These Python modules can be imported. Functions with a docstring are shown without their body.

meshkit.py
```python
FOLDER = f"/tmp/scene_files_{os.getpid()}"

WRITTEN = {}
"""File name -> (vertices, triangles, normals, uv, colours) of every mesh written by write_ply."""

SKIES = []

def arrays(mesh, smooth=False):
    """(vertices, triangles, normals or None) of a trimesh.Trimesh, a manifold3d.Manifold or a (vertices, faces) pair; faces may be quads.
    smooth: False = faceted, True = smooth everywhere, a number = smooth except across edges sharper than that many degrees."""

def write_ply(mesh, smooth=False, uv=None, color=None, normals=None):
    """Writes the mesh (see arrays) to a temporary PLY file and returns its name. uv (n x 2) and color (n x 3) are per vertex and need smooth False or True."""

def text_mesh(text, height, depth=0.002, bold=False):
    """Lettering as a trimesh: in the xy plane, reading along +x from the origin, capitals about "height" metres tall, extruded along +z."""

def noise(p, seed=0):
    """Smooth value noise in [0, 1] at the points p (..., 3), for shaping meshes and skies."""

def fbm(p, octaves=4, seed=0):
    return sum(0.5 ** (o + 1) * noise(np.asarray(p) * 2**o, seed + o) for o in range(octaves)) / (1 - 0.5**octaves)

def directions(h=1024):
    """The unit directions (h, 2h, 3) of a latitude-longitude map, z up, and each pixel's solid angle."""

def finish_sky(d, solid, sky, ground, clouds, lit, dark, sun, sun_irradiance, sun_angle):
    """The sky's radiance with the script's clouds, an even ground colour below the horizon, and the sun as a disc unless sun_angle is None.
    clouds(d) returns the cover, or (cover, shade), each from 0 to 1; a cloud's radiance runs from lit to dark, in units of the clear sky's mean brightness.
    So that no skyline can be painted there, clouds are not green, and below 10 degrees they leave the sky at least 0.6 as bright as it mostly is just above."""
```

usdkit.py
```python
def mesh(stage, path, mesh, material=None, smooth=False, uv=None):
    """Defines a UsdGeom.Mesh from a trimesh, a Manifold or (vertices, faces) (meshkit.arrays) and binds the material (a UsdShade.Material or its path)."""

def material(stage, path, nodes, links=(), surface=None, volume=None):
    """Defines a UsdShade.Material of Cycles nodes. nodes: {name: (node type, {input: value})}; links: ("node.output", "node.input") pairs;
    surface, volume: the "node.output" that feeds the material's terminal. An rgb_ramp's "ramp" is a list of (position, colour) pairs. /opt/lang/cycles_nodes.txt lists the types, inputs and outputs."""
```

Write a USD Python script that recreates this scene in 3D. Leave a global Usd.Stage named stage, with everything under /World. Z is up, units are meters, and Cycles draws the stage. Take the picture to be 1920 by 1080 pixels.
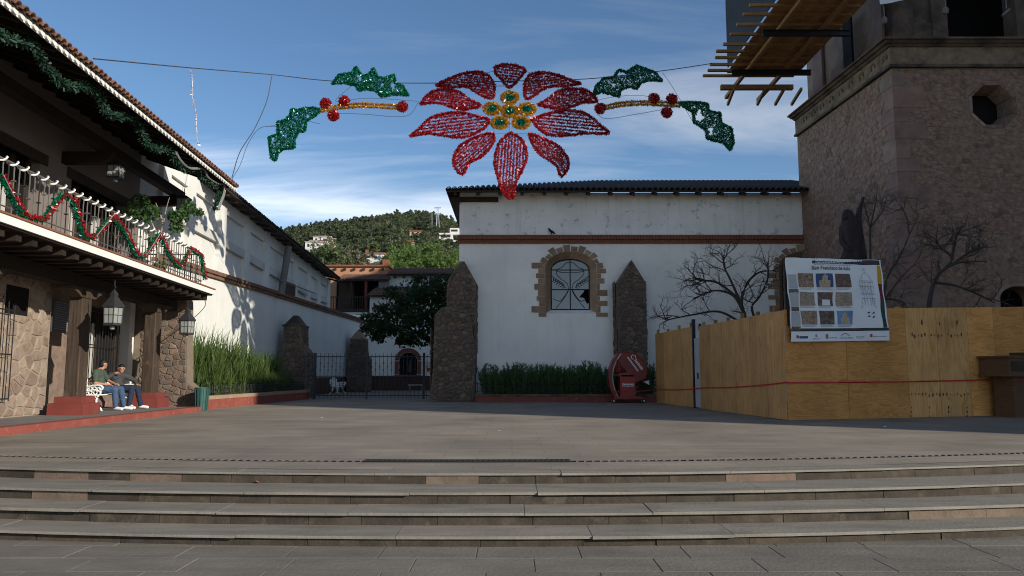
import math, random
import numpy as np, trimesh
import manifold3d as m3
from shapely.geometry import Polygon, box as sbox, Point
from shapely.ops import unary_union
from scipy.spatial import Voronoi
import usdkit, meshkit
from pxr import Usd, UsdGeom, UsdLux, UsdShade, Gf, Vt, Sdf

stage = Usd.Stage.CreateInMemory()
UsdGeom.SetStageUpAxis(stage, 'Z'); UsdGeom.SetStageMetersPerUnit(stage, 1.0)
UsdGeom.Xform.Define(stage, '/World'); UsdGeom.Scope.Define(stage, '/World/Looks')

# ------------------------------------------------------------------ camera, sky, sun, exposure
F, HZ, EYE = 1450.0, 703.0, 1.08
PITCH = math.atan((HZ - 540) / F)
cam = UsdGeom.Camera.Define(stage, '/World/camera')
cam.CreateHorizontalApertureAttr(36.0); cam.CreateVerticalApertureAttr(20.25)
cam.CreateFocalLengthAttr(36.0 * F / 1920); cam.CreateClippingRangeAttr((0.05, 20000.0))
cam.AddTranslateOp().Set((0, 0, EYE)); cam.AddRotateXOp().Set(90 + math.degrees(PITCH))
EXPOSURE = 0.68
SUN_AZ = (0.796, -0.605); SUN_EL = math.radians(21.0)
SKY, SUN = 0.093, 0.92
cam.CreateExposureAttr(EXPOSURE)
dome = UsdLux.DomeLight.Define(stage, '/World/sky'); dome.CreateIntensityAttr(1.0)
usdkit.material(stage, '/World/Looks/sky_look', {
    'sky': ('sky_texture', {'sky_type': 'single_scattering', 'sun_disc': False, 'sun_elevation': SUN_EL, 'sun_rotation': math.atan2(*SUN_AZ), 'altitude': 1800.0, 'air_density': 1.1, 'aerosol_density': 0.35, 'ozone_density': 2.2}),
    'tc': ('texture_coordinate', {}), 'sep': ('separate_xyz', {}),
    # direction divided by its height: the clouds lie on a flat layer
    'zc': ('math', {'math_type': 'maximum', 'value2': 0.03}),
    'zo': ('math', {'math_type': 'add', 'value2': 0.16}),
    'dx': ('math', {'math_type': 'divide'}), 'dy': ('math', {'math_type': 'divide'}),
    'uv': ('combine_xyz', {'z': 0.0}),
    # streaks that run down to the right, a soft veil, and the large gaps between them
    'rot': ('mapping', {'rotation': (0, 0, 0.95), 'scale': (0.30, 1.7, 1.0), 'location': (9.3, 4.4, 0)}),
    'n1': ('noise_texture', {'scale': 1.0, 'detail': 9.0, 'roughness': 0.60, 'distortion': 0.55}),
    'rot2': ('mapping', {'rotation': (0, 0, -0.35), 'scale': (0.55, 0.9, 1.0), 'location': (5.5, 8.1, 0)}),
    'n2': ('noise_texture', {'scale': 0.85, 'detail': 7.0, 'roughness': 0.55, 'distortion': 0.3}),
    'r1': ('rgb_ramp', {'ramp': [(0.0, (0, 0, 0)), (0.43, (0, 0, 0)), (0.54, (0.34, 0.34, 0.34)), (0.66, (0.95, 0.95, 0.95)), (1.0, (1, 1, 1))]}),
    'r2': ('rgb_ramp', {'ramp': [(0.0, (0, 0, 0)), (0.40, (0.04, 0.04, 0.04)), (0.62, (0.75, 0.75, 0.75)), (1.0, (1, 1, 1))]}),
    'mx': ('mix', {'mix_type': 'multiply', 'fac': 0.5}),
    'cm': ('math', {'math_type': 'multiply', 'value2': 0.95}),
    'hue': ('hsv', {'hue': 0.5, 'saturation': 1.10, 'value': 0.88}), 'cw': ('hsv', {'hue': 0.5, 'saturation': 0.22, 'value': 1.5}),
    'cl': ('mix', {}),
    'bg': ('background_shader', {'strength': SKY})},
    [('tc.generated', 'sep.vector'), ('sep.z', 'zc.value1'), ('zc.value', 'zo.value1'), ('sep.x', 'dx.value1'), ('zo.value', 'dx.value2'), ('sep.y', 'dy.value1'), ('zo.value', 'dy.value2'),
     ('dx.value', 'uv.x'), ('dy.value', 'uv.y'), ('uv.vector', 'rot.vector'), ('uv.vector', 'rot2.vector'), ('rot.vector', 'n1.vector'), ('rot2.vector', 'n2.vector'),
     ('n1.fac', 'r1.fac'), ('n2.fac', 'r2.fac'), ('r1.color', 'mx.color1'), ('r2.color', 'mx.color2'), ('mx.color', 'cm.value1'),
     ('sky.color', 'hue.color'), ('sky.color', 'cw.color'), ('hue.color', 'cl.color1'), ('cw.color', 'cl.color2'), ('cm.value', 'cl.fac'), ('cl.color', 'bg.color')], surface='bg.background')
UsdShade.MaterialBindingAPI.Apply(dome.GetPrim()).Bind(UsdShade.Material.Get(stage, '/World/Looks/sky_look'))
dome.GetPrim().SetCustomDataByKey('kind', 'structure')
sun = UsdLux.DistantLight.Define(stage, '/World/sun')
sun.CreateIntensityAttr(SUN); sun.CreateAngleAttr(0.5); sun.CreateColorAttr((1.0, 0.93, 0.80)); sun.CreateNormalizeAttr(True)
SD = np.array([SUN_AZ[0] * math.cos(SUN_EL), SUN_AZ[1] * math.cos(SUN_EL), math.sin(SUN_EL)])   # towards the sun
_q = Gf.Rotation(Gf.Vec3d(0, 0, 1), Gf.Vec3d(*map(float, SD))).GetQuat()
sun.AddOrientOp().Set(Gf.Quatf(_q))

# ------------------------------------------------------------------ pixels of the photograph to points
_c, _s = math.cos(PITCH), math.sin(PITCH)
EYEP = np.array([0, 0, EYE])
def ray(px, py):
    x = (px - 960) / F; y = (540 - py) / F
    return np.array([x, _c - _s * y, _s + _c * y])
def aty(px, py, Y): d = ray(px, py); return EYEP + d * Y / d[1]
def atx(px, py, X): d = ray(px, py); return EYEP + d * X / d[0]
def atz(px, py, Z): d = ray(px, py); return EYEP + d * (Z - EYE) / d[2]
def atplane(px, py, o, n): d = ray(px, py); return EYEP + d * (np.dot(np.asarray(o) - EYEP, n) / np.dot(d, n))

# ------------------------------------------------------------------ materials
LK = {}
def look(name, col, rough=0.85, var=0.18, scale=4.0, bump=0.0, bscale=60.0, spec=0.25, metal=0.0, rnd=None, island=False, stain=None, stretch=None, coat=0.0, streak=None):
    """Procedural: a base colour (or a choice by object or by island), broken by two noises; a bump; stain = (colour, scale, threshold, amount)."""
    n = {'g': ('geometry', {}), 'n1': ('noise_texture', {'scale': scale, 'detail': 7.0, 'roughness': 0.62}),
         'r1': ('rgb_ramp', {'ramp': [(0.25, (1 - var,) * 3), (0.75, (1 + var,) * 3)]}),
         'm1': ('mix', {'mix_type': 'multiply', 'fac': 1.0}),
         'p': ('principled_bsdf', {'roughness': rough, 'specular_ior_level': spec, 'metallic': metal, 'coat_weight': coat})}
    l = [('n1.fac', 'r1.fac'), ('r1.color', 'm1.color2')]
    if stretch:
        n['mp'] = ('mapping', {'scale': stretch}); l += [('g.position', 'mp.vector'), ('mp.vector', 'n1.vector')]
    else:
        l += [('g.position', 'n1.vector')]
    if rnd:
        n['cr'] = ('rgb_ramp', {'ramp': [(i / max(1, len(rnd) - 1), c) for i, c in enumerate(rnd)]})
        if island: l += [('g.random_per_island', 'cr.fac')]
        else: n['oi'] = ('object_info', {}); l += [('oi.random', 'cr.fac')]
        l += [('cr.color', 'm1.color1')]
    else:
        n['m1'][1]['color1'] = col
    out = 'm1.color'
    if stain:
        sc, ss, th, am = stain
        n['n2'] = ('noise_texture', {'scale': ss, 'detail': 9.0, 'roughness': 0.68})
        n['r2'] = ('rgb_ramp', {'ramp': [(th, (0, 0, 0)), (min(1, th + 0.17), (am,) * 3)]})
        n['m2'] = ('mix', {'color2': sc})
        l += [('g.position', 'n2.vector'), ('n2.fac', 'r2.fac'), ('r2.color', 'm2.fac'), (out, 'm2.color1')]
        out = 'm2.color'
    if streak:
        n['ms'] = ('mapping', {'scale': (2.6, 2.6, 0.16)}); n['n3'] = ('noise_texture', {'scale': 1.6, 'detail': 8.0, 'roughness': 0.65})
        n['r3'] = ('rgb_ramp', {'ramp': [(0.52, (0, 0, 0)), (0.72, (streak[1],) * 3)]}); n['m3'] = ('mix', {'color2': streak[0]})
        l += [('g.position', 'ms.vector'), ('ms.vector', 'n3.vector'), ('n3.fac', 'r3.fac'), ('r3.color', 'm3.fac'), (out, 'm3.color1')]
        out = 'm3.color'
    l += [(out, 'p.base_color')]
    if bump:
        n['nb'] = ('noise_texture', {'scale': bscale, 'detail': 6.0, 'roughness': 0.65})
        n['b'] = ('bump', {'strength': 0.8, 'distance': bump})
        l += [('g.position', 'nb.vector'), ('nb.fac', 'b.height'), ('b.normal', 'p.normal')]
    LK[name] = usdkit.material(stage, '/World/Looks/' + name, n, l, surface='p.BSDF')
    return LK[name]
def leaf_look(name, cols, trans=0.3, rough=0.55, tcol=None):
    t = tcol or tuple(min(1, c * 1.5) for c in cols[len(cols) // 2])
    LK[name] = usdkit.material(stage, '/World/Looks/' + name, {
        'g': ('geometry', {}), 'cr': ('rgb_ramp', {'ramp': [(i / max(1, len(cols) - 1), c) for i, c in enumerate(cols)]}),
        'p': ('principled_bsdf', {'roughness': rough, 'specular_ior_level': 0.3}), 't': ('translucent_bsdf', {'color': t}), 'm': ('mix_closure', {'fac': trans})},
        [('g.random_per_island', 'cr.fac'), ('cr.color', 'p.base_color'), ('p.BSDF', 'm.closure1'), ('t.BSDF', 'm.closure2')], surface='m.closure')
def tinsel_look(name, cols, rough=0.28):
    LK[name] = usdkit.material(stage, '/World/Looks/' + name, {
        'g': ('geometry', {}), 'cr': ('rgb_ramp', {'ramp': [(i / max(1, len(cols) - 1), c) for i, c in enumerate(cols)]}),
        'p': ('principled_bsdf', {'roughness': rough, 'metallic': 0.40, 'specular_ior_level': 0.8}), 't': ('translucent_bsdf', {'color': cols[len(cols) // 2]}), 'm': ('mix_closure', {'fac': 0.25})},
        [('g.random_per_island', 'cr.fac'), ('cr.color', 'p.base_color'), ('p.BSDF', 'm.closure1'), ('t.BSDF', 'm.closure2')], surface='m.closure')

LK["pane_glass"] = usdkit.material(stage, "/World/Looks/pane_glass", {"d": ("principled_bsdf", {"base_color": (0.25, 0.27, 0.29), "roughness": 0.18, "specular_ior_level": 0.6})}, [], surface="d.BSDF")
W = (0.86, 0.82, 0.76)
look('plaster', W, 0.9, 0.09, 0.7, 0.012, 9, 0.15, stain=((0.40, 0.38, 0.35), 0.9, 0.58, 0.28), streak=((0.42, 0.40, 0.37), 0.14))
look('plaster_moulded', W, 0.9, 0.10, 0.9, 0.012, 9, 0.15, stain=((0.10, 0.10, 0.095), 2.3, 0.57, 0.9), streak=((0.36, 0.35, 0.33), 0.28))
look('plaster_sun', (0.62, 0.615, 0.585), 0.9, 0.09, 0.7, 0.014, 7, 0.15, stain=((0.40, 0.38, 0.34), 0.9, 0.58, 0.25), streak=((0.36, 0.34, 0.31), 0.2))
look('plaster_old', (0.50, 0.49, 0.46), 0.9, 0.15, 0.8, 0.008, 16, 0.15, stain=((0.20, 0.19, 0.17), 0.7, 0.52, 0.6))
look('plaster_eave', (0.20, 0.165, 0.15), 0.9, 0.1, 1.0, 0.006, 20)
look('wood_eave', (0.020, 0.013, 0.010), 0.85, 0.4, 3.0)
look('dado', (0.085, 0.048, 0.038), 0.85, 0.2, 1.5, 0.004, 30)
look('terracotta_wall', (0.40, 0.20, 0.12), 0.9, 0.1, 0.7, 0.004, 20)
look('mortar', (0.17, 0.135, 0.105), 0.95, 0.25, 3.0, 0.01, 25)
look('mortar_pale', (0.27, 0.22, 0.172), 0.95, 0.2, 3.0, 0.01, 25)
look('rubble', None, 0.92, 0.35, 7.0, 0.02, 22, rnd=[(0.085, 0.066, 0.050), (0.16, 0.118, 0.088), (0.12, 0.085, 0.066), (0.20, 0.142, 0.105), (0.10, 0.085, 0.074), (0.15, 0.095, 0.075)])
look('rubble_warm', None, 0.92, 0.3, 6.0, 0.02, 22, rnd=[(0.22, 0.165, 0.130), (0.28, 0.215, 0.165), (0.20, 0.145, 0.118), (0.31, 0.245, 0.19), (0.24, 0.185, 0.152), (0.18, 0.125, 0.102), (0.26, 0.195, 0.15)])
look('tower_stone', None, 0.92, 0.5, 6.0, 0.035, 14, rnd=[(0.22, 0.142, 0.106), (0.165, 0.108, 0.084), (0.27, 0.18, 0.137), (0.195, 0.138, 0.112), (0.25, 0.16, 0.118), (0.14, 0.094, 0.075), (0.24, 0.142, 0.106), (0.21, 0.155, 0.125)], island=True)
look('tower_stone_single', None, 0.92, 0.5, 6.0, 0.035, 14, rnd=[(0.22, 0.142, 0.106), (0.165, 0.108, 0.084), (0.27, 0.18, 0.137), (0.195, 0.138, 0.112), (0.25, 0.16, 0.118), (0.14, 0.094, 0.075), (0.24, 0.142, 0.106), (0.21, 0.155, 0.125)])
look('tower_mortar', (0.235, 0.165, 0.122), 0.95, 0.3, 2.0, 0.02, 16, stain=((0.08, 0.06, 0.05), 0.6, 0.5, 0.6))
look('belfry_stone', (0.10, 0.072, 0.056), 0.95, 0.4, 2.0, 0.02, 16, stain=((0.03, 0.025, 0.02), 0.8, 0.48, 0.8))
look('quoin', None, 0.92, 0.3, 2.5, 0.016, 22, rnd=[(0.205, 0.125, 0.102), (0.185, 0.12, 0.098), (0.225, 0.14, 0.112), (0.195, 0.142, 0.118)])
look('cornice_stone', (0.13, 0.092, 0.066), 0.92, 0.3, 2.5, 0.02, 18, stain=((0.035, 0.028, 0.024), 0.9, 0.46, 0.9))
look('frieze_stone', (0.20, 0.145, 0.10), 0.92, 0.35, 3.5, 0.06, 6, stain=((0.06, 0.045, 0.036), 1.2, 0.50, 0.85))
look('sandstone', None, 0.9, 0.3, 4.0, 0.016, 24, rnd=[(0.32, 0.215, 0.13), (0.25, 0.165, 0.11), (0.38, 0.265, 0.165), (0.28, 0.18, 0.12), (0.34, 0.24, 0.15)])
look('brick', None, 0.9, 0.25, 9.0, 0.006, 60, rnd=[(0.22, 0.085, 0.05), (0.30, 0.12, 0.068), (0.26, 0.105, 0.062), (0.17, 0.075, 0.05), (0.33, 0.15, 0.09)], island=True)
look('brick_band_dark', None, 0.92, 0.3, 6.0, 0.006, 60, rnd=[(0.16, 0.09, 0.06), (0.22, 0.125, 0.082), (0.12, 0.08, 0.06), (0.25, 0.155, 0.10)], island=True)
look('tile_dark', None, 0.9, 0.3, 4.0, 0.006, 40, rnd=[(0.035, 0.030, 0.030), (0.06, 0.045, 0.042), (0.045, 0.036, 0.034), (0.075, 0.052, 0.046)])
look('tile_red', None, 0.9, 0.35, 4.0, 0.006, 40, rnd=[(0.15, 0.075, 0.055), (0.22, 0.105, 0.072), (0.18, 0.095, 0.072), (0.12, 0.07, 0.058), (0.25, 0.13, 0.09)])
look('tile_red_many', None, 0.9, 0.35, 4.0, 0.006, 40, rnd=[(0.13, 0.075, 0.055), (0.20, 0.105, 0.072), (0.16, 0.095, 0.072), (0.10, 0.07, 0.058)], island=True)
look('white_paint', (0.70, 0.69, 0.66), 0.7, 0.08, 3.0, 0.002, 50, stain=((0.30, 0.27, 0.23), 2.5, 0.62, 0.5))
look('wood_dark', (0.042, 0.029, 0.022), 0.8, 0.4, 3.0, 0.004, 40, stretch=(6, 6, 0.6))
look('wood_column', (0.052, 0.036, 0.026), 0.85, 0.6, 3.0, 0.006, 40, stretch=(7, 7, 0.5), stain=((0.17, 0.12, 0.08), 2.6, 0.58, 0.6))
look('wood_beam', (0.022, 0.015, 0.012), 0.85, 0.4, 3.0, 0.004, 30, stretch=(5, 0.5, 5))
look('wood_scaffold', None, 0.8, 0.3, 3.0, 0.003, 40, rnd=[(0.30, 0.16, 0.06), (0.38, 0.21, 0.085), (0.25, 0.13, 0.05), (0.34, 0.19, 0.08)], stretch=(2, 6, 6))
look('wood_kiosk', (0.10, 0.052, 0.026), 0.6, 0.35, 3.0, 0.002, 40, stretch=(1, 1, 8))
look('iron', (0.018, 0.018, 0.019), 0.6, 0.2, 20, 0.0, spec=0.4)
look('iron_blue', (0.020, 0.026, 0.038), 0.55, 0.2, 20, 0.0, spec=0.4)
look('iron_rail', (0.11, 0.105, 0.095), 0.6, 0.3, 12, 0.0, spec=0.4)
look('white_iron', (0.78, 0.77, 0.74), 0.45, 0.08, 12, 0.0, spec=0.5, stain=((0.30, 0.26, 0.2), 9.0, 0.64, 0.4))
look('steel_black', (0.012, 0.013, 0.018), 0.5, 0.2, 5)
look('galvanised', (0.42, 0.43, 0.45), 0.4, 0.15, 10, 0.0, metal=0.6)
look('red_plinth', (0.165, 0.038, 0.030), 0.8, 0.18, 3.0, 0.003, 40, stain=((0.42, 0.30, 0.26), 9.0, 0.68, 0.6))
look('red_kerb', (0.22, 0.060, 0.045), 0.85, 0.2, 3.0, 0.003, 40, stain=((0.40, 0.32, 0.28), 6.0, 0.60, 0.6))
look('red_machine', (0.30, 0.022, 0.016), 0.42, 0.15, 3.0, 0.0, spec=0.5)
look('red_machine_dark', (0.20, 0.016, 0.013), 0.42, 0.15, 3.0, 0.0, spec=0.5)
look('red_tape', (0.40, 0.02, 0.025), 0.45, 0.1, 3.0)
look('white_letters', (0.75, 0.75, 0.75), 0.6, 0.02)
look('black_letters', (0.03, 0.03, 0.035), 0.7, 0.02)
look('grey_letters', (0.26, 0.26, 0.28), 0.8, 0.05)
look('soil', (0.04, 0.028, 0.02), 0.95, 0.4, 6.0, 0.03, 15)
look('concrete', (0.17, 0.155, 0.145), 0.9, 0.2, 2.0, 0.005, 40)
look('kerb_top', (0.30, 0.20, 0.14), 0.9, 0.25, 4.0, 0.005, 40)
look('can_green', (0.022, 0.075, 0.065), 0.5, 0.2, 6.0, 0.0, spec=0.45)
look('glass_lamp', (0.22, 0.23, 0.215), 0.25, 0.1, 6.0, 0.0, spec=0.5)
look('cable', (0.05, 0.05, 0.05), 0.6, 0.1)
look('cable_grey', (0.20, 0.20, 0.20), 0.6, 0.1)
look('bark_bare', (0.050, 0.040, 0.034), 0.9, 0.3, 8.0, 0.004, 60)
look('bark', (0.09, 0.065, 0.05), 0.9, 0.3, 8.0, 0.01, 30)
look('bark_pale', (0.28, 0.24, 0.19), 0.9, 0.2, 8.0)
look('skin', (0.36, 0.185, 0.12), 0.55, 0.06, 20)
look('hair', (0.012, 0.010, 0.010), 0.6, 0.2, 60)
look('shirt_green', (0.055, 0.075, 0.058), 0.9, 0.15, 14, 0.006, 22)
look('shirt_grey', (0.045, 0.047, 0.050), 0.9, 0.2, 22, 0.006, 22)
look('jeans', (0.045, 0.075, 0.14), 0.9, 0.25, 9, 0.006, 25)
look('jeans_dark', (0.018, 0.024, 0.045), 0.9, 0.2, 9, 0.006, 25)
look('shoe', (0.66, 0.64, 0.60), 0.6, 0.1, 12)
look('bronze', (0.026, 0.018, 0.017), 0.7, 0.4, 5, 0.01, 20)
look('dark_inside', (0.008, 0.007, 0.007), 0.9, 0.1)
look('curtain', (0.45, 0.43, 0.40), 0.9, 0.2, 3.0, stretch=(5, 5, 0.4))
look('shutter', (0.07, 0.04, 0.034), 0.8, 0.2, 5, stretch=(8, 8, 0.6))
look('hill_soil', (0.055, 0.06, 0.028), 0.95, 0.4, 0.05)
look('screen_mesh', (0.030, 0.032, 0.038), 0.9, 0.2, 2.0)
look('tarp_white', (0.62, 0.64, 0.66), 0.7, 0.05, 2.0)
look('door_metal', (0.36, 0.37, 0.38), 0.6, 0.12, 2.0, stain=((0.2, 0.2, 0.2), 3.0, 0.6, 0.4))
look('banner_white', (0.64, 0.66, 0.69), 0.55, 0.03, 2.0)
look('banner_grey', (0.34, 0.35, 0.37), 0.55, 0.04, 2.0)
look('banner_dark', (0.035, 0.035, 0.042), 0.55, 0.05, 2.0)
look('banner_yellow', (0.42, 0.27, 0.02), 0.55, 0.05); look('banner_maroon', (0.12, 0.015, 0.03), 0.55, 0.05); look('banner_green', (0.01, 0.05, 0.042), 0.55, 0.05)
look('banner_logo_red', (0.35, 0.05, 0.04), 0.55, 0.05); look('banner_logo_blue', (0.05, 0.09, 0.2), 0.55, 0.05)
look('print_rock', (0.22, 0.16, 0.12), 0.6, 0.9, 14.0); look('print_wall', (0.26, 0.21, 0.16), 0.6, 0.7, 9.0, stretch=(1, 1, 4)); look('print_brown', (0.12, 0.085, 0.07), 0.6, 0.8, 11.0)
look('print_sky', (0.035, 0.075, 0.17), 0.6, 0.2, 5.0); look('print_sky_light', (0.12, 0.22, 0.42), 0.6, 0.2, 5.0); look('print_stone', (0.36, 0.29, 0.20), 0.6, 0.5, 20.0)
look('bird_black', (0.012, 0.012, 0.014), 0.6, 0.1)
look('house_white', (0.62, 0.60, 0.57), 0.9, 0.1, 0.2); look('house_pale', (0.42, 0.34, 0.29), 0.9, 0.2, 0.2); look('roof_orange', (0.36, 0.14, 0.07), 0.9, 0.2, 0.5)
look('window_dark', (0.03, 0.03, 0.035), 0.3, 0.1)
look('paper', (0.60, 0.55, 0.53), 0.8, 0.04); look('paper_red', (0.45, 0.06, 0.06), 0.8, 0.04)
look('notice_board', (0.09, 0.09, 0.10), 0.5, 0.1, 4.0)
for nm, cs, tr in (('leaf_tree', [(0.022, 0.045, 0.012), (0.055, 0.085, 0.02), (0.035, 0.062, 0.015), (0.085, 0.09, 0.03), (0.03, 0.055, 0.014)], 0.25),
                   ('leaf_pot', [(0.04, 0.09, 0.025), (0.09, 0.16, 0.05), (0.06, 0.12, 0.035)], 0.3),
                   ('leaf_reed', [(0.075, 0.115, 0.03), (0.13, 0.165, 0.045), (0.18, 0.185, 0.07), (0.065, 0.125, 0.038), (0.23, 0.19, 0.10), (0.09, 0.145, 0.042)], 0.35),
                   ('leaf_low', [(0.035, 0.06, 0.018), (0.06, 0.10, 0.028), (0.08, 0.10, 0.035)], 0.3),
                   ('leaf_shrub', [(0.045, 0.11, 0.032), (0.08, 0.17, 0.05), (0.06, 0.135, 0.04), (0.11, 0.20, 0.065)], 0.3),
                   ('leaf_fir', [(0.015, 0.045, 0.028), (0.035, 0.085, 0.05), (0.025, 0.062, 0.038), (0.06, 0.11, 0.07)], 0.15),
                   ('leaf_hill_dark', [(0.062, 0.078, 0.042), (0.11, 0.128, 0.064), (0.088, 0.104, 0.056)], 0.25),
                   ('leaf_hill_mid', [(0.085, 0.108, 0.045), (0.145, 0.17, 0.07), (0.11, 0.135, 0.056)], 0.25),
                   ('leaf_hill_brown', [(0.12, 0.11, 0.068), (0.15, 0.13, 0.08), (0.10, 0.10, 0.056)], 0.25),
                   ('leaf_hill_light', [(0.085, 0.135, 0.030), (0.12, 0.175, 0.045), (0.10, 0.155, 0.035)], 0.35)):
    leaf_look(nm, cs, tr)
tinsel_look('tinsel_red', [(0.40, 0.015, 0.02), (0.75, 0.05, 0.055), (0.55, 0.025, 0.03), (0.95, 0.42, 0.42), (0.65, 0.05, 0.055)])
tinsel_look('tinsel_green', [(0.0, 0.16, 0.08), (0.01, 0.38, 0.19), (0.0, 0.25, 0.13), (0.18, 0.70, 0.48), (0.0, 0.34, 0.18)])
tinsel_look('tinsel_gold', [(0.55, 0.28, 0.02), (0.80, 0.48, 0.05), (0.65, 0.36, 0.03), (0.9, 0.65, 0.18)])
tinsel_look('tinsel_silver', [(0.55, 0.5, 0.55), (0.8, 0.75, 0.8), (0.6, 0.3, 0.4)])

def ply_look(name, col, horiz):
    """Plywood: distorted bands stretched along the sheet, a random shift for each panel."""
    LK[name] = usdkit.material(stage, '/World/Looks/' + name, {
        'g': ('geometry', {}), 'oi': ('object_info', {}), 'sh': ('math', {'math_type': 'multiply', 'value2': 40.0}), 'sv': ('combine_xyz', {}),
        'ad': ('vector_math', {'math_type': 'add'}), 'mp': ('mapping', {'scale': (0.9, 0.9, 5.5) if horiz else (4.5, 4.5, 0.55)}),
        'n': ('noise_texture', {'scale': 0.9, 'detail': 2.0, 'roughness': 0.5, 'distortion': 0.9}),
        'w': ('math', {'math_type': 'multiply', 'value2': 6.5}), 'fr': ('math', {'math_type': 'fraction'}),
        'r': ('rgb_ramp', {'ramp': [(0.0, (0.80, 0.76, 0.70)), (0.45, (1.0, 1.0, 1.0)), (0.9, (1.08, 1.06, 1.02)), (1.0, (0.78, 0.74, 0.68))]}),
        'n2': ('noise_texture', {'scale': 1.3, 'detail': 6.0, 'roughness': 0.6}), 'r2': ('rgb_ramp', {'ramp': [(0.3, (0.80, 0.78, 0.76)), (0.7, (1.12, 1.1, 1.08))]}),
        'ro': ('rgb_ramp', {'ramp': [(0.0, (0.78, 0.77, 0.75)), (0.5, (1.0, 1.0, 1.0)), (1.0, (1.14, 1.12, 1.10))]}),
        'm1': ('mix', {'mix_type': 'multiply', 'fac': 1.0, 'color1': col}), 'm2': ('mix', {'mix_type': 'multiply', 'fac': 1.0}), 'm3': ('mix', {'mix_type': 'multiply', 'fac': 1.0}),
        'p': ('principled_bsdf', {'roughness': 0.75, 'specular_ior_level': 0.25})},
        [('oi.random', 'sh.value1'), ('sh.value', 'sv.x'), ('sh.value', 'sv.z'), ('g.position', 'ad.vector1'), ('sv.vector', 'ad.vector2'), ('ad.vector', 'mp.vector'), ('mp.vector', 'n.vector'),
         ('n.fac', 'w.value1'), ('w.value', 'fr.value1'), ('fr.value', 'r.fac'), ('r.color', 'm1.color2'), ('g.position', 'n2.vector'), ('n2.fac', 'r2.fac'), ('m1.color', 'm2.color1'), ('r2.color', 'm2.color2'),
         ('oi.random', 'ro.fac'), ('m2.color', 'm3.color1'), ('ro.color', 'm3.color2'), ('m3.color', 'p.base_color')], surface='p.BSDF')
ply_look('plywood', (0.56, 0.275, 0.085), True); ply_look('plywood_upright', (0.50, 0.285, 0.11), False)

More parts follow.
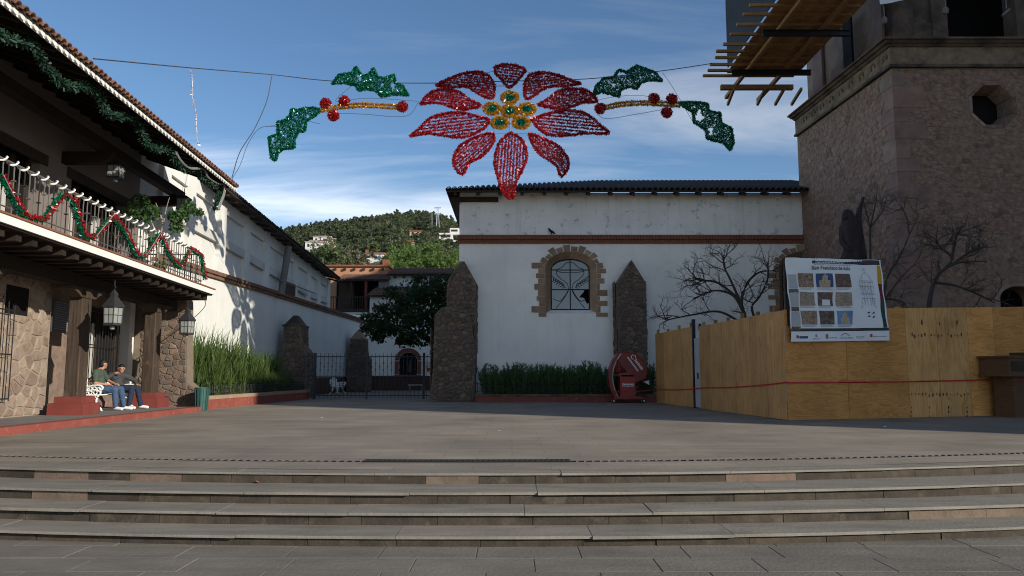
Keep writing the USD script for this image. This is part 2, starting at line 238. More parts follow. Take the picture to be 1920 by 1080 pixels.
def paving_look(name, col, joint):
    LK[name] = usdkit.material(stage, '/World/Looks/' + name, {
        'g': ('geometry', {}), 'mp': ('mapping', {'scale': (0.22, 1.9, 1.0)}), 'n': ('noise_texture', {'scale': 1.6, 'detail': 8.0, 'roughness': 0.66}),
        'r': ('rgb_ramp', {'ramp': [(0.28, (0.80, 0.80, 0.81)), (0.5, (1.0, 0.99, 0.97)), (0.72, (1.17, 1.14, 1.10))]}),
        'n2': ('noise_texture', {'scale': 0.45, 'detail': 6.0, 'roughness': 0.6}), 'r2': ('rgb_ramp', {'ramp': [(0.32, (0.74, 0.73, 0.72)), (0.68, (1.2, 1.18, 1.15))]}),
        'br': ('brick_texture', {'scale': 1.0, 'brick_width': 0.92, 'row_height': 0.55, 'mortar_size': 0.008, 'mortar_smooth': 0.6, 'color1': (0.94, 0.94, 0.94), 'color2': (1.07, 1.06, 1.05), 'mortar': (joint,) * 3}),
        'm1': ('mix', {'mix_type': 'multiply', 'fac': 1.0, 'color1': col}), 'm2': ('mix', {'mix_type': 'multiply', 'fac': 1.0}), 'm3': ('mix', {'mix_type': 'multiply', 'fac': 1.0}),
        'nb': ('noise_texture', {'scale': 30.0, 'detail': 5.0}), 'b': ('bump', {'strength': 0.5, 'distance': 0.006}),
        'p': ('principled_bsdf', {'roughness': 0.72, 'specular_ior_level': 0.3})},
        [('g.position', 'mp.vector'), ('mp.vector', 'n.vector'), ('n.fac', 'r.fac'), ('g.position', 'n2.vector'), ('n2.fac', 'r2.fac'), ('g.position', 'br.vector'),
         ('r.color', 'm1.color2'), ('m1.color', 'm2.color1'), ('r2.color', 'm2.color2'), ('m2.color', 'm3.color1'), ('br.color', 'm3.color2'), ('m3.color', 'p.base_color'),
         ('g.position', 'nb.vector'), ('nb.fac', 'b.height'), ('b.normal', 'p.normal')], surface='p.BSDF')
paving_look('paving', (0.228, 0.200, 0.168), 0.66)
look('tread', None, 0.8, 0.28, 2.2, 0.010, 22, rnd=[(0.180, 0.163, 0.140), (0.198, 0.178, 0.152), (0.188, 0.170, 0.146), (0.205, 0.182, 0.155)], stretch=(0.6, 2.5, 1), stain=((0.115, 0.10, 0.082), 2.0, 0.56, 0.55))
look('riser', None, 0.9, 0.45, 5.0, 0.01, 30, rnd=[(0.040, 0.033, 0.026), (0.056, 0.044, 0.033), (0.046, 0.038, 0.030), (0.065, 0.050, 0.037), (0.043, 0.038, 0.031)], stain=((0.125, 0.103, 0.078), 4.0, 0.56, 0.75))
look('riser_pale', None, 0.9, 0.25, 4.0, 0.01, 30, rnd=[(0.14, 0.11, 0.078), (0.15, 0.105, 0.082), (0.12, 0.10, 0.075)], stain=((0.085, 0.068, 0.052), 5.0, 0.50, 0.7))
look('slab_low', None, 0.78, 0.28, 1.6, 0.010, 24, rnd=[(0.148, 0.134, 0.114), (0.162, 0.145, 0.123), (0.14, 0.127, 0.11), (0.158, 0.14, 0.118)], stretch=(0.7, 1.6, 1), stain=((0.12, 0.105, 0.09), 1.4, 0.55, 0.5))
look('joint', (0.165, 0.142, 0.115), 0.95, 0.25, 5.0)

# ------------------------------------------------------------------ builders
COUNT = {}
def path_for(name, parent):
    base = str(parent.GetPath()) if parent else '/World'
    n = COUNT.get((base, name), 0); COUNT[(base, name)] = n + 1
    return f'{base}/{name}' + (f'_{n:03d}' if n else '')
def tag(p, label=None, cat=None, group=None, kind=None):
    for k, v in (('label', label), ('category', cat), ('group', group), ('kind', kind)):
        if v: p.SetCustomDataByKey(k, v)
    return p
def thing(name, label, cat, group=None, loc=None, rotz=0.0):
    x = UsdGeom.Xform.Define(stage, path_for(name, None))
    if loc is not None: x.AddTranslateOp().Set(tuple(map(float, loc))); x.AddRotateZOp().Set(math.degrees(rotz))
    return tag(x.GetPrim(), label, cat, group)
def dup(root, name, loc, rotz, label, cat, group=None, scale=None):
    x = UsdGeom.Xform.Define(stage, path_for(name, None))
    x.AddTranslateOp().Set(tuple(map(float, loc))); x.AddRotateZOp().Set(math.degrees(rotz))
    if scale: x.AddScaleOp().Set(tuple(map(float, scale)) if np.ndim(scale) else (float(scale),) * 3)
    p = x.GetPrim(); p.GetReferences().AddInternalReference(root.GetPath()); p.SetInstanceable(True)
    return tag(p, label, cat, group)
def proto(name):
    return stage.CreateClassPrim(f'/World/{name}')

class MB:
    """Collects pieces and makes them one mesh."""
    def __init__(s): s.v, s.f, s.n = [], [], 0
    def raw(s, v, f):
        v = np.asarray(v, float).reshape(-1, 3); f = np.asarray(f, int)
        if f.ndim == 2 and f.shape[1] == 4: f = np.vstack([f[:, [0, 1, 2]], f[:, [0, 2, 3]]])
        s.v.append(v); s.f.append(f + s.n); s.n += len(v); return s
    def tm(s, m):
        if hasattr(m, 'to_mesh'): q = m.to_mesh(); return s.raw(q.vert_properties[:, :3], q.tri_verts)
        return s.raw(m.vertices, m.faces)
    def hexa(s, p):   # 8 corners: bottom 4 then top 4
        return s.raw(p, [[0, 3, 2, 1], [4, 5, 6, 7], [0, 1, 5, 4], [1, 2, 6, 5], [2, 3, 7, 6], [3, 0, 4, 7]])
    def box(s, x0, x1, y0, y1, z0, z1):
        return s.hexa([(x0, y0, z0), (x1, y0, z0), (x1, y1, z0), (x0, y1, z0), (x0, y0, z1), (x1, y0, z1), (x1, y1, z1), (x0, y1, z1)])
    def quad(s, a, b, c, d): return s.raw([a, b, c, d], [[0, 1, 2, 3]])
    def beam(s, a, b, w, h, up=(0, 0, 1)):
        a, b = np.asarray(a, float), np.asarray(b, float); d = b - a; d /= np.linalg.norm(d)
        r = np.cross(d, up); r /= np.linalg.norm(r); u = np.cross(r, d)
        return s.hexa([p + r * sx * w / 2 + u * sz * h / 2 for sz in (-1, 1) for p, sx in ((a, -1), (a, 1), (b, 1), (b, -1))])
    def tube(s, pts, r, sides=6, close=False):
        p = np.asarray(pts, float)
        if len(p) < 2: return s
        t = np.gradient(p, axis=0); t /= np.linalg.norm(t, axis=1, keepdims=True) + 1e-12
        a = np.cross(t, np.where(np.abs(t[:, 2:]) < 0.9, [0, 0, 1.0], [1.0, 0, 0])); a /= np.linalg.norm(a, axis=1, keepdims=True) + 1e-12
        b = np.cross(t, a); an = np.arange(sides) * 2 * np.pi / sides
        rr = np.broadcast_to(r, (len(p),))
        v = p[:, None] + rr[:, None, None] * (np.cos(an)[None, :, None] * a[:, None] + np.sin(an)[None, :, None] * b[:, None])
        i, j = np.meshgrid(np.arange(len(p) - 1), np.arange(sides), indexing='ij')
        q = np.stack([i * sides + j, i * sides + (j + 1) % sides, (i + 1) * sides + (j + 1) % sides, (i + 1) * sides + j], -1).reshape(-1, 4)
        return s.raw(v.reshape(-1, 3), q)
    def lathe(s, c, prof, sides=16):   # prof: (radius, z)
        an = np.arange(sides) * 2 * np.pi / sides; pr = np.asarray(prof, float)
        v = np.stack([pr[:, None, 0] * np.cos(an), pr[:, None, 0] * np.sin(an), np.broadcast_to(pr[:, None, 1], (len(pr), sides))], -1) + np.asarray(c)
        i, j = np.meshgrid(np.arange(len(pr) - 1), np.arange(sides), indexing='ij')
        return s.raw(v.reshape(-1, 3), np.stack([i * sides + j, i * sides + (j + 1) % sides, (i + 1) * sides + (j + 1) % sides, (i + 1) * sides + j], -1).reshape(-1, 4))
    def flakes(s, c, size, rng, aspect=3.0, normal_bias=None):
        """Small quads at the points c with random directions."""
        c = np.asarray(c, float); n = len(c)
        a = rng.normal(size=(n, 3)); a /= np.linalg.norm(a, axis=1, keepdims=True)
        if normal_bias is not None: a = a + normal_bias; a /= np.linalg.norm(a, axis=1, keepdims=True)
        b = np.cross(a, rng.normal(size=(n, 3))); b /= np.linalg.norm(b, axis=1, keepdims=True)
        L = (size * (0.6 + 0.8 * rng.random(n)))[:, None]
        v = np.stack([c - a * L / 2, c + b * L / aspect / 2, c + a * L / 2, c - b * L / aspect / 2], 1)
        return s.raw(v.reshape(-1, 3), (np.arange(n)[:, None] * 4 + np.arange(4)))
    def mesh(s): return np.vstack(s.v), np.vstack(s.f)
    def build(s, name, mat, parent=None, smooth=False, label=None, kind=None, cat=None, group=None):
        if not s.v: return None
        m = usdkit.mesh(stage, path_for(name, parent), s.mesh(), LK[mat], smooth=smooth)
        return tag(m.GetPrim(), label, cat, group, kind)
def bar(a, b, w, h, name, mat, parent, up=(0, 0, 1)): return MB().beam(a, b, w, h, up).build(name, mat, parent)
def curve(pts, n=40):
    """Smooth line through the points (Catmull-Rom)."""
    p = np.asarray(pts, float); p = np.vstack([2 * p[0] - p[1], p, 2 * p[-1] - p[-2]]); out = []
    k = max(2, n // (len(p) - 3))
    for i in range(1, len(p) - 2):
        for t in np.linspace(0, 1, k, endpoint=False):
            a, b, c, d = p[i - 1:i + 3]
            out.append(0.5 * (2 * b + (c - a) * t + (2 * a - 5 * b + 4 * c - d) * t * t + (3 * b - a - 3 * c + d) * t ** 3))
    out.append(p[-2]); return np.array(out)
def sag(a, b, drop, n=24):
    t = np.linspace(0, 1, n)[:, None]; p = np.asarray(a) * (1 - t) + np.asarray(b) * t
    p[:, 2] -= drop * 4 * (t * (1 - t))[:, 0]; return p
def wall_poly(poly, place, thick):
    """A flat shape with holes as a slab; place(s, t, depth) gives the point."""
    m = trimesh.creation.extrude_polygon(poly, thick, engine='earcut'); v = np.array(m.vertices)
    return np.array([place(*q) for q in v]), np.array(m.faces)
def cells(outline, size, stretch, rng, gap, jitter=0.85):
    """Irregular stone shapes that fill the outline (Voronoi cells, wider than tall)."""
    x0, y0, x1, y1 = outline.bounds; sy = size / stretch
    pts = []
    for j, y in enumerate(np.arange(y0 - 2 * sy, y1 + 2 * sy, sy)):
        for x in np.arange(x0 - 2 * size, x1 + 2 * size, size):
            pts.append((x + (0.5 * size if j % 2 else 0) + (rng.random() - 0.5) * size * jitter, (y + (rng.random() - 0.5) * sy * jitter) * stretch))
    vo = Voronoi(np.array(pts)); out = []
    for reg in vo.point_region:
        r = vo.regions[reg]
        if len(r) < 3 or -1 in r: continue
        q = vo.vertices[r].copy(); q[:, 1] /= stretch
        g = Polygon(q)
        if not g.is_valid: continue
        g = g.intersection(outline).buffer(-gap, join_style=2)
        for h in getattr(g, 'geoms', [g]):
            if h.geom_type == 'Polygon' and h.area > (size * sy) * 0.12: out.append(h.buffer(-0.012).buffer(0.012, quad_segs=1).simplify(0.006))
    return [h for h in out if h.geom_type == 'Polygon' and not h.is_empty]
def pillow(mb, poly, place, depth, inset=0.02):
    """One stone: the shape standing proud with a sloped rim."""
    q = np.array(poly.exterior.coords)[:-1]; n = len(q); c = q.mean(0)
    d = np.linalg.norm(q - c, axis=1, keepdims=True); top = c + (q - c) * np.maximum(0.3, 1 - inset / np.maximum(d, 1e-6))
    v = [place(a, b, 0) for a, b in q] + [place(a, b, depth) for a, b in top] + [place(c[0], c[1], depth * 1.12)]
    f = []
    for i in range(n):
        j = (i + 1) % n; f += [[i, j, n + j], [i, n + j, n + i], [n + i, n + j, 2 * n]]
    mb.raw(v, f)
def stones(parent, outline, place, size, stretch, seed, mat, depth=0.05, gap=0.012, limit=300, name='stone', stuff_mat=None, inset=0.02):
    rng = np.random.default_rng(seed); cs = cells(outline, size, stretch, rng, gap)
    cs.sort(key=lambda g: -g.area); rest = MB()
    for k, g in enumerate(cs):
        dp = depth * (0.55 + 0.8 * rng.random())
        if k < limit: m = MB(); pillow(m, g, place, dp, inset); m.build(name, mat, parent)
        else: pillow(rest, g, place, dp, inset)
    rest.build('small_' + name + 's', stuff_mat or mat, parent, kind='stuff')
def half_tile(mb, a, d, side, up, L, r0, r1, n=5, th=0.018):
    """A barrel roof tile from a, running along d; side across, up out of the roof."""
    a, d, side, up = (np.asarray(q, float) for q in (a, d, side, up)); an = np.linspace(0, np.pi, n + 1)
    ring = lambda o, r: [o + side * r * math.cos(t) + up * r * math.sin(t) for t in an]
    v = ring(a, r0) + ring(a + d * L, r1) + ring(a, r0 - th) + ring(a + d * L, r1 - th); m = n + 1; f = []
    for i in range(n):
        f += [[i, i + 1, m + i + 1, m + i], [2 * m + i, 3 * m + i, 3 * m + i + 1, 2 * m + i + 1], [i, 2 * m + i, 2 * m + i + 1, i + 1]]
    mb.raw(v, f)
XZ = lambda Y, sgn=-1: (lambda s, t, d: (s, Y + sgn * d, t))    # a face towards the camera
def leaves(mb, c, size, rng, aspect=2.0, up=0.35):
    """Pointed leaves of two triangles."""
    mb.flakes(c, size, rng, aspect, normal_bias=np.array([0, 0, up]))

# ================================================================== THE SETTING
# plaza, steps and lower pavement: the edges bend gently, as in the photograph
def quad_fit(pts):
    A = np.array([(p[0] ** 2, p[0], 1) for p in pts]); return np.linalg.lstsq(A, np.array([p[1] for p in pts]), rcond=None)[0]
LEV = [0.0, -0.12, -0.24, -0.36, -0.45]
NOSE = [((0, 876), (960, 887.5), (1920, 869)), ((0, 914), (960, 924), (1920, 906)), ((0, 951.5), (960, 962.5), (1920, 946)), ((0, 993.5), (960, 1006.5), (1920, 988))]
FIT = [quad_fit([atz(*q, LEV[k]) for q in ps]) for k, ps in enumerate(NOSE)]
edge = lambda k, x: float(np.polyval(FIT[k], np.clip(x, -9, 9))) + max(0, abs(x) - 9) * 0.35
XS = np.linspace(-14, 26, 81)
mb = MB()
for a, b in zip(XS[:-1], XS[1:]):
    mb.quad((a, edge(0, a) + 0.33, 0), (b, edge(0, b) + 0.33, 0), (b, 62, 0), (a, 62, 0))
plaza = mb.build('plaza', 'paving', None, kind='structure')
st = UsdGeom.Xform.Define(stage, '/World/steps').GetPrim(); tag(st, kind='structure')
mb = MB()   # the core under the treads
for k in range(4):
    for a, b in zip(XS[:-1], XS[1:]):
        za, zb = LEV[k] - 0.05, -0.6
        mb.hexa([(a, edge(k, a) + 0.06, zb), (b, edge(k, b) + 0.06, zb), (b, edge(k, b) + 0.6, zb), (a, edge(k, a) + 0.6, zb), (a, edge(k, a) + 0.06, za), (b, edge(k, b) + 0.06, za), (b, edge(k, b) + 0.6, za), (a, edge(k, a) + 0.6, za)])
mb.build('step_core', 'joint', st)
rng = np.random.default_rng(11)
def strip(mb, x0, x1, yf0, yf1, z0, z1, n=3, ch=0.0):
    xs = np.linspace(x0, x1, n + 1)
    v = []; 
    for x in xs:
        f, r = yf0(x), yf1(x)
        v += [(x, f, z0), (x, f, z1 - ch), (x, f + ch, z1), (x, r, z1), (x, r, z0)]
    f = []
    for i in range(n):
        for j in range(4): f.append([i * 5 + j, (i + 1) * 5 + j, (i + 1) * 5 + j + 1, i * 5 + j + 1])
    mb.raw(v, f)
    for e in (0, n): mb.raw([v[e * 5 + j] for j in range(5)], [[0, 1, 2], [0, 2, 3], [0, 3, 4]])
for k in range(4):
    x = -9.5 + rng.random()
    back = (lambda X: edge(0, X) + 0.335) if k == 0 else (lambda X, k=k: edge(k - 1, X) + 0.10)
    while x < 9.5:
        w = 1.2 + 1.3 * rng.random(); dz = (rng.random() - 0.5) * 0.012; dy = (rng.random() - 0.5) * 0.03
        m = MB(); strip(m, x + 0.003, x + w - 0.003, lambda X: edge(k, X) + dy, back, LEV[k] - 0.024, LEV[k] + dz * 0.5 - (0.002 if k == 0 else 0), 3, 0.004); m.build('tread_slab', 'tread', st); x += w
    x = -9.5 + rng.random()
    while x < 9.5:
        w = 0.5 + 0.45 * rng.random(); m = MB(); dy = rng.random() * 0.014
        strip(m, x + 0.003, x + w - 0.003, lambda X: edge(k, X) + 0.030 + dy, lambda X: edge(k, X) + 0.075, LEV[k + 1] - 0.01, LEV[k] - 0.025, 2, 0.004)
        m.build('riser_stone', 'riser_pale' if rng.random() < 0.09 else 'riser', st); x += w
# lower pavement of slabs, with a plain bed below
mb = MB(); mb.quad((-40, 4.9, -0.462), (40, 4.9, -0.462), (40, 12, -0.462), (-40, 12, -0.462)); lp = mb.build('lower_pavement', 'joint', None, kind='structure')
mb = MB(); mb.quad((-60, -70, -0.452), (60, -70, -0.452), (60, 4.895, -0.452), (-60, 4.895, -0.452)); mb.build('square', 'paving', None, kind='structure')
for r_, y in enumerate(np.arange(4.9, 7.6, 0.46)):
    x = -6.6 + (0.4 if r_ % 2 else 0) + rng.random() * 0.2
    while x < 6.8:
        w = 0.78 + 0.25 * rng.random()
        m = MB(); z = -0.455 + (rng.random() - 0.5) * 0.003; g = 0.0035
        y0, y1 = y + g, y + 0.46 - g
        if y0 < edge(3, x) + 0.25:
            c = 0.003
            m.raw([(x + g, y0, -0.48), (x + w - g, y0, -0.48), (x + w - g, y1, -0.48), (x + g, y1, -0.48), (x + g, y0, z - c), (x + w - g, y0, z - c), (x + w - g, y1, z - c), (x + g, y1, z - c), (x + g + c, y0 + c, z), (x + w - g - c, y0 + c, z), (x + w - g - c, y1 - c, z), (x + g + c, y1 - c, z)],
                  [[0, 1, 5, 4], [1, 2, 6, 5], [2, 3, 7, 6], [3, 0, 4, 7], [4, 5, 9, 8], [5, 6, 10, 9], [6, 7, 11, 10], [7, 4, 8, 11], [8, 9, 10, 11]])
            m.build('paving_slab', 'slab_low', lp)
        x += w
# drain with its grating across the plaza
FD = quad_fit([atz(0, 855, 0), atz(960, 866, 0), atz(1920, 850, 0)])
dy_ = lambda x: float(np.polyval(FD, np.clip(x, -9, 9)))
dr = thing('drain', 'long dark slotted drain running across the plaza behind the top step', 'drain')
mb = MB(); bars = MB()
for a, b in zip(np.arange(-9, 9, 0.25), np.arange(-8.75, 9.25, 0.25)):
    mb.quad((a, dy_(a) - 0.05, 0.004), (b, dy_(b) - 0.05, 0.004), (b, dy_(b) + 0.05, 0.004), (a, dy_(a) + 0.05, 0.004))
for x in np.arange(-9, 9, 0.10):
    if not -1.85 < x < 0.75: bars.box(x, x + 0.03, dy_(x) - 0.04, dy_(x) + 0.04, 0.004, 0.012)
mb.build('channel', 'dark_inside', dr); bars.build('slot_bars', 'concrete', dr, kind='stuff')
gr = MB()
for s in (-1, 1): gr.tube([(x, dy_(x) + s * 0.075, 0.014) for x in np.linspace(-1.85, 0.72, 12)], 0.010, 4)
gp = gr.build('grating', 'iron', dr)
for x in np.arange(-1.84, 0.72, 0.065): MB().box(x, x + 0.032, dy_(x) - 0.07, dy_(x) + 0.07, 0.006, 0.026).build('grating_bar', 'iron', gp)
# terrain with the hill
RX = np.array([-900, -500, -350, -250, -178, -150, -128, -107, -91, -70, -50, -41, 0, 60, 200, 500, 900])
RZ = np.array([40, 70, 88, 100, 109, 114, 117, 119, 122, 122.5, 119, 114, 104, 95, 85, 60, 30])
def hill(x, y):
    t = np.clip((np.asarray(y, float) - 95) / 505, 0, 1)
    yy = np.clip(np.asarray(y, float), 220, 600); r = np.interp(np.asarray(x, float) * 600 / yy, RX, RZ)
    h = r * (0.80 * t ** 0.95 + 0.2 * t * t * (3 - 2 * t))
    h = np.where(y > 600, r * np.clip(1 - (np.asarray(y) - 600) / 900, 0, 1) ** 1.2, h)
    return h + 5.0 * (meshkit.noise(np.stack([np.asarray(x) / 45.0, np.asarray(y) / 45.0, np.zeros_like(np.asarray(x, float))], -1)) - 0.5) * np.clip(t * 4, 0, 1) - 0.62
gx = np.concatenate([np.linspace(-3000, -420, 12), np.linspace(-400, 300, 90), np.linspace(330, 3000, 12)]); gy = np.concatenate([np.linspace(-2500, 60, 12), np.linspace(70, 660, 80), np.linspace(700, 6000, 16)])
GX, GY = np.meshgrid(gx, gy, indexing='ij'); GZ = hill(GX, GY)
i, j = np.meshgrid(np.arange(len(gx) - 1), np.arange(len(gy) - 1), indexing='ij'); ny = len(gy)
MB().raw(np.stack([GX, GY, GZ], -1).reshape(-1, 3), np.stack([i * ny + j, (i + 1) * ny + j, (i + 1) * ny + j + 1, i * ny + j + 1], -1).reshape(-1, 4)).build('hill', 'hill_soil', None, smooth=True, kind='structure')
def on_hill(px, py):
    d = ray(px, py); ts = np.linspace(100, 900, 3000); p = EYEP + ts[:, None] * d
    k = np.argmax(p[:, 2] < hill(p[:, 0], p[:, 1])); return p[k] if k else p[-1]

# ================================================================== LEFT: TIMBER PORTICO BUILDING
LX = lambda Y, dv=0.0: -8.85 - 0.045 * (Y - 13.1) + dv
LZ = lambda Y, z: z - 0.013 * (Y - 18)
def LP(Y, dv, z): return np.array([LX(Y, dv), Y, LZ(Y, z)])
def lbox(mb, y0, y1, v0, v1, z0, z1):
    return mb.hexa([LP(y0, v0, z0), LP(y0, v1, z0), LP(y1, v1, z0), LP(y1, v0, z0), LP(y0, v0, z1), LP(y0, v1, z1), LP(y1, v1, z1), LP(y1, v0, z1)])
walk = UsdGeom.Xform.Define(stage, '/World/raised_walkway').GetPrim(); tag(walk, kind='structure')
wx = lambda Y: -9.07 - 0.0135 * (Y - 13.9)
mb = MB(); ys = np.linspace(6, 22.9, 12)
for a, b in zip(ys[:-1], ys[1:]): mb.quad((wx(a) - 0.28, a, 0.141), (wx(b) - 0.28, b, 0.141), (-13.2, b, 0.141), (-13.2, a, 0.141))
mb.build('walkway_top', 'concrete', walk)
kb = MB()
for a, b in zip(ys[:-1], ys[1:]): kb.hexa([(wx(a) - 0.3, a, -0.1), (wx(a), a, -0.1), (wx(b), b, -0.1), (wx(b) - 0.3, b, -0.1), (wx(a) - 0.3, a, 0.145), (wx(a) - 0.012, a, 0.145), (wx(b) - 0.012, b, 0.145), (wx(b) - 0.3, b, 0.145)])
kb.box(-13.2, wx(22.9), 22.9, 23.15, -0.1, 0.145); kb.build('kerb', 'red_kerb', walk)

pb = thing('portico_building', 'two-storey white house with timber columns, railed balcony and tiled eave at left', 'building')
# ground floor wall, end wall, stones
WV = -2.1          # plane of the stone wall, out from the balcony line
w1 = MB(); lbox(w1, 6, 18.75, WV - 0.5, WV, 0.10, 3.55); lw = w1.build('stone_wall', 'mortar_pale', pb)
pl = lambda s, t, d: LP(s, WV + d, t)
niche = sbox(16.9, 2.42, 17.75, 3.05)
stones(lw, sbox(12.6, 0.15, 18.72, 3.5).difference(niche.buffer(0.03)), pl, 0.36, 1.25, 5, 'rubble_warm', 0.022, 0.016)
stones(lw, sbox(0, 0.15, 0.5, 3.5), lambda s, t, d: LP(18.75 + d, WV - 0.5 + s, t), 0.42, 1.4, 6, 'rubble_warm', 0.04, 0.014)
nb = MB(); lbox(nb, 16.9, 17.75, WV - 0.02, WV + 0.012, 2.42, 3.05); nb.build('vent_opening', 'dark_inside', pb)
BV = -2.75
w2 = MB(); lbox(w2, 18.75, 24.4, BV - 0.4, BV, 0.10, 3.55); w2.build('back_wall', 'rubble_warm', pb)
# barred window behind the bench and another at the near end of the wall
def grille(y0, y1, v, z0, z1, n, label=None, rails=3, over=0.0):
    d = MB()
    for q in np.linspace(z0 + 0.05, z1 - 0.08, rails): d.tube([LP(y0, v, q), LP(y1, v, q)], 0.016, 4)
    g = d.build('window_grille', 'iron', pb, label=label)
    for y in np.linspace(y0, y1, n): MB().tube([LP(y, v, z0), LP(y, v, z1 + over * (0.5 + 0.5 * math.sin(y * 5)))], 0.013, 5).build('grille_bar', 'iron', g)
wd = MB(); lbox(wd, 21.2, 23.4, BV - 0.1, BV + 0.015, 1.0, 3.0); wd.build('window', 'dark_inside', pb)
fr = MB(); [lbox(fr, a, b, BV + 0.0, BV + 0.07, c, d) for a, b, c, d in ((21.1, 21.25, 0.95, 3.05), (23.35, 23.5, 0.95, 3.05), (21.25, 23.35, 2.98, 3.06), (22.25, 22.33, 1.0, 3.0))]; fr.build('window_frame', 'wood_dark', pb)
cu = MB(); lbox(cu, 21.6, 22.2, BV + 0.016, BV + 0.03, 1.0, 2.6); cu.build('curtain', 'curtain', pb)
grille(21.2, 23.45, BV + 0.16, 0.98, 3.0, 14)
grille(12.5, 17.0, WV + 0.16, 0.50, 2.55, 22, over=0.22)
ws = MB(); lbox(ws, 23.85, 24.2, BV, BV + 0.28, 0.14, 3.45); ws.build('white_jamb', 'white_paint', pb)
EW = 24.25         # end wall that closes the portico, facing the camera
ew = MB(); ew.raw(*wall_poly(Polygon([(-12.3, 0.1), (-9.86, 0.1), (-9.82, 0.62), (-10.12, 0.86), (-10.22, 3.0), (-10.25, 3.45), (-12.3, 3.45)]), XZ(EW, 1), 0.5)); e_ = ew.build('end_wall', 'mortar', pb)
stones(e_, Polygon([(-11.62, 0.14), (-9.88, 0.14), (-9.84, 0.6), (-10.14, 0.84), (-10.24, 3.0), (-10.26, 3.4), (-11.62, 3.4)]), XZ(EW), 0.24, 1.3, 7, 'rubble', 0.030, 0.008)
# columns with plinths and corbels, the beam over them
for Yc in (14.5, 18.62, 22.85):
    cx = LX(Yc, -1.33)
    c = MB(); b_ = 0.022
    c.raw([(cx + sx * (0.168 - b_ * (k in (0,))), Yc + sy * (0.205 - b_ * (k in (1,))), z) for z in (0.55, 2.92) for sx, sy, k in ((-1, -1, 0), (1, -1, 0), (1, -1, 1), (1, 1, 1), (1, 1, 0), (-1, 1, 0), (-1, 1, 1), (-1, -1, 1))],
          [[i, (i + 1) % 8, 8 + (i + 1) % 8, 8 + i] for i in range(8)])
    col = c.build('column', 'wood_column', pb)
    p = MB(); p.box(cx - 0.42, cx + 0.42, Yc - 0.38, Yc + 0.38, 0.13, 0.42); p.build('plinth', 'red_plinth', col)
    p = MB(); p.box(cx - 0.32, cx + 0.32, Yc - 0.30, Yc + 0.30, 0.421, 0.57); p.build('plinth_step', 'red_plinth', col)
    k = MB(); k.raw(*wall_poly(Polygon([(-0.75, 0.24), (-0.75, 0.17), (-0.5, 0.11), (-0.3, 0.0), (0.3, 0.0), (0.5, 0.11), (0.75, 0.17), (0.75, 0.24)]), lambda s, t, d, cx=cx, Yc=Yc: (cx - 0.19 + d, Yc + s, 2.921 + t), 0.38)); k.build('corbel', 'wood_column', col)
bm = MB(); lbox(bm, 6, 24.3, -1.55, -1.17, 3.165, 3.46); bm.build('main_beam', 'wood_beam', pb)
# balcony: floor, white edge, joists, railing
bf = MB(); lbox(bf, 6, 24.1, -2.9, -0.05, 3.622, 3.80); bal = bf.build('balcony', 'wood_beam', pb)
be = MB(); lbox(be, 6, 24.12, -0.05, 0.0, 3.66, 3.815); lbox(be, 24.12, 24.18, -2.2, 0.0, 3.66, 3.815); be.build('edge_band', 'white_paint', bal)
bt = MB(); lbox(bt, 6, 24.2, -0.12, 0.025, 3.816, 3.85); bt.build('edge_coping', 'brick', bal)
for Y in np.arange(8.2, 24.1, 0.52):
    m = MB(); lbox(m, Y, Y + 0.17, -2.9, -0.16, 3.462, 3.62); m.build('joist', 'wood_beam' if int(Y * 7) % 3 == 0 else 'wood_eave', bal)
for v in np.arange(-1.1, -0.2, 0.24):
    m = MB(); lbox(m, 6, 24.08, v, v + 0.21, 3.621, 3.6215); 
rl = MB(); rl.tube([LP(Y, -0.1, 4.80) for Y in np.linspace(8, 23.3, 8)], 0.022, 6); rl.tube([LP(Y, -0.1, 3.98) for Y in np.linspace(8, 23.3, 8)], 0.015, 4); rl.tube([LP(23.3, -0.1, 4.80), LP(23.3, -2.4, 4.80)], 0.022, 6); rl.tube([LP(23.3, -0.1, 3.98), LP(23.3, -2.4, 3.98)], 0.015, 4)
rail = rl.build('railing', 'iron_rail', pb, smooth=40)
for q, Y in enumerate(np.arange(9.0, 23.35, 0.165)):
    m = MB(); m.tube([LP(Y, -0.1, 3.85), LP(Y, -0.1, 4.80)], 0.012, 5); m.box(LX(Y, -0.135), LX(Y, -0.065), Y - 0.025, Y + 0.025, LZ(Y, 4.28 if q % 2 else 4.48), LZ(Y, 4.30 if q % 2 else 4.50)); m.build('baluster', 'iron_rail' if q % 3 else 'iron', rail)
for v in np.arange(-0.3, -2.4, -0.165): MB().tube([LP(23.3, v, 3.85), LP(23.3, v, 4.80)], 0.012, 5).build('baluster', 'iron', rail)
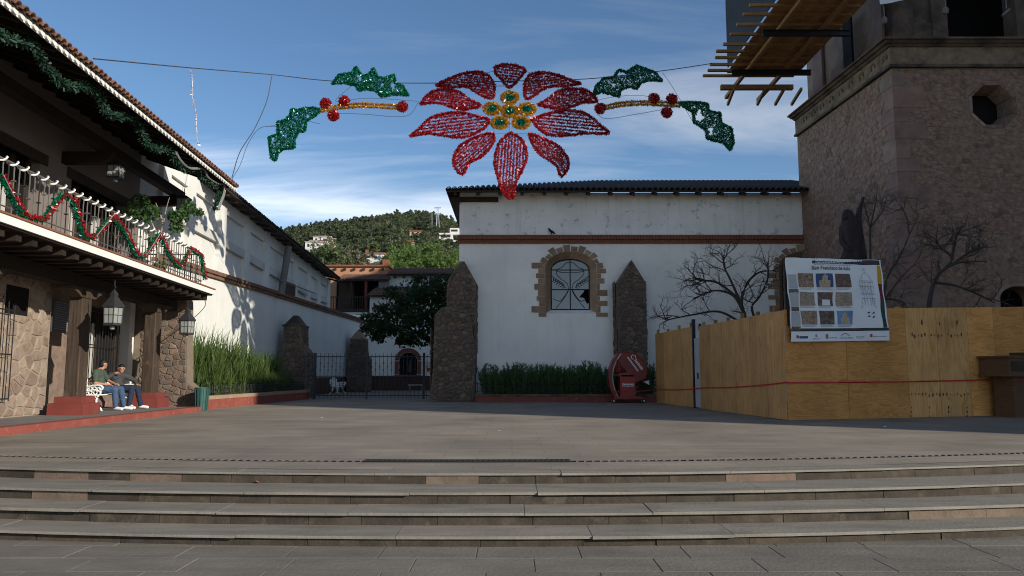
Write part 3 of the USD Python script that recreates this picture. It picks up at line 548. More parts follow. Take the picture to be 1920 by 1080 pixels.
# upper floor: wall with dark door openings, brackets, plate beam
UV_ = -2.35
doors = [(15.6, 18.3), (19.75, 22.75)]
up = MB()
for a, b, c, d in [(6, 15.6, 3.8, 8.17), (18.3, 19.75, 3.8, 8.17), (22.75, 23.75, 3.8, 8.17)] + [(x, y, 6.42, 8.17) for x, y in doors]: lbox(up, a, b, UV_ - 0.4, UV_, c, d)
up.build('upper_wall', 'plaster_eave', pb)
for a, b in doors:
    m = MB(); lbox(m, a - 0.25, b + 0.25, UV_ - 0.02, UV_ + 0.05, 6.18, 6.44); m.build('lintel', 'wood_dark', pb)
    m = MB(); lbox(m, a, b, UV_ - 0.35, UV_ - 0.30, 3.8, 6.42); dd = m.build('balcony_door', 'dark_inside', pb)
    n = 4
    for q in range(n + 1):
        Y = a + (b - a - 0.12) * q / n; f = MB(); lbox(f, Y, Y + 0.12, UV_ - 0.295, UV_ - 0.22, 3.8, 6.2); f.build('door_stile', 'wood_dark', dd)
    for q in (0, 2): m = MB(); lbox(m, a + (b - a) * (q + 0.3) / n, a + (b - a) * (q + 0.95) / n, UV_ - 0.30, UV_ - 0.28, 3.9, 5.6); m.build('door_curtain', 'curtain', dd)
for Y in (14.4, 19.3, 24.0):
    b0 = MB(); b0.raw(*wall_poly(Polygon([(-2.5, 0.0), (-1.35, 0.0), (-1.15, 0.1), (-1.05, 0.3), (-2.5, 0.3)]), lambda s, t, d, Y=Y: LP(Y - 0.1 + d, s, 6.46 + t), 0.2)); b0.build('bracket', 'wood_eave', pb)
m = MB(); lbox(m, 6, 24.5, -1.45, -1.2, 6.762, 7.02); m.build('plate_beam', 'wood_eave', pb)
# roof: boards, rafters, white scalloped eave, tiles
EV, RZ0, SL = 0.42, 7.18, 0.36
rf = MB(); RP = lambda Y, v, h: LP(Y, v, RZ0 + (EV - v) * SL + h)
rf.hexa([RP(4, EV - 0.06, 0), RP(24.55, EV - 0.06, 0), RP(24.55, -3.6, 0), RP(4, -3.6, 0), RP(4, EV - 0.06, 0.05), RP(24.55, EV - 0.06, 0.05), RP(24.55, -3.6, 0.05), RP(4, -3.6, 0.05)])
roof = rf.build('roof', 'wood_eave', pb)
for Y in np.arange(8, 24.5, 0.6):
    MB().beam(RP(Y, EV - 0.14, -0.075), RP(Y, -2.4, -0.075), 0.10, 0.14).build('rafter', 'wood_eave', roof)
fa = MB(); fa.hexa([RP(4, EV - 0.1, -0.10), RP(4, EV - 0.06, -0.10), RP(24.58, EV - 0.06, -0.10), RP(24.58, EV - 0.1, -0.10), RP(4, EV - 0.1, 0.05), RP(4, EV - 0.06, 0.05), RP(24.58, EV - 0.06, 0.05), RP(24.58, EV - 0.1, 0.05)])
fa.build('eave_board', 'white_paint', roof)
dv_ = np.array([0, 0.0, 0]); nrm = np.array([-1, 0.045, 0]); nrm = nrm / np.linalg.norm(nrm)
upd = nrm * math.cos(math.atan(SL)) + np.array([0, 0, math.sin(math.atan(SL))]); sd = np.array([-0.045, 1, 0]); sd = sd / np.linalg.norm(sd); ou = np.cross(sd, upd); ou = ou if ou[2] > 0 else -ou
sc = MB(); rest = MB(); rng = np.random.default_rng(3)
for Y in np.arange(8.6, 24.6, 0.205):
    p = RP(Y, EV + 0.03, 0.06 + 0.008 * rng.random()); t = MB(); half_tile(t, p - upd * 0.02 * rng.random(), upd, sd, ou, 0.42, 0.095, 0.08); t.build('eave_tile', 'tile_red', roof)
    for r_ in range(1, 9): half_tile(rest, p + upd * (0.34 * r_ + 0.03 * rng.random()) + ou * (0.02 + 0.012 * rng.random()), upd, sd, ou, 0.42, 0.095, 0.08, 4)
    half_tile(rest, RP(Y + 0.1, EV + 0.0, 0.125), upd, sd, -ou, 3.2, 0.085, 0.085, 4)
    sc.raw(*wall_poly(Point(0, 0).buffer(0.075, quad_segs=3).intersection(sbox(-0.1, -0.1, 0.1, 0)), lambda s, t, d, Y=Y: RP(Y, EV - 0.055 + d, -0.02) + sd * s + np.array([0, 0, t]), 0.05))
rest.build('roof_tiles', 'tile_red_many', roof, kind='stuff'); sc.build('scallops', 'white_paint', roof, kind='stuff')

# lanterns
def lantern(loc, w, h, label, square=False, smooth=30):
    t = thing('lantern', label, 'lantern', 'wall and beam lanterns of the portico', loc)
    n = 4 if square else 6; off = math.pi / 4 if square else 0; R = w / 2
    ring = lambda r, z: [(r * math.cos(off + 2 * math.pi * i / n), r * math.sin(off + 2 * math.pi * i / n), z) for i in range(n)]
    def frust(name, mat, prof):
        m = MB(); v = sum([ring(r, z) for r, z in prof], []); f = []
        for k in range(len(prof) - 1):
            for i in range(n): f.append([k * n + i, k * n + (i + 1) % n, (k + 1) * n + (i + 1) % n, (k + 1) * n + i])
        m.raw(v, f); m.build(name, mat, t)
    if square: frust('cap', 'iron', [(R * 1.2, h * 0.5), (R * 1.2, h * 0.55), (R * 0.5, h * 0.68), (0.02, h * 0.7)]); top = h * 0.7
    else: frust('cap', 'iron', [(R * 1.25, h * 0.42), (R * 1.28, h * 0.46), (R * 0.95, h * 0.56), (R * 0.5, h * 0.7), (R * 0.42, h * 0.72), (R * 0.5, h * 0.78), (R * 0.25, h * 0.86), (0.02, h * 0.9)]); top = h * 0.9
    frust('base_ring', 'iron', [(R * 0.3, -h * 0.07), (R * 1.08, -h * 0.06), (R * 1.08, 0.0), (R * 0.3, 0.0)])
    hb = h * (0.5 if square else 0.42); cage = MB()
    for i in range(n):
        a = ring(R, 0)[i]; b = ring(R * (1.0 if square else 1.08), hb)[i]; c = ring(R, 0)[(i + 1) % n]; d = ring(R * (1.0 if square else 1.08), hb)[(i + 1) % n]
        A, B, C_, D_ = map(np.array, (a, b, c, d)); cage.tube([A, B], 0.012, 4); cage.tube([(A + C_) / 2, (B + D_) / 2], 0.007, 4); cage.tube([(A + B) / 2, (C_ + D_) / 2], 0.007, 4); cage.tube([B, D_], 0.01, 4)
        MB().quad(A * 0.97, C_ * 0.97, D_ * 0.97, B * 0.97).build('pane', 'glass_lamp', t)
    cage.build('cage', 'iron', t)
    MB().lathe((0, 0, -h * 0.14), [(0.001, -0.03), (0.05, -0.02), (0.055, 0.03), (0.02, 0.09)], 8).build('bulb', 'glass_lamp', t, smooth=True)
    hk = MB(); hk.tube([(0, 0, top), (0.03, 0, top + 0.05), (0, 0, top + 0.1), (0, 0, top + 0.22)], 0.014, 5); hk.build('hook', 'iron', t)
    return t
lantern(aty(211, 606, 17.9), 0.42, 0.86, 'large black lantern with six pale panes hanging before the nearer timber column')
lantern(aty(350, 624, 22.2), 0.40, 0.80, 'black lantern hanging from the corbel of the far timber column, against the white wall')
lantern(aty(217, 333, 19.6), 0.42, 0.60, 'small square lantern with white panes hanging under the upper eave', True)
lantern(aty(344, 393, 23.9), 0.44, 0.66, 'dark lantern half hidden by the potted tree at the balcony end', True)
# notice board on the wall by the column
nbd = thing('notice_board', 'dark notice board with pale lines of print behind the nearer timber column', 'sign')
def NB(s, t, d=0.0): return LP(18.95 + s, BV + 0.55 + d, t)
m = MB(); m.hexa([NB(0, 2.15), NB(0, 2.15, 0.04), NB(1.1, 2.15, 0.04), NB(1.1, 2.15), NB(0, 2.95), NB(0, 2.95, 0.04), NB(1.1, 2.95, 0.04), NB(1.1, 2.95)]); m.build('board', 'notice_board', nbd)
tx = MB(); rng = np.random.default_rng(8)
for k in range(13):
    z = 2.88 - k * 0.055; x = 0.08
    while x < 0.95:
        w = 0.04 + 0.10 * rng.random(); tx.quad(NB(x, z, 0.045), NB(min(1.0, x + w), z, 0.045), NB(min(1.0, x + w), z + 0.022, 0.045), NB(x, z + 0.022, 0.045)); x += w + 0.025
tx.build('print', 'grey_letters', nbd)
pst = MB(); pst.beam(NB(0.5, 0.14, -0.05), NB(0.5, 2.15, -0.05), 0.9, 0.06); pst.build('backing_panel', 'wood_dark', nbd)

# ------------------------------------------------------------------ tinsel
def path_points(pts, density, rng):
    p = np.asarray(pts, float); seg = np.linalg.norm(np.diff(p, axis=0), axis=1); n = max(3, int(seg.sum() * density))
    s = np.sort(rng.random(n)) * seg.sum(); cum = np.concatenate([[0], np.cumsum(seg)]); k = np.clip(np.searchsorted(cum, s) - 1, 0, len(seg) - 1)
    return p[k] + ((s - cum[k]) / np.maximum(seg[k], 1e-9))[:, None] * (p[k + 1] - p[k])
def tinsel(mb, pts, rng, density=150, radius=0.045, size=0.08, aspect=2.6):
    c = path_points(pts, density, rng); o = rng.normal(size=c.shape); o /= np.linalg.norm(o, axis=1, keepdims=True)
    c = c + o * radius * np.sqrt(rng.random((len(c), 1)))
    mb.flakes(c, size, rng, aspect)
rng = np.random.default_rng(21)
zig = [(0, 330), (22, 372), (45, 406), (80, 413), (115, 365), (136, 376), (155, 441), (176, 446), (210, 404), (232, 432), (254, 477), (270, 482), (297, 440), (322, 487), (337, 502), (357, 466), (376, 480), (384, 524)]
near_ = [(-60, 350), (-30, 315)]
zp = np.array([atx(x, y, LX(16, -0.02) - (0.0) ) for x, y in zig])
zp = np.array([atplane(x, y, (LX(13.1, -0.03), 13.1, 0), (1, 0.045, 0)) for x, y in zig])
for a, b, lab in ((0, 3, 'red and green tinsel garland falling at the near end of the balcony railing'), (3, 7, 'red and green tinsel arch on the balcony railing above the nearer column'),
                  (7, 11, 'tinsel peak on the railing above the hanging lantern, with a white flower at its foot'), (11, 14, 'red and green tinsel peak on the railing in front of the potted tree'), (14, 17, 'last red and green tinsel peak at the far corner of the balcony railing')):
    t = thing('tinsel_garland', lab, 'garland'); p = zp[a:b + 1]
    m = MB(); tinsel(m, p, rng, 400, 0.058, 0.07); m.build('green_tinsel', 'tinsel_green', t)
    m = MB(); tinsel(m, p + np.array([0.02, 0.06, 0.03]), rng, 320, 0.05, 0.07); m.build('red_tinsel', 'tinsel_red', t)
    if a in (7, 11, 0): MB().tube(p[:len(p) // 2] + np.array([0.05, 0, 0.03]), 0.010, 5).build('ribbon', 'cable_grey', t)
# white rope coiled around the top rail
m = MB(); L0, L1 = LP(9, -0.1, 4.815), LP(23.25, -0.1, 4.815); ts = np.linspace(0, 1, 900); q = L0 + ts[:, None] * (L1 - L0); ph = ts * 14.25 / 0.33 * 2 * np.pi
q = q + 0.055 * np.cos(ph)[:, None] * np.array([1, 0, 0]) + 0.055 * np.sin(ph)[:, None] * np.array([0, 0, 1]); m.tube(q, 0.017, 4)
m.build('rope_light', 'white_iron', None, cat='rope light', label='white rope light coiled along the top rail of the balcony')
# fir garland under the eave
gar = thing('fir_garland', 'dark green fir garland swagging beneath the tiled eave on the left', 'garland')
gpx = [(-40, 40), (0, 66), (35, 78), (62, 84), (78, 112), (98, 138), (125, 160), (165, 164), (186, 178), (196, 205), (215, 218), (250, 220), (262, 240), (272, 264), (292, 280), (315, 276), (325, 296), (345, 316), (372, 318), (383, 335), (403, 346), (411, 343)]
gp_ = np.array([atplane(x, y, (LX(13.1, 0.1), 13.1, 0), (1, 0.045, 0)) for x, y in gpx]); gc = curve(gp_, 140)
def needles(mb, pts, rng, density, R, L):
    c = path_points(pts, density, rng); o = rng.normal(size=c.shape); o /= np.linalg.norm(o, axis=1, keepdims=True); t = o * R * (0.5 + 0.7 * rng.random((len(c), 1))); b = np.cross(o, rng.normal(size=c.shape)); b /= np.linalg.norm(b, axis=1, keepdims=True)
    mb.raw(np.stack([c + b * 0.02, c - b * 0.02, c + t - b * 0.012, c + t + b * 0.012], 1).reshape(-1, 3), np.arange(len(c))[:, None] * 4 + np.arange(4))
m = MB(); needles(m, gc, rng, 380, 0.135, 0.1); m.build('needles', 'leaf_fir', gar); MB().tube(gc, 0.022, 5).build('stem', 'bark', gar)
m = MB(); tail = curve([atplane(x, y, (LX(13.1, 0.1), 13.1, 0), (1, 0.045, 0)) for x, y in ((411, 343), (413, 360), (404, 385), (402, 394))], 16); needles(m, tail, rng, 300, 0.12, 0.1); m.build('hanging_end', 'leaf_fir', gar)
rb = MB()
for dx in (0, 0.1): rb.tube(np.vstack([gc[-34:], tail]) + np.array([0.12, dx, 0.03]), 0.022, 5)
rb.build('ribbon', 'cable_grey', gar)
# potted tree on the balcony
pt = thing('potted_tree', 'small leafy potted tree standing behind the balcony railing near its far end', 'potted plant')
PY = 22.0
P2 = lambda x, y, Y=PY: aty(x, y, Y)
m = MB(); base = P2(296, 500)
for pl_ in ([(296, 520), (296, 470), (300, 445), (306, 420), (312, 390), (318, 370)], [(300, 448), (288, 425), (280, 405)], [(306, 420), (300, 400), (292, 380)], [(298, 462), (320, 440), (335, 425), (352, 415)], [(297, 468), (284, 455), (278, 440)]): m.tube(curve([P2(*q) for q in pl_], 12), np.linspace(0.028, 0.008, len(curve([P2(*q) for q in pl_], 12))), 5)
m.build('trunk', 'bark_pale', pt)
m = MB(); c = []
for (x, y, rx, ry, n) in ((262, 395, 26, 30, 330), (285, 400, 16, 16, 90), (335, 405, 22, 12, 130), (353, 390, 14, 14, 110), (370, 398, 12, 7, 70), (330, 425, 14, 14, 80), (285, 452, 8, 10, 40), (300, 500, 14, 9, 60)):
    for _ in range(n):
        a, r = rng.random() * 6.283, math.sqrt(rng.random()); c.append(P2(x + rx * r * math.cos(a), y + ry * r * math.sin(a), PY + (rng.random() - 0.5) * 0.6))
leaves(m, np.array(c), 0.14, rng, 1.5); m.build('crown', 'leaf_pot', pt)
b = P2(296, 520); m = MB(); m.lathe((b[0], b[1], LZ(PY, 3.85)), [(0.001, 0), (0.14, 0), (0.2, 0.38), (0.22, 0.4), (0.18, 0.4), (0.16, 0.36), (0.001, 0.35)], 14); m.build('pot', 'terracotta_wall', pt, smooth=40)

# ------------------------------------------------------------------ cast iron bench, the two people
def bench(parent):
    """Along y from 0 to 1.6, facing +x; the seat at 0.42."""
    Lb = 1.6
    for k, y in enumerate((0.04, Lb - 0.04)):
        m = MB(); m.tube(curve([(0.0, y, 0.86), (-0.02, y, 0.60), (0.10, y, 0.62), (0.30, y, 0.66), (0.47, y, 0.655), (0.53, y, 0.60), (0.49, y, 0.55), (0.44, y, 0.58)], 36), 0.028, 6)
        m.tube(curve([(0.0, y, 0.60), (0.12, y, 0.52), (0.3, y, 0.55), (0.46, y, 0.50)], 16), 0.02, 5)
        for (x, z, r) in ((0.08, 0.52, 0.05), (0.2, 0.58, 0.045), (0.31, 0.58, 0.045), (0.20, 0.48, 0.05), (0.34, 0.48, 0.05), (0.42, 0.57, 0.04)):
            a = np.linspace(0, 2 * np.pi, 11); m.tube(np.stack([x + r * np.cos(a), np.full(11, y), z + r * np.sin(a)], 1), 0.014, 5)
        m.tube(curve([(0.02, y, 0.42), (0.25, y, 0.41), (0.46, y, 0.42), (0.47, y, 0.60)], 16), 0.022, 5)
        m.build('armrest', 'white_iron', parent, smooth=60)
        for pl_ in ([(0.44, y, 0.42), (0.38, y, 0.30), (0.40, y, 0.14), (0.50, y, 0.07), (0.54, y, 0.0)], [(0.06, y, 0.42), (0.10, y, 0.28), (0.07, y, 0.13), (-0.03, y, 0.05), (-0.04, y, 0.0)]):
            m = MB(); m.tube(curve(pl_, 18), 0.026, 6); a = np.linspace(0, 2 * np.pi, 9); q = pl_[1]
            m.tube(np.stack([q[0] + (0.05 if q[0] < 0.2 else -0.05) + 0.04 * np.cos(a), np.full(9, y), q[2] + 0.03 + 0.04 * np.sin(a)], 1), 0.012, 4); m.build('leg', 'white_iron', parent, smooth=60)
    m = MB()
    for x in np.linspace(0.05, 0.46, 7): m.beam((x, 0.02, 0.42), (x, Lb - 0.02, 0.42), 0.035, 0.022)
    for y in np.linspace(0.1, Lb - 0.1, 9): m.beam((0.03, y, 0.405), (0.47, y, 0.405), 0.02, 0.015)
    m.build('seat', 'white_iron', parent)
    m = MB(); top = lambda y: 0.80 + 0.10 * math.sin(math.pi * y / Lb) + 0.03 * math.cos(6 * math.pi * y / Lb)
    m.tube([(-0.01, y, top(y)) for y in np.linspace(0.02, Lb - 0.02, 26)], 0.024, 6)
    m.tube([(0.03, y, 0.47) for y in np.linspace(0.02, Lb - 0.02, 4)], 0.02, 5)
    for y in np.linspace(0.10, Lb - 0.10, 11):
        for z in np.arange(0.53, top(y) - 0.04, 0.105):
            a = np.linspace(0, 2 * np.pi, 9); m.tube(np.stack([np.full(9, 0.02 - (z - 0.47) * 0.08), y + 0.055 * np.cos(a), z + 0.05 * np.sin(a)], 1), 0.013, 4)
    m.build('backrest', 'white_iron', parent)
bench0 = thing('bench', 'white cast iron bench with two people on it, under the portico', 'bench', None, (-11.22, 20.35, 0.145), -0.06)
bench(bench0)

def hull_chain(joints, bones, refine=0.035, smooth=8, folds=0.0):
    """joints: name -> (point, radius); bones: lists of joint names that share one hull."""
    def ball(p, r): return m3.Manifold.sphere(r, 16).translate(tuple(map(float, p)))
    out = m3.Manifold()
    for bn in bones: out += m3.Manifold.batch_hull([ball(*joints[j]) for j in bn])
    out = out.refine_to_length(refine); q = out.to_mesh(); tm = trimesh.Trimesh(q.vert_properties[:, :3], q.tri_verts, process=True)
    trimesh.smoothing.filter_taubin(tm, iterations=smooth)
    if folds: tm.vertices = tm.vertices + tm.vertex_normals * ((meshkit.fbm(np.asarray(tm.vertices) * np.array([13, 13, 26.0]), 3, 7) - 0.5) * 2 * folds)[:, None]
    return tm
def hand_bones(J, side, wrist, tip, up, thumb):
    """Adds palm, four fingers and a thumb, slightly curled."""
    w, t, u, th = (np.asarray(q, float) for q in (wrist, tip, up, thumb)); d = t - w; d /= np.linalg.norm(d); s = np.cross(d, u); s /= np.linalg.norm(s); u = np.cross(s, d); B = []
    if np.dot(s, th) < 0: s = -s
    J[side + 'pa'] = (w + d * 0.03 + s * 0.02, 0.021); J[side + 'pb'] = (w + d * 0.03 - s * 0.02, 0.021); J[side + 'pc'] = (w + d * 0.085 + s * 0.028, 0.016); J[side + 'pd'] = (w + d * 0.082 - s * 0.028, 0.015)
    B.append([side + k for k in ('pa', 'pb', 'pc', 'pd')])
    for k, (o, L) in enumerate(((0.029, 0.070), (0.010, 0.078), (-0.010, 0.072), (-0.029, 0.056))):
        a = w + d * 0.085 + s * o; b_ = a + d * L * 0.5 - u * 0.010; c = b_ + d * L * 0.42 - u * 0.026
        for q, p in zip('abc', (a, b_, c)): J[f'{side}f{k}{q}'] = (p, 0.0098 if q != 'c' else 0.0085)
        B += [[f'{side}f{k}a', f'{side}f{k}b'], [f'{side}f{k}b', f'{side}f{k}c']]
    a = w + d * 0.03 + s * 0.03; b_ = a + d * 0.03 + s * 0.03 - u * 0.01; c = b_ + d * 0.035 + s * 0.008 - u * 0.012
    for q, p in zip('abc', (a, b_, c)): J[f'{side}t{q}'] = (p, 0.011)
    return B + [[side + 'ta', side + 'tb'], [side + 'tb', side + 'tc']]
def seated(label, hip, chest, neck, head, face, sh, el, wr, hd, kn, an, toe, shirt, trousers, sleeve):
    """sh..toe: pairs, right then left. One continuous body; clothes over it."""
    t = thing('person', label, 'person')
    V = lambda q: np.asarray(q, float)
    face = V(face) / np.linalg.norm(face); hp, ch, nk, hd0 = map(V, (hip, chest, neck, head)); side = np.cross(face, (0, 0, 1.0)); side /= np.linalg.norm(side)
    J = {'hip': (hp, 0.125), 'belly': ((hp * 0.5 + ch * 0.5), 0.125), 'chest': (ch, 0.125), 'neck': (nk, 0.056), 'nk2': (hd0 - np.array([0, 0, 0.07]), 0.054),
         'skull': (hd0 + np.array([0, 0, 0.025]) - face * 0.014, 0.088), 'brow': (hd0 + np.array([0, 0, 0.02]) + face * 0.03, 0.062), 'jaw': (hd0 + np.array([0, 0, -0.062]) + face * 0.040, 0.043), 'chin': (hd0 + np.array([0, 0, -0.085]) + face * 0.055, 0.024),
         'nose': (hd0 + np.array([0, 0, -0.012]) + face * 0.104, 0.011), 'nose0': (hd0 + np.array([0, 0, 0.022]) + face * 0.088, 0.010),
         'earR': (hd0 + side * 0.084 - face * 0.006, 0.017), 'earL': (hd0 - side * 0.084 - face * 0.006, 0.017)}
    body = [['hip', 'belly'], ['belly', 'chest'], ['neck', 'nk2'], ['nk2', 'skull', 'jaw'], ['skull', 'brow', 'jaw', 'chin'], ['nose0', 'nose', 'brow'], ['earR', 'skull'], ['earL', 'skull']]
    for k, s in enumerate('RL'):
        J['sh' + s] = (V(sh[k]), 0.066); J['el' + s] = (V(el[k]), 0.043); J['wr' + s] = (V(wr[k]), 0.030); J['hp' + s] = (hp + (V(kn[k]) - hp) * 0.12 + (V(sh[k]) - ch) * 0.45 * np.array([1, 1, 0]), 0.092)
        J['kn' + s] = (V(kn[k]), 0.062); J['an' + s] = (V(an[k]), 0.043); J['he' + s] = (V(an[k]) + np.array([0, 0, -0.035]), 0.04); J['to' + s] = (V(toe[k]), 0.032)
        up = np.array([0, 0, 1.0]); body += [['chest', 'sh' + s, 'neck'], ['sh' + s, 'el' + s], ['el' + s, 'wr' + s], ['hip', 'hp' + s], ['hp' + s, 'kn' + s], ['kn' + s, 'an' + s], ['he' + s, 'to' + s], ['an' + s, 'he' + s]]
        body += hand_bones(J, 'h' + s, wr[k], hd[k], up, V(chest) - V(wr[k]))
    MB().tm(hull_chain(J, body, 0.02, 3)).build('body', 'skin', t, smooth=True)
    G = lambda add, names: {n: (J[n][0], J[n][1] + add) for n in names}
    K = {**G(0.02, ['hip', 'belly', 'chest', 'shR', 'shL']), 'neck': (nk - np.array([0, 0, 0.02]), 0.062)}; B = [['hip', 'belly'], ['belly', 'chest'], ['chest', 'shR', 'neck'], ['chest', 'shL', 'neck']]
    for s in 'RL':
        e = J['sh' + s][0] + (J['el' + s][0] - J['sh' + s][0]) * (0.75 if sleeve < 1 else 1.0); K['e' + s] = (e, J['el' + s][1] + 0.022); B.append(['sh' + s, 'e' + s])
        if sleeve >= 1: w_ = J['el' + s][0] + (J['wr' + s][0] - J['el' + s][0]) * 0.85; K['w' + s] = (w_, 0.046); B.append(['e' + s, 'w' + s])
    MB().tm(hull_chain(K, B, 0.018, 4, 0.016)).build('shirt', shirt, t, smooth=True)
    K = G(0.022, ['hip', 'hpR', 'hpL', 'knR', 'knL']); B = []
    for s in 'RL':
        K['c' + s] = (J['kn' + s][0] * 0.45 + J['an' + s][0] * 0.55 , 0.074); K['a' + s] = (J['an' + s][0] + np.array([0, 0, 0.01]), 0.064); B += [['hip', 'hp' + s], ['hp' + s, 'kn' + s], ['kn' + s, 'c' + s], ['c' + s, 'a' + s]]
    MB().tm(hull_chain(K, B, 0.018, 4, 0.013)).build('trousers', trousers, t, smooth=True)
    for s in 'RL':
        K = {'h': (J['he' + s][0] - np.array([0, 0, 0.0]), 0.047), 't': (J['to' + s][0], 0.042)}; MB().tm(hull_chain(K, [['h', 't']], 0.03, 2)).build('shoe', 'shoe', t, smooth=True)
    K = {'a': (hd0 + np.array([0, 0, 0.055]) - face * 0.015, 0.088), 'b': (hd0 + np.array([0, 0, 0.01]) - face * 0.045, 0.078), 'c': (hd0 + np.array([0, 0, 0.085]) + face * 0.04, 0.045), 'd': (hd0 + np.array([0, 0, -0.045]) - face * 0.055, 0.05)}
    MB().tm(hull_chain(K, [['a', 'b', 'c'], ['b', 'd']], 0.02, 1)).build('hair', 'hair', t, smooth=True)
    for s in (-1, 1):
        e = hd0 + np.array([0, 0, 0.008]) + face * 0.083 + side * 0.032 * s; MB().tm(trimesh.creation.icosphere(1, 0.010).apply_translation(e)).build('eye', 'hair', t)
        e = hd0 + np.array([0, 0, 0.032]) + face * 0.088 + side * 0.032 * s; MB().beam(e - side * 0.02, e + side * 0.02, 0.012, 0.008).build('eyebrow', 'hair', t)
    e = hd0 + np.array([0, 0, -0.05]) + face * 0.084; MB().beam(e - side * 0.022, e + side * 0.022, 0.01, 0.008).build('mouth', 'red_kerb', t)
g0 = 0.145
seated('person in green T-shirt and blue jeans sitting nearer on the bench, dark head turned away', (-10.95, 20.72, g0 + 0.56), (-11.00, 20.70, g0 + 0.90), (-10.98, 20.74, g0 + 1.08), (-10.93, 20.80, g0 + 1.21), (0.45, 0.85, -0.05),
       [(-10.97, 20.50, g0 + 1.00), (-11.02, 20.92, g0 + 1.01)], [(-10.93, 20.43, g0 + 0.72), (-10.95, 21.12, g0 + 0.78)], [(-10.68, 20.56, g0 + 0.68), (-10.72, 21.02, g0 + 0.70)], [(-10.52, 20.68, g0 + 0.66), (-10.55, 20.98, g0 + 0.68)],
       [(-10.52, 20.66, g0 + 0.56), (-10.50, 20.93, g0 + 0.56)], [(-10.50, 20.70, g0 + 0.10), (-10.42, 20.98, g0 + 0.10)], [(-10.32, 20.68, g0 + 0.042), (-10.22, 21.0, g0 + 0.042)], 'shirt_green', 'jeans', 0.7)
seated('person in dark grey top and dark jeans slouching at the far end of the bench', (-10.90, 21.62, g0 + 0.55), (-11.00, 21.64, g0 + 0.82), (-10.94, 21.62, g0 + 0.98), (-10.84, 21.58, g0 + 1.10), (0.55, -0.82, -0.08),
       [(-11.02, 21.42, g0 + 0.92), (-10.90, 21.86, g0 + 0.93)], [(-11.00, 21.16, g0 + 0.86), (-10.68, 22.02, g0 + 0.78)], [(-10.86, 21.28, g0 + 0.98), (-10.52, 21.86, g0 + 0.66)], [(-10.78, 21.42, g0 + 1.0), (-10.42, 21.78, g0 + 0.62)],
       [(-10.48, 21.50, g0 + 0.58), (-10.46, 21.78, g0 + 0.57)], [(-10.50, 21.42, g0 + 0.10), (-10.36, 21.80, g0 + 0.10)], [(-10.32, 21.36, g0 + 0.042), (-10.17, 21.80, g0 + 0.042)], 'shirt_grey', 'jeans_dark', 1.0)
# litter bin
b = atz(377, 770, 0.0); lb = thing('litter_bin', 'dark green tapered litter bin standing at the end of the raised walkway', 'bin', None, b)
m = MB(); m.lathe((0, 0, 0), [(0.001, 0.012), (0.155, 0.0), (0.165, 0.02), (0.20, 0.66), (0.215, 0.67), (0.215, 0.70), (0.19, 0.70), (0.18, 0.5), (0.001, 0.45)], 14); m.build('drum', 'can_green', lb, smooth=35)
for a in np.linspace(0, 2 * np.pi, 14, endpoint=False): MB().beam((0.168 * math.cos(a), 0.168 * math.sin(a), 0.02), (0.205 * math.cos(a), 0.205 * math.sin(a), 0.66), 0.03, 0.018, up=(-math.sin(a), math.cos(a), 0)).build('stave', 'can_green', lb)

# ================================================================== LEFT: LONG WHITE BUILDING
lw_ = thing('long_white_building', 'long white building with pilasters, brick ledge and dark tiled roof behind the planter', 'building')
HX = lambda Y: -11.42 + 0.036 * (Y - 28)
hp_ = ((1, -0.036, 0)); hO = (HX(28), 28, 0)
def HB(mb, y0, y1, v0, v1, z0, z1, z0b=None, z1b=None):
    z0b = z0 if z0b is None else z0b; z1b = z1 if z1b is None else z1b
    P = lambda Y, v, z: (HX(Y) + v, Y, z)
    return mb.hexa([P(y0, v0, z0), P(y0, v1, z0), P(y1, v1, z0b), P(y1, v0, z0b), P(y0, v0, z1), P(y0, v1, z1), P(y1, v1, z1b), P(y1, v0, z1b)])
PYX = lambda px, py, v=0.0: atplane(px, py, (hO[0] + v, hO[1], 0), hp_)
# roof edge and ledge heights along the wall, read off the photograph
re_a, re_b = PYX(420, 354, 0.55), PYX(628, 520, 0.55); RS = (re_b[2] - re_a[2]) / (re_b[1] - re_a[1]); rz = lambda Y: re_a[2] + RS * (Y - re_a[1])
bd_a, bd_b = PYX(385, 515, 0.15), PYX(680, 605, 0.15); BS = (bd_b[2] - bd_a[2]) / (bd_b[1] - bd_a[1]); bz = lambda Y: bd_a[2] + BS * (Y - bd_a[1])
m = MB(); HB(m, 24.8, 56.5, -0.6, 0, -0.1, bz(24.8), None, bz(56.5)); m.build('lower_wall', 'plaster_sun', lw_)
m = MB(); HB(m, 34.5, 56.5, 0.0, 0.02, 0, 0.95); m.build('dado', 'dado', lw_)
Yend = re_b[1] + 1.0
m = MB(); HB(m, 23.9, Yend, -0.6, -0.16, bz(23.9), rz(23.9) + 0.15, bz(Yend), rz(Yend) + 0.15); m.build('upper_wall', 'plaster_sun', lw_)
pil = [25.3, 27.2] + [float(PYX(x, 480)[1]) for x in (417, 464, 502, 557, 582, 601, 619)]
for Y in pil: m = MB(); HB(m, Y - 0.28, Y + 0.28, -0.158, 0.0, bz(Y), rz(Y) + 0.1); m.build('pilaster', 'plaster_sun', lw_)
mids = [(354, 424), (414, 456), (466, 488), (585, 558)]
mp_ = [PYX(x, y) for x, y in mids]; mz = lambda Y: float(np.interp(Y, [p[1] for p in mp_], [p[2] for p in mp_]))
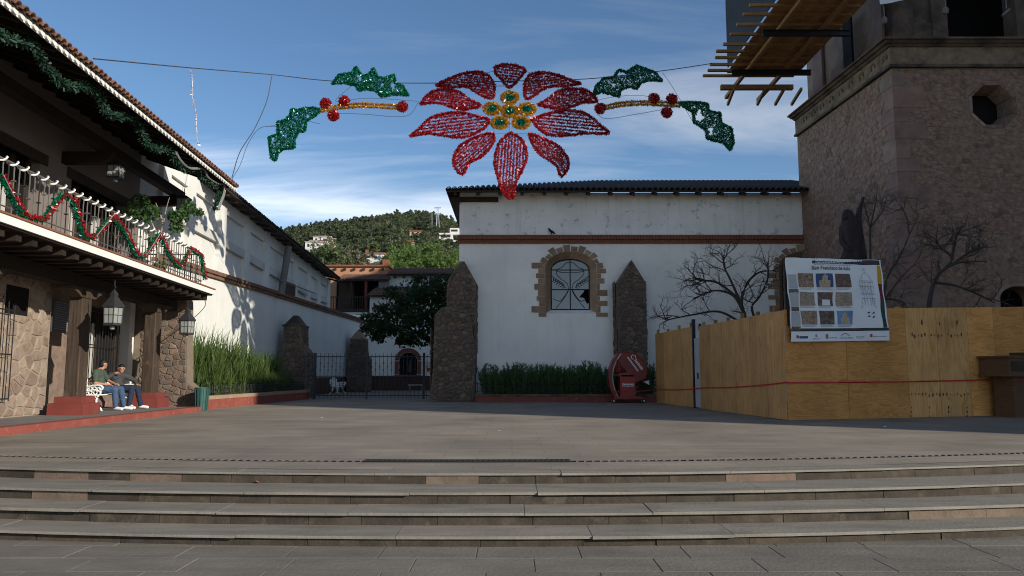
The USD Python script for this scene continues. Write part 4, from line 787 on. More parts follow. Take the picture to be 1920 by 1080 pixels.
for a, b in zip(pil[:-1], pil[1:]):
    y0, y1 = a + 0.28, b - 0.28
    if y1 - y0 < 0.2: continue
    m = MB(); HB(m, y0, y1, -0.158, -0.01, mz(y0) - 0.02, mz(y0) + 0.32, mz(y1) - 0.02, mz(y1) + 0.32); m.build('string_course', 'plaster_old', lw_)
    m = MB(); HB(m, y0, y1, -0.158, -0.04, rz(y0) - 0.45, rz(y0) + 0.05, rz(y1) - 0.45, rz(y1) + 0.05); m.build('upper_panel_head', 'plaster_sun', lw_)
m = MB(); HB(m, 24.8, 56.5, -0.16, 0.10, bz(24.8), bz(24.8) + 0.13, bz(56.5), bz(56.5) + 0.13); lg = m.build('brick_ledge', 'brick_band_dark', lw_)
sm = MB(); rng = np.random.default_rng(33)
for k, Y in enumerate(np.arange(25.0, 56.3, 0.135)):
    tgt = MB() if k < 150 else sm; HB(tgt, Y, Y + 0.115, -0.12, 0.15 + 0.03 * rng.random(), bz(Y) + 0.131, bz(Y) + 0.27)
    if k < 150: tgt.build('ledge_brick', 'brick_band_dark', lg)
sm.build('far_bricks', 'brick_band_dark', lg, kind='stuff')
m = MB(); o = 0.6
m.hexa([(HX(27.6) + o, 27.6, rz(27.6)), (HX(Yend) + o, Yend, rz(Yend)), (HX(Yend) - 4, Yend, rz(Yend) + 1.6), (HX(27.6) - 4, 27.6, rz(27.6) + 1.6), (HX(27.6) + o, 27.6, rz(27.6) + 0.06), (HX(Yend) + o, Yend, rz(Yend) + 0.06), (HX(Yend) - 4, Yend, rz(Yend) + 1.66), (HX(27.6) - 4, 27.6, rz(27.6) + 1.66)])
rf2 = m.build('roof', 'wood_dark', lw_)
ud = np.array([-4.6, 0, 1.6]); ud /= np.linalg.norm(ud); sdd = np.array([0.036, 1, RS]); sdd /= np.linalg.norm(sdd); oo = np.cross(sdd, ud); oo = oo if oo[2] > 0 else -oo; sm = MB()
for Y in np.arange(27.7, Yend, 0.21):
    p = np.array([HX(Y) + o + 0.05, Y, rz(Y) + 0.07]); t = MB(); half_tile(t, p + ud * 0.04 * rng.random(), ud, sdd, oo, 0.45, 0.10, 0.085, 4); t.build('eave_tile', 'tile_dark', rf2)
    half_tile(sm, p + ud * 0.4 + oo * 0.02, ud, sdd, oo, 3.9, 0.095, 0.09, 4)
sm.build('roof_tiles', 'tile_dark', rf2, kind='stuff')
for Y in np.arange(28.2, Yend, 0.9): m = MB(); m.beam((HX(Y) + o - 0.08, Y, rz(Y) - 0.06), (HX(Y) - 0.1, Y, rz(Y) + 0.1), 0.1, 0.1); m.build('rafter_end', 'wood_dark', rf2)
m = MB(); m.tube([PYX(541, 462, 0.35), PYX(527, 553, 0.2)], 0.16, 10); m.build('leaning_post', 'concrete', lw_, smooth=40)
a, b = PYX(536, 527, 0.02), PYX(553, 560, 0.02); m = MB(); HB(m, a[1], b[1], -0.16, 0.03, b[2] - 0.05, a[2]); m.build('shutter', 'shutter', lw_)
m = MB(); m.tube([PYX(521, 524, 0.3), PYX(590, 550, 0.3)], 0.03, 5); m.build('pipe', 'concrete', lw_)
# wooden loose planks at the roof end
# ------------------------------------------------------------------ stone piers on that wall
def pier(name_lab, px, y_top, y_base_z, Yc, w0, w1, depth, cap):
    t = thing('stone_pier', name_lab, 'pier'); xb = HX(Yc); zt = aty(px, y_top, Yc)[2]; h0 = zt - cap; hs = h0 * 0.62
    xc = aty(px, 700, Yc)[0]
    prof = [(0, w0), (hs, w0 * 0.90), (hs + 0.35, w1 * 1.08), (h0, w1)]
    out = Polygon([(xc - w / 2, z) for z, w in prof] + [(xc + w / 2 + (0.12 if z < hs + 0.1 else 0), z) for z, w in prof[::-1]])
    m = MB(); m.raw(*wall_poly(out, XZ(Yc, 1), depth)); core = m.build('pier_body', 'mortar', t)
    stones(core, out.buffer(-0.01), XZ(Yc), 0.30, 1.35, int(px), 'rubble', 0.05, 0.012, 200)
    ex = sorted([(xc + w / 2 + (0.12 if z < hs + 0.1 else 0), z) for z, w in prof], key=lambda q: q[1])
    fx = lambda z: float(np.interp(z, [q[1] for q in ex], [q[0] for q in ex]))
    stones(core, Polygon([(0.02, 0), (depth, 0), (depth, h0), (0.02, h0)]), lambda s, tt, d: (fx(tt) + d, Yc + s, tt), 0.30, 1.35, int(px) + 1, 'rubble', 0.04, 0.012, 120)
    c = MB(); wl = w1 / 2 + 0.05; c.box(xc - wl, xc + wl, Yc - 0.05, Yc + depth, h0, h0 + 0.08)
    c.raw([(xc - wl * 0.8, Yc - 0.02, h0 + 0.08), (xc + wl * 0.8, Yc - 0.02, h0 + 0.08), (xc + wl * 0.8, Yc + depth, h0 + 0.08), (xc - wl * 0.8, Yc + depth, h0 + 0.08), (xc - 0.08, Yc + depth * 0.35, zt), (xc + 0.08, Yc + depth * 0.35, zt), (xc + 0.08, Yc + depth * 0.7, zt), (xc - 0.08, Yc + depth * 0.7, zt)],
          [[4, 5, 6, 7], [0, 1, 5, 4], [1, 2, 6, 5], [2, 3, 7, 6], [3, 0, 4, 7]])
    c.build('cap', 'cornice_stone' if cap < 0.6 else 'sandstone', t)
pier('weathered stone pier with a pale pyramid cap standing left of the iron gate', 545, 590, 0, 36.2, 1.28, 0.82, 1.3, 0.55)
pier('slender stone pier with a sandy cap standing behind the iron gate', 668, 618, 0, 49.5, 1.25, 0.85, 1.4, 0.62)

# ------------------------------------------------------------------ left planter with reeds
pA, pB = atz(385, 768, 0), atz(575, 748.5, 0); PX = lambda Y: pA[0] + (pB[0] - pA[0]) * (Y - pA[1]) / (pB[1] - pA[1])
pn = thing('left_planter', 'long low planter with a red base and stone rim along the sunlit white wall', 'planter')
for nm, mt, v0, v1, z0, z1 in (('planter_wall', 'red_kerb', -0.22, 0.0, -0.05, 0.30), ('rim', 'kerb_top', -0.25, 0.02, 0.301, 0.42)):
    m = MB(); ys = np.linspace(24.75, 35.2, 8)
    for a, b in zip(ys[:-1], ys[1:]): m.hexa([(PX(a) + v0, a, z0), (PX(a) + v1, a, z0), (PX(b) + v1, b, z0), (PX(b) + v0, b, z0), (PX(a) + v0, a, z1), (PX(a) + v1, a, z1), (PX(b) + v1, b, z1), (PX(b) + v0, b, z1)])
    m.box(-12.0, PX(35.2) + v1, 35.2, 35.4, z0, z1)
    m.build(nm, mt, pn)
m = MB(); m.quad((PX(24.75) - 0.2, 24.75, 0.33), (PX(35.2) - 0.2, 35.2, 0.33), (-11.5, 35.2, 0.33), (-11.8, 24.75, 0.33)); m.build('soil', 'soil', pn)
def reed_mesh(seed, n, h):
    rg = np.random.default_rng(seed); mb = MB()
    for _ in range(n):
        a = rg.random() * 6.283; r = 0.28 * math.sqrt(rg.random()); L = h * (0.55 + 0.5 * rg.random()); lean = 0.10 + 0.42 * rg.random() ** 2; w = 0.018 + 0.016 * rg.random(); b = rg.random() * 6.283
        d = np.array([math.cos(b), math.sin(b), 0]); s = np.array([-d[1], d[0], 0]); p0 = np.array([r * math.cos(a), r * math.sin(a), 0]); pts = []
        for k in range(5):
            t = k / 4; c = p0 + np.array([0, 0, L * t * (1 - 0.12 * lean * t)]) + d * L * lean * t ** 2.2; ww = w * (1 - t ** 2.5) + 0.002; pts += [c - s * ww, c + s * ww]
        mb.raw(pts, [[2 * k, 2 * k + 1, 2 * k + 3, 2 * k + 2] for k in range(4)])
    return mb
REED = []
for k in range(3):
    c = proto(f'reed_kind_{k}'); reed_mesh(40 + k, 120, (1.5, 1.9, 1.3)[k]).build('blades', 'leaf_reed', c); REED.append(c)
rng = np.random.default_rng(44)
k = 0
for row, (dv, hs) in enumerate(((-0.55, 0.80), (-1.15, 1.22))):
    for Y in np.arange(25.3, 34.2, 0.60 if row == 0 else 0.68):
        y = Y + 0.2 * rng.random(); far = y > 30.5
        dup(REED[rng.integers(3)], 'reed_clump', (PX(y) + dv - 0.15 * rng.random(), y, 0.32), rng.random() * 6.28, 'clump of long green strap leaves in the planter by the white wall', 'plant', 'strap-leaved plants in the left planter', scale=hs * (0.85 + 0.35 * rng.random()) * (0.85 if far else 1))
low = MB(); c = np.stack([rng.random(5200), 24.9 + 10.1 * rng.random(5200), 0.36 + 0.55 * rng.random(5200) ** 1.3], 1); c[:, 0] = np.array([PX(y) for y in c[:, 1]]) - 0.28 - 0.75 * c[:, 0]; leaves(low, c, 0.10, rng, 2.2, 0.5); low.build('ground_cover', 'leaf_low', None, kind='stuff', label='low green ground cover along the front of the left planter', cat='ground cover')
wf = thing('planter_fence', 'low dark wire fence along the rim of the left planter', 'fence')
m = MB(); ys = np.linspace(24.8, 35.1, 20); [m.tube([(PX(y) - 0.1, y, z) for y in ys], 0.010, 4) for z in (0.50, 0.72)]; fr_ = m.build('rail', 'iron', wf)
m = MB(); [m.tube([(PX(y) - 0.1, y, 0.42), (PX(y) - 0.1, y, 0.74)], 0.007, 4) for y in np.arange(24.8, 35.1, 0.14)]; m.build('wire', 'iron', wf, kind='stuff')
for y in np.arange(24.8, 35.1, 1.4): MB().tube([(PX(y) - 0.1, y, 0.42), (PX(y) - 0.1, y, 0.80)], 0.016, 5).build('post', 'iron', wf)

# ------------------------------------------------------------------ iron gate between planter and chapel
GY = 35.0
gt = thing('iron_gate', 'black iron railing gate closing the passage between white wall and chapel', 'gate')
gz = 2.02; X0, X1 = aty(563, 700, GY)[0], aty(822, 700, GY)[0]
for px, w in ((590, 0.11), (688, 0.08), (795, 0.08)): x = aty(px, 700, GY)[0]; m = MB(); m.box(x - w / 2, x + w / 2, GY - w / 2, GY + w / 2, 0, gz + 0.05); m.build('post', 'iron_blue', gt)
m = MB(); [m.beam((X0, GY, z), (X1, GY, z), 0.03, 0.04) for z in (0.16, 1.02, gz - 0.12)]; m.build('rail', 'iron_blue', gt)
for k, x in enumerate(np.arange(X0, X1, 0.178)):
    m = MB(); m.tube([(x, GY, 0.04), (x, GY, gz + (0.04 if k % 2 else -0.02))], 0.012, 5)
    for z in ((1.6, 1.3) if k % 2 else (1.45,)): m.tm(trimesh.creation.icosphere(1, 0.035).apply_transform(np.diag([0.8, 0.8, 1.4, 1])).apply_translation((x, GY, z)))
    m.build('bar', 'iron_blue', gt)
m = MB(); m.box(aty(600, 745, 36)[0], aty(632, 745, 36)[0], 36.0, 36.1, 0.0, 0.04); 
# back wall with arched window
BY = 54.5
bw = thing('courtyard_wall', 'white courtyard wall with brown base and brick-arched window behind the gate', 'wall')
wcx = aty(765, 700, BY)[0]; wz0, wz1 = aty(765, 703, BY)[2] - 0.0, aty(765, 661, BY)[2]
def arch(cx, w, z0, zs, rise, n=14):
    a = np.linspace(math.pi, 0, n + 1); return [(cx - w / 2, z0)] + [(cx + w / 2 * math.cos(t), zs + rise * math.sin(t)) for t in a] + [(cx + w / 2, z0)]
hole = Polygon(arch(wcx, 1.25, wz0, wz1 - 0.55, 0.55))
m = MB(); m.raw(*wall_poly(sbox(-11.5, -0.1, 2.0, 5.3).difference(hole), XZ(BY, 1), 0.4)); m.build('wall', 'plaster', bw)
m = MB(); m.box(-10.6, 2.0, BY - 0.02, BY - 0.001, 0, 0.98); m.build('dado', 'dado', bw)
m = MB(); m.box(wcx - 0.7, wcx + 0.7, BY + 0.25, BY + 0.3, wz0, wz1 + 0.1); m.build('window_dark', 'dark_inside', bw)
m = MB(); a0, a1 = arch(wcx, 1.3, wz0, wz1 - 0.55, 0.57, 18), arch(wcx, 1.85, wz0, wz1 - 0.55, 0.86, 18)
for k in range(len(a0) - 1):
    q = lambda P, Y: (P[0], Y, P[1]); g_ = 0.06; l = lambda A, B, t: (A[0] + (B[0] - A[0]) * t, A[1] + (B[1] - A[1]) * t)
    a, b, c, d = l(a0[k], a0[k + 1], g_), l(a0[k], a0[k + 1], 1 - g_), l(a1[k], a1[k + 1], 1 - g_), l(a1[k], a1[k + 1], g_)
    m.hexa([q(a, BY + 0.02), q(b, BY + 0.02), q(c, BY + 0.02), q(d, BY + 0.02), q(a, BY - 0.07), q(b, BY - 0.07), q(c, BY - 0.07), q(d, BY - 0.07)])
m.box(wcx - 0.95, wcx + 0.95, BY - 0.09, BY - 0.001, wz0 - 0.14, wz0 - 0.001); m.build('brick_surround', 'brick', bw)
m = MB(); [m.tube([(wcx + dx, BY - 0.02, wz0), (wcx + dx, BY - 0.02, wz1 - 0.1 - abs(dx) * 0.5)], 0.018, 4) for dx in np.linspace(-0.5, 0.5, 6)]; [m.tube([(wcx - 0.6, BY - 0.02, z), (wcx + 0.6, BY - 0.02, z)], 0.015, 4) for z in (wz0 + 0.4, wz0 + 0.9)]; m.build('grille', 'iron', bw)
m = MB(); m.tube([(wcx + 0.1, BY + 0.1, wz0 + 0.2), (wcx + 0.1, BY + 0.1, wz0 + 1.0)], [0.10, 0.05], 8); m.build('pale_figure', 'concrete', bw)
pp = thing('posted_notice', 'white paper above a red paper pinned to the courtyard wall right of the arched window', 'notice')
for (x0, y0, x1, y1), mt in (((796, 678, 811, 690), 'paper'), ((800, 690, 808, 696), 'paper_red')):
    a, b = aty(x0, y1, BY - 0.03), aty(x1, y0, BY - 0.03); m = MB(); m.box(a[0], b[0], BY - 0.035 if mt == 'paper' else BY - 0.045, BY - 0.03 if mt == 'paper' else BY - 0.036, a[2], b[2]); m.build('sheet', mt, pp)
dup(bench0, 'bench', (aty(622, 740, 44)[0], 43.6, 0.0), 0.0, 'white cast iron bench seen from its end behind the gate, beside the slender stone pier', 'bench')
dup(bench0, 'bench', (aty(808, 735, 52)[0], 53.6, 0.0), math.pi / 2 + math.pi, 'white cast iron bench against the courtyard wall below the arched window', 'bench')
ch = thing('stool', 'small wooden stool standing in front of the far white bench', 'stool', None, (aty(780, 735, 50)[0], 50.0, 0))
m = MB(); m.box(-0.5, 0.5, -0.2, 0.2, 0.42, 0.46); m.build('top', 'white_iron', ch)
for sx in (-1, 1):
    for sy in (-1, 1): MB().beam((0.42 * sx, 0.16 * sy, 0), (0.40 * sx, 0.14 * sy, 0.42), 0.05, 0.05, up=(1, 0, 0)).build('leg', 'kerb_top', ch)

# ------------------------------------------------------------------ houses behind
def tiles_row(parent, a, b, back, rise, mat, n, stuffname='roof_tiles', single=True):
    """Tiles between the eave's two ends; back metres deep, rising."""
    a, b = np.asarray(a, float), np.asarray(b, float); s = (b - a) / np.linalg.norm(b - a); u = np.array([0, back, rise]); Lr = np.linalg.norm(u); u = u / Lr; o = np.cross(s, u); o = o if o[2] > 0 else -o; sp = np.linalg.norm(b - a) / n; rg = np.random.default_rng(n); rest = MB()
    for k in range(n):
        p = a + s * sp * (k + 0.5) + o * 0.02 * rg.random(); t = MB(); half_tile(t, p - u * 0.05 * rg.random(), u, s, o, 0.45, sp * 0.46, sp * 0.4, 5)
        if single: t.build('eave_tile', mat, parent)
        else: rest.raw(*t.mesh())
        for r_ in range(1, max(2, int(Lr / 0.38))): half_tile(rest, p + u * 0.38 * r_ + o * (0.02 + 0.015 * rg.random()), u, s, o, 0.45, sp * 0.46, sp * 0.4, 4)
    rest.build(stuffname, mat + '_many' if mat == 'tile_red' else mat, parent, kind='stuff')
HYb = 64.0
th = thing('terracotta_house', 'terracotta house with a tiled porch roof and dark balcony at the end of the passage', 'house')
q = lambda x, y, Y=HYb: aty(x, y, Y)
a, b = q(598, 500), q(727, 500); m = MB(); m.box(a[0], b[0], HYb, HYb + 6, 0, a[2]); wl = m.build('wall', 'terracotta_wall', th)
m = MB(); m.box(a[0] - 0.1, b[0] + 0.15, HYb - 0.18, HYb + 6.1, a[2], a[2] + 0.14); m.build('coping', 'brick', th)
for x in np.linspace(a[0] + 0.6, b[0] - 0.4, 7): m = MB(); m.box(x - 0.09, x + 0.09, HYb - 0.22, HYb - 0.001, a[2] - 0.30, a[2] - 0.12); m.build('beam_end', 'wood_dark', wl)
c_ = q(720, 485); m = MB(); m.box(c_[0] - 0.1, b[0] + 0.1, HYb - 0.15, HYb + 0.5, a[2] + 0.141, q(720, 487)[2]); m.build('chimney', 'brick', th)
YP = 61.0
a, b = q(630, 527, YP), q(727, 522, YP); m = MB(); z = a[2]
m.hexa([(a[0], YP, z), (b[0], YP, z), (b[0], HYb - 0.001, z + 0.75), (a[0], HYb - 0.001, z + 0.75), (a[0], YP, z + 0.06), (b[0], YP, z + 0.06), (b[0], HYb - 0.001, z + 0.81), (a[0], HYb - 0.001, z + 0.81)]); pr = m.build('porch_roof', 'wood_dark', th)
tiles_row(pr, (a[0], YP - 0.05, z + 0.08), (b[0], YP - 0.05, z + 0.08), 3.0, 0.75, 'tile_red', 18)
fl = q(640, 579, YP)[2]; m = MB(); m.box(a[0] - 0.6, q(690, 580, YP)[0], YP + 0.05, HYb - 0.001, fl - 0.25, fl); bk = m.build('balcony', 'wood_dark', th)
m = MB(); m.box(a[0] - 0.6, q(688, 580, YP)[0], YP + 0.1, HYb - 0.001, -0.1, fl - 0.251); m.build('balcony_base', 'plaster_old', th)
m = MB(); xx = q(667, 600, YP)[0]; m.box(xx, xx + 0.9, YP + 0.06, YP + 0.099, q(667, 606, YP)[2], q(667, 589, YP)[2]); m.build('lower_window', 'window_dark', th)
m = MB(); m.box(a[0] - 0.6, b[0] - 0.1, HYb - 0.10, HYb - 0.05, fl, z + 0.6); m.build('porch_back', 'dark_inside', th)
rl2 = MB(); rl2.beam((a[0] - 0.6, YP + 0.1, fl + 0.95), (q(688, 580, YP)[0], YP + 0.1, fl + 0.95), 0.07, 0.08); rr = rl2.build('railing', 'wood_dark', th)
for x in np.arange(a[0] - 0.55, q(688, 580, YP)[0], 0.19): MB().beam((x, YP + 0.1, fl), (x, YP + 0.1, fl + 0.95), 0.05, 0.05, up=(1, 0, 0)).build('baluster', 'wood_dark', rr)
x = q(685, 550, YP)[0]; m = MB(); m.box(x - 0.1, x + 0.1, YP + 0.15, YP + 0.35, fl, z); m.build('red_post', 'red_plinth', th)
x = q(657, 550, YP)[0]; m = MB(); m.box(x - 0.06, x + 0.06, YP + 0.15, YP + 0.28, fl, z); m.build('timber_post', 'wood_dark', th)
x0, x1 = q(709, 540, YP)[0], q(727, 540, YP)[0]; m = MB(); m.box(x0, x1, YP + 0.2, YP + 0.8, 0, z); m.build('block_pillar', 'concrete', th)
m = MB(); x0, x1 = q(626, 540, YP)[0], q(655, 540, YP)[0]; m.box(x0, x1, HYb - 1.2, HYb - 1.0, fl, z + 0.1); m.build('plank_screen', 'wood_column', th)
wh = thing('white_tiled_house', 'white house with a long tiled eave and small window behind the dark tree', 'house')
a, b = q(728, 517, 62), q(852, 517, 62); m = MB(); m.box(a[0], b[0], 62.4, 68, 0, a[2] + 0.1); m.build('wall', 'plaster_sun', wh)
m = MB(); m.hexa([(a[0] - 0.1, 62, a[2]), (b[0], 62, a[2]), (b[0], 66, a[2] + 1.0), (a[0] - 0.1, 66, a[2] + 1.0), (a[0] - 0.1, 62, a[2] + 0.07), (b[0], 62, a[2] + 0.07), (b[0], 66, a[2] + 1.07), (a[0] - 0.1, 66, a[2] + 1.07)]); r2 = m.build('roof', 'wood_dark', wh)
tiles_row(r2, (a[0] - 0.1, 61.95, a[2] + 0.10), (b[0], 61.95, a[2] + 0.10), 4.0, 1.0, 'tile_red', 24)
for x in np.linspace(a[0] + 0.5, b[0] - 0.5, 7): m = MB(); m.box(x - 0.08, x + 0.08, 62.0, 62.399, a[2] - 0.16, a[2] - 0.002); m.build('beam_end', 'wood_dark', wh)
m = MB(); x0, x1 = q(804, 530, 62.4)[0], q(822, 530, 62.4)[0]; m.box(x0, x1, 62.36, 62.398, q(804, 541, 62.4)[2], q(804, 522, 62.4)[2]); m.build('window', 'window_dark', wh)
m = MB(); m.box(x0 - 0.12, x1 + 0.12, 62.33, 62.359, q(804, 542, 62.4)[2] - 0.1, q(804, 541, 62.4)[2]); m.build('window_sill', 'plaster', wh)
a, b = q(688, 557, 58), q(800, 557, 58); m = MB(); m.hexa([(a[0], 58, a[2]), (b[0], 58, a[2]), (b[0], 62.2, a[2] + 1.1), (a[0] + 1.2, 62.2, a[2] + 1.1), (a[0], 58, a[2] + 0.07), (b[0], 58, a[2] + 0.07), (b[0], 62.2, a[2] + 1.17), (a[0] + 1.2, 62.2, a[2] + 1.17)]); r3 = m.build('lower_roof', 'wood_dark', wh)
tiles_row(r3, (a[0], 57.95, a[2] + 0.1), (b[0], 57.95, a[2] + 0.1), 4.2, 1.1, 'tile_red', 22)
m = MB(); m.box(a[0] + 0.15, b[0], 58.4, 62.3, 0, a[2] + 0.05); m.build('lower_wall', 'plaster_old', wh)

# ------------------------------------------------------------------ dark tree over the courtyard
def crown(mb, blobs, n, size, rng, aspect=1.6):
    """Leaves gathered in clumps through the blobs (centre, radii)."""
    tot = sum(np.prod(r) ** (1 / 1.5) for _, r in blobs)
    for c, r in blobs:
        k = int(n * np.prod(r) ** (1 / 1.5) / tot); cl = max(3, k // 26)
        d = rng.normal(size=(cl, 3)); d /= np.linalg.norm(d, axis=1, keepdims=True); cc = np.asarray(c) + d * np.asarray(r) * (0.40 + 0.85 * rng.random((cl, 1)) ** 0.9)
        p = np.repeat(cc, 26, 0) + rng.normal(size=(cl * 26, 3)) * np.mean(r) * 0.17; leaves(mb, p, size, rng, aspect)
rng = np.random.default_rng(50)
ct = thing('courtyard_tree', 'dark leafy tree spreading over the courtyard behind the left chapel buttress', 'tree')
TY = 43.0; q = lambda x, y, Y=TY: aty(x, y, Y)
m = MB()
for pl_ in ([(822, 745), (824, 690), (818, 640), (805, 600), (790, 560)], [(818, 645), (790, 628), (750, 612), (705, 610)], [(805, 600), (760, 585), (720, 590)], [(815, 625), (838, 590), (845, 555)]):
    c = curve([q(*p) for p in pl_], 20); m.tube(c, np.linspace(0.17 if pl_[0][1] == 745 else 0.08, 0.03, len(c)), 8)
m.build('trunk', 'bark', ct)
m = MB(); B = [(q(x, y, TY + dy), (rx, 1.2, rz_)) for x, y, dy, rx, rz_ in ((765, 560, 0, 1.1, 0.6), (800, 545, 0.5, 1.0, 0.7), (835, 540, 0.6, 0.7, 0.7), (740, 585, 0, 0.9, 0.6), (780, 595, -0.5, 1.2, 0.8), (825, 595, 0.2, 0.9, 0.9), (710, 615, 0, 0.7, 0.45), (745, 625, -0.3, 0.9, 0.5), (795, 630, 0, 0.9, 0.4), (700, 600, 0.2, 0.5, 0.3), (830, 635, 0.3, 0.5, 0.5), (840, 560, 0.8, 0.6, 0.8))]
B += [(q(x, y, TY + dy), (rx, 0.7, rz_)) for x, y, dy, rx, rz_ in ((690, 612, 0, 0.35, 0.2), (715, 575, -0.4, 0.4, 0.25), (738, 548, 0, 0.4, 0.25), (705, 635, -0.3, 0.4, 0.2), (760, 640, -0.6, 0.5, 0.2), (790, 525, 0.3, 0.4, 0.3), (845, 525, 0.5, 0.3, 0.3), (820, 655, 0, 0.4, 0.25))]
crown(m, B, 13500, 0.17, rng); m.build('crown', 'leaf_tree', ct)

# ================================================================== CHAPEL
FY = 33.0
cp = thing('chapel', 'white chapel with a tiled roof, brick band and arched stone-framed windows', 'building')
cl_, cr_ = aty(860, 600, FY)[0], 14.5; cz = aty(900, 366, FY)[2] + 0.12
def F_(px, py, Y=FY): p = aty(px, py, Y); return (p[0], p[2])
wins = []
for cxp in (1071, 1512):
    o = F_(cxp, 588)[0]; zb, zt = F_(1071, 588)[1], F_(1071, 471)[1]; zs = F_(1071, 503)[1]
    wins.append((o, zb, zs, zt))
holes = unary_union([Polygon(arch(o, 2.22, zb, zs, zt - zs)) for o, zb, zs, zt in wins])
zc0, zc1 = F_(900, 457)[1], F_(900, 441)[1]
m = MB(); m.raw(*wall_poly(sbox(cl_, -0.1, cr_, zc0 + 0.02).difference(holes), XZ(FY, 1), 0.7)); wall = m.build('front_wall', 'plaster', cp)
m = MB(); m.box(cl_, cr_, FY + 0.012, FY + 0.7, zc0 + 0.021, cz); m.build('upper_wall', 'plaster_moulded', cp)
m = MB(); m.box(cl_, cl_ + 0.5, FY + 0.701, 52, -0.1, cz); m.build('side_wall', 'plaster', cp)
m = MB(); m.box(cl_ + 0.5, cr_, FY + 0.9, 52, 6.2, cz); m.build('loft', 'plaster', cp)
# brick band: two courses on edge with thin flat courses
bn = MB(); bn.box(cl_ - 0.03, cr_, FY - 0.03, FY + 0.011, zc0, zc1); band = bn.build('brick_band', 'mortar', cp)
h = zc1 - zc0; sm = MB(); n = 0; rng = np.random.default_rng(60)
for (za, zb_, w, pr_) in ((zc0 + 0.005, zc0 + h * 0.42, 0.115, 0.075), (zc0 + h * 0.47, zc0 + h * 0.98, 0.115, 0.13)):
    for x in np.arange(cl_ - 0.05, cr_ - 0.1, w + 0.014):
        t = MB() if n % 2 == 0 and n < 560 else sm; t.box(x, x + w, FY - pr_ - 0.012 * rng.random(), FY - 0.02, za, zb_); n += 1
        if t is not sm: t.build('band_brick', 'brick', band)
sm.build('band_bricks', 'brick', band, kind='stuff')
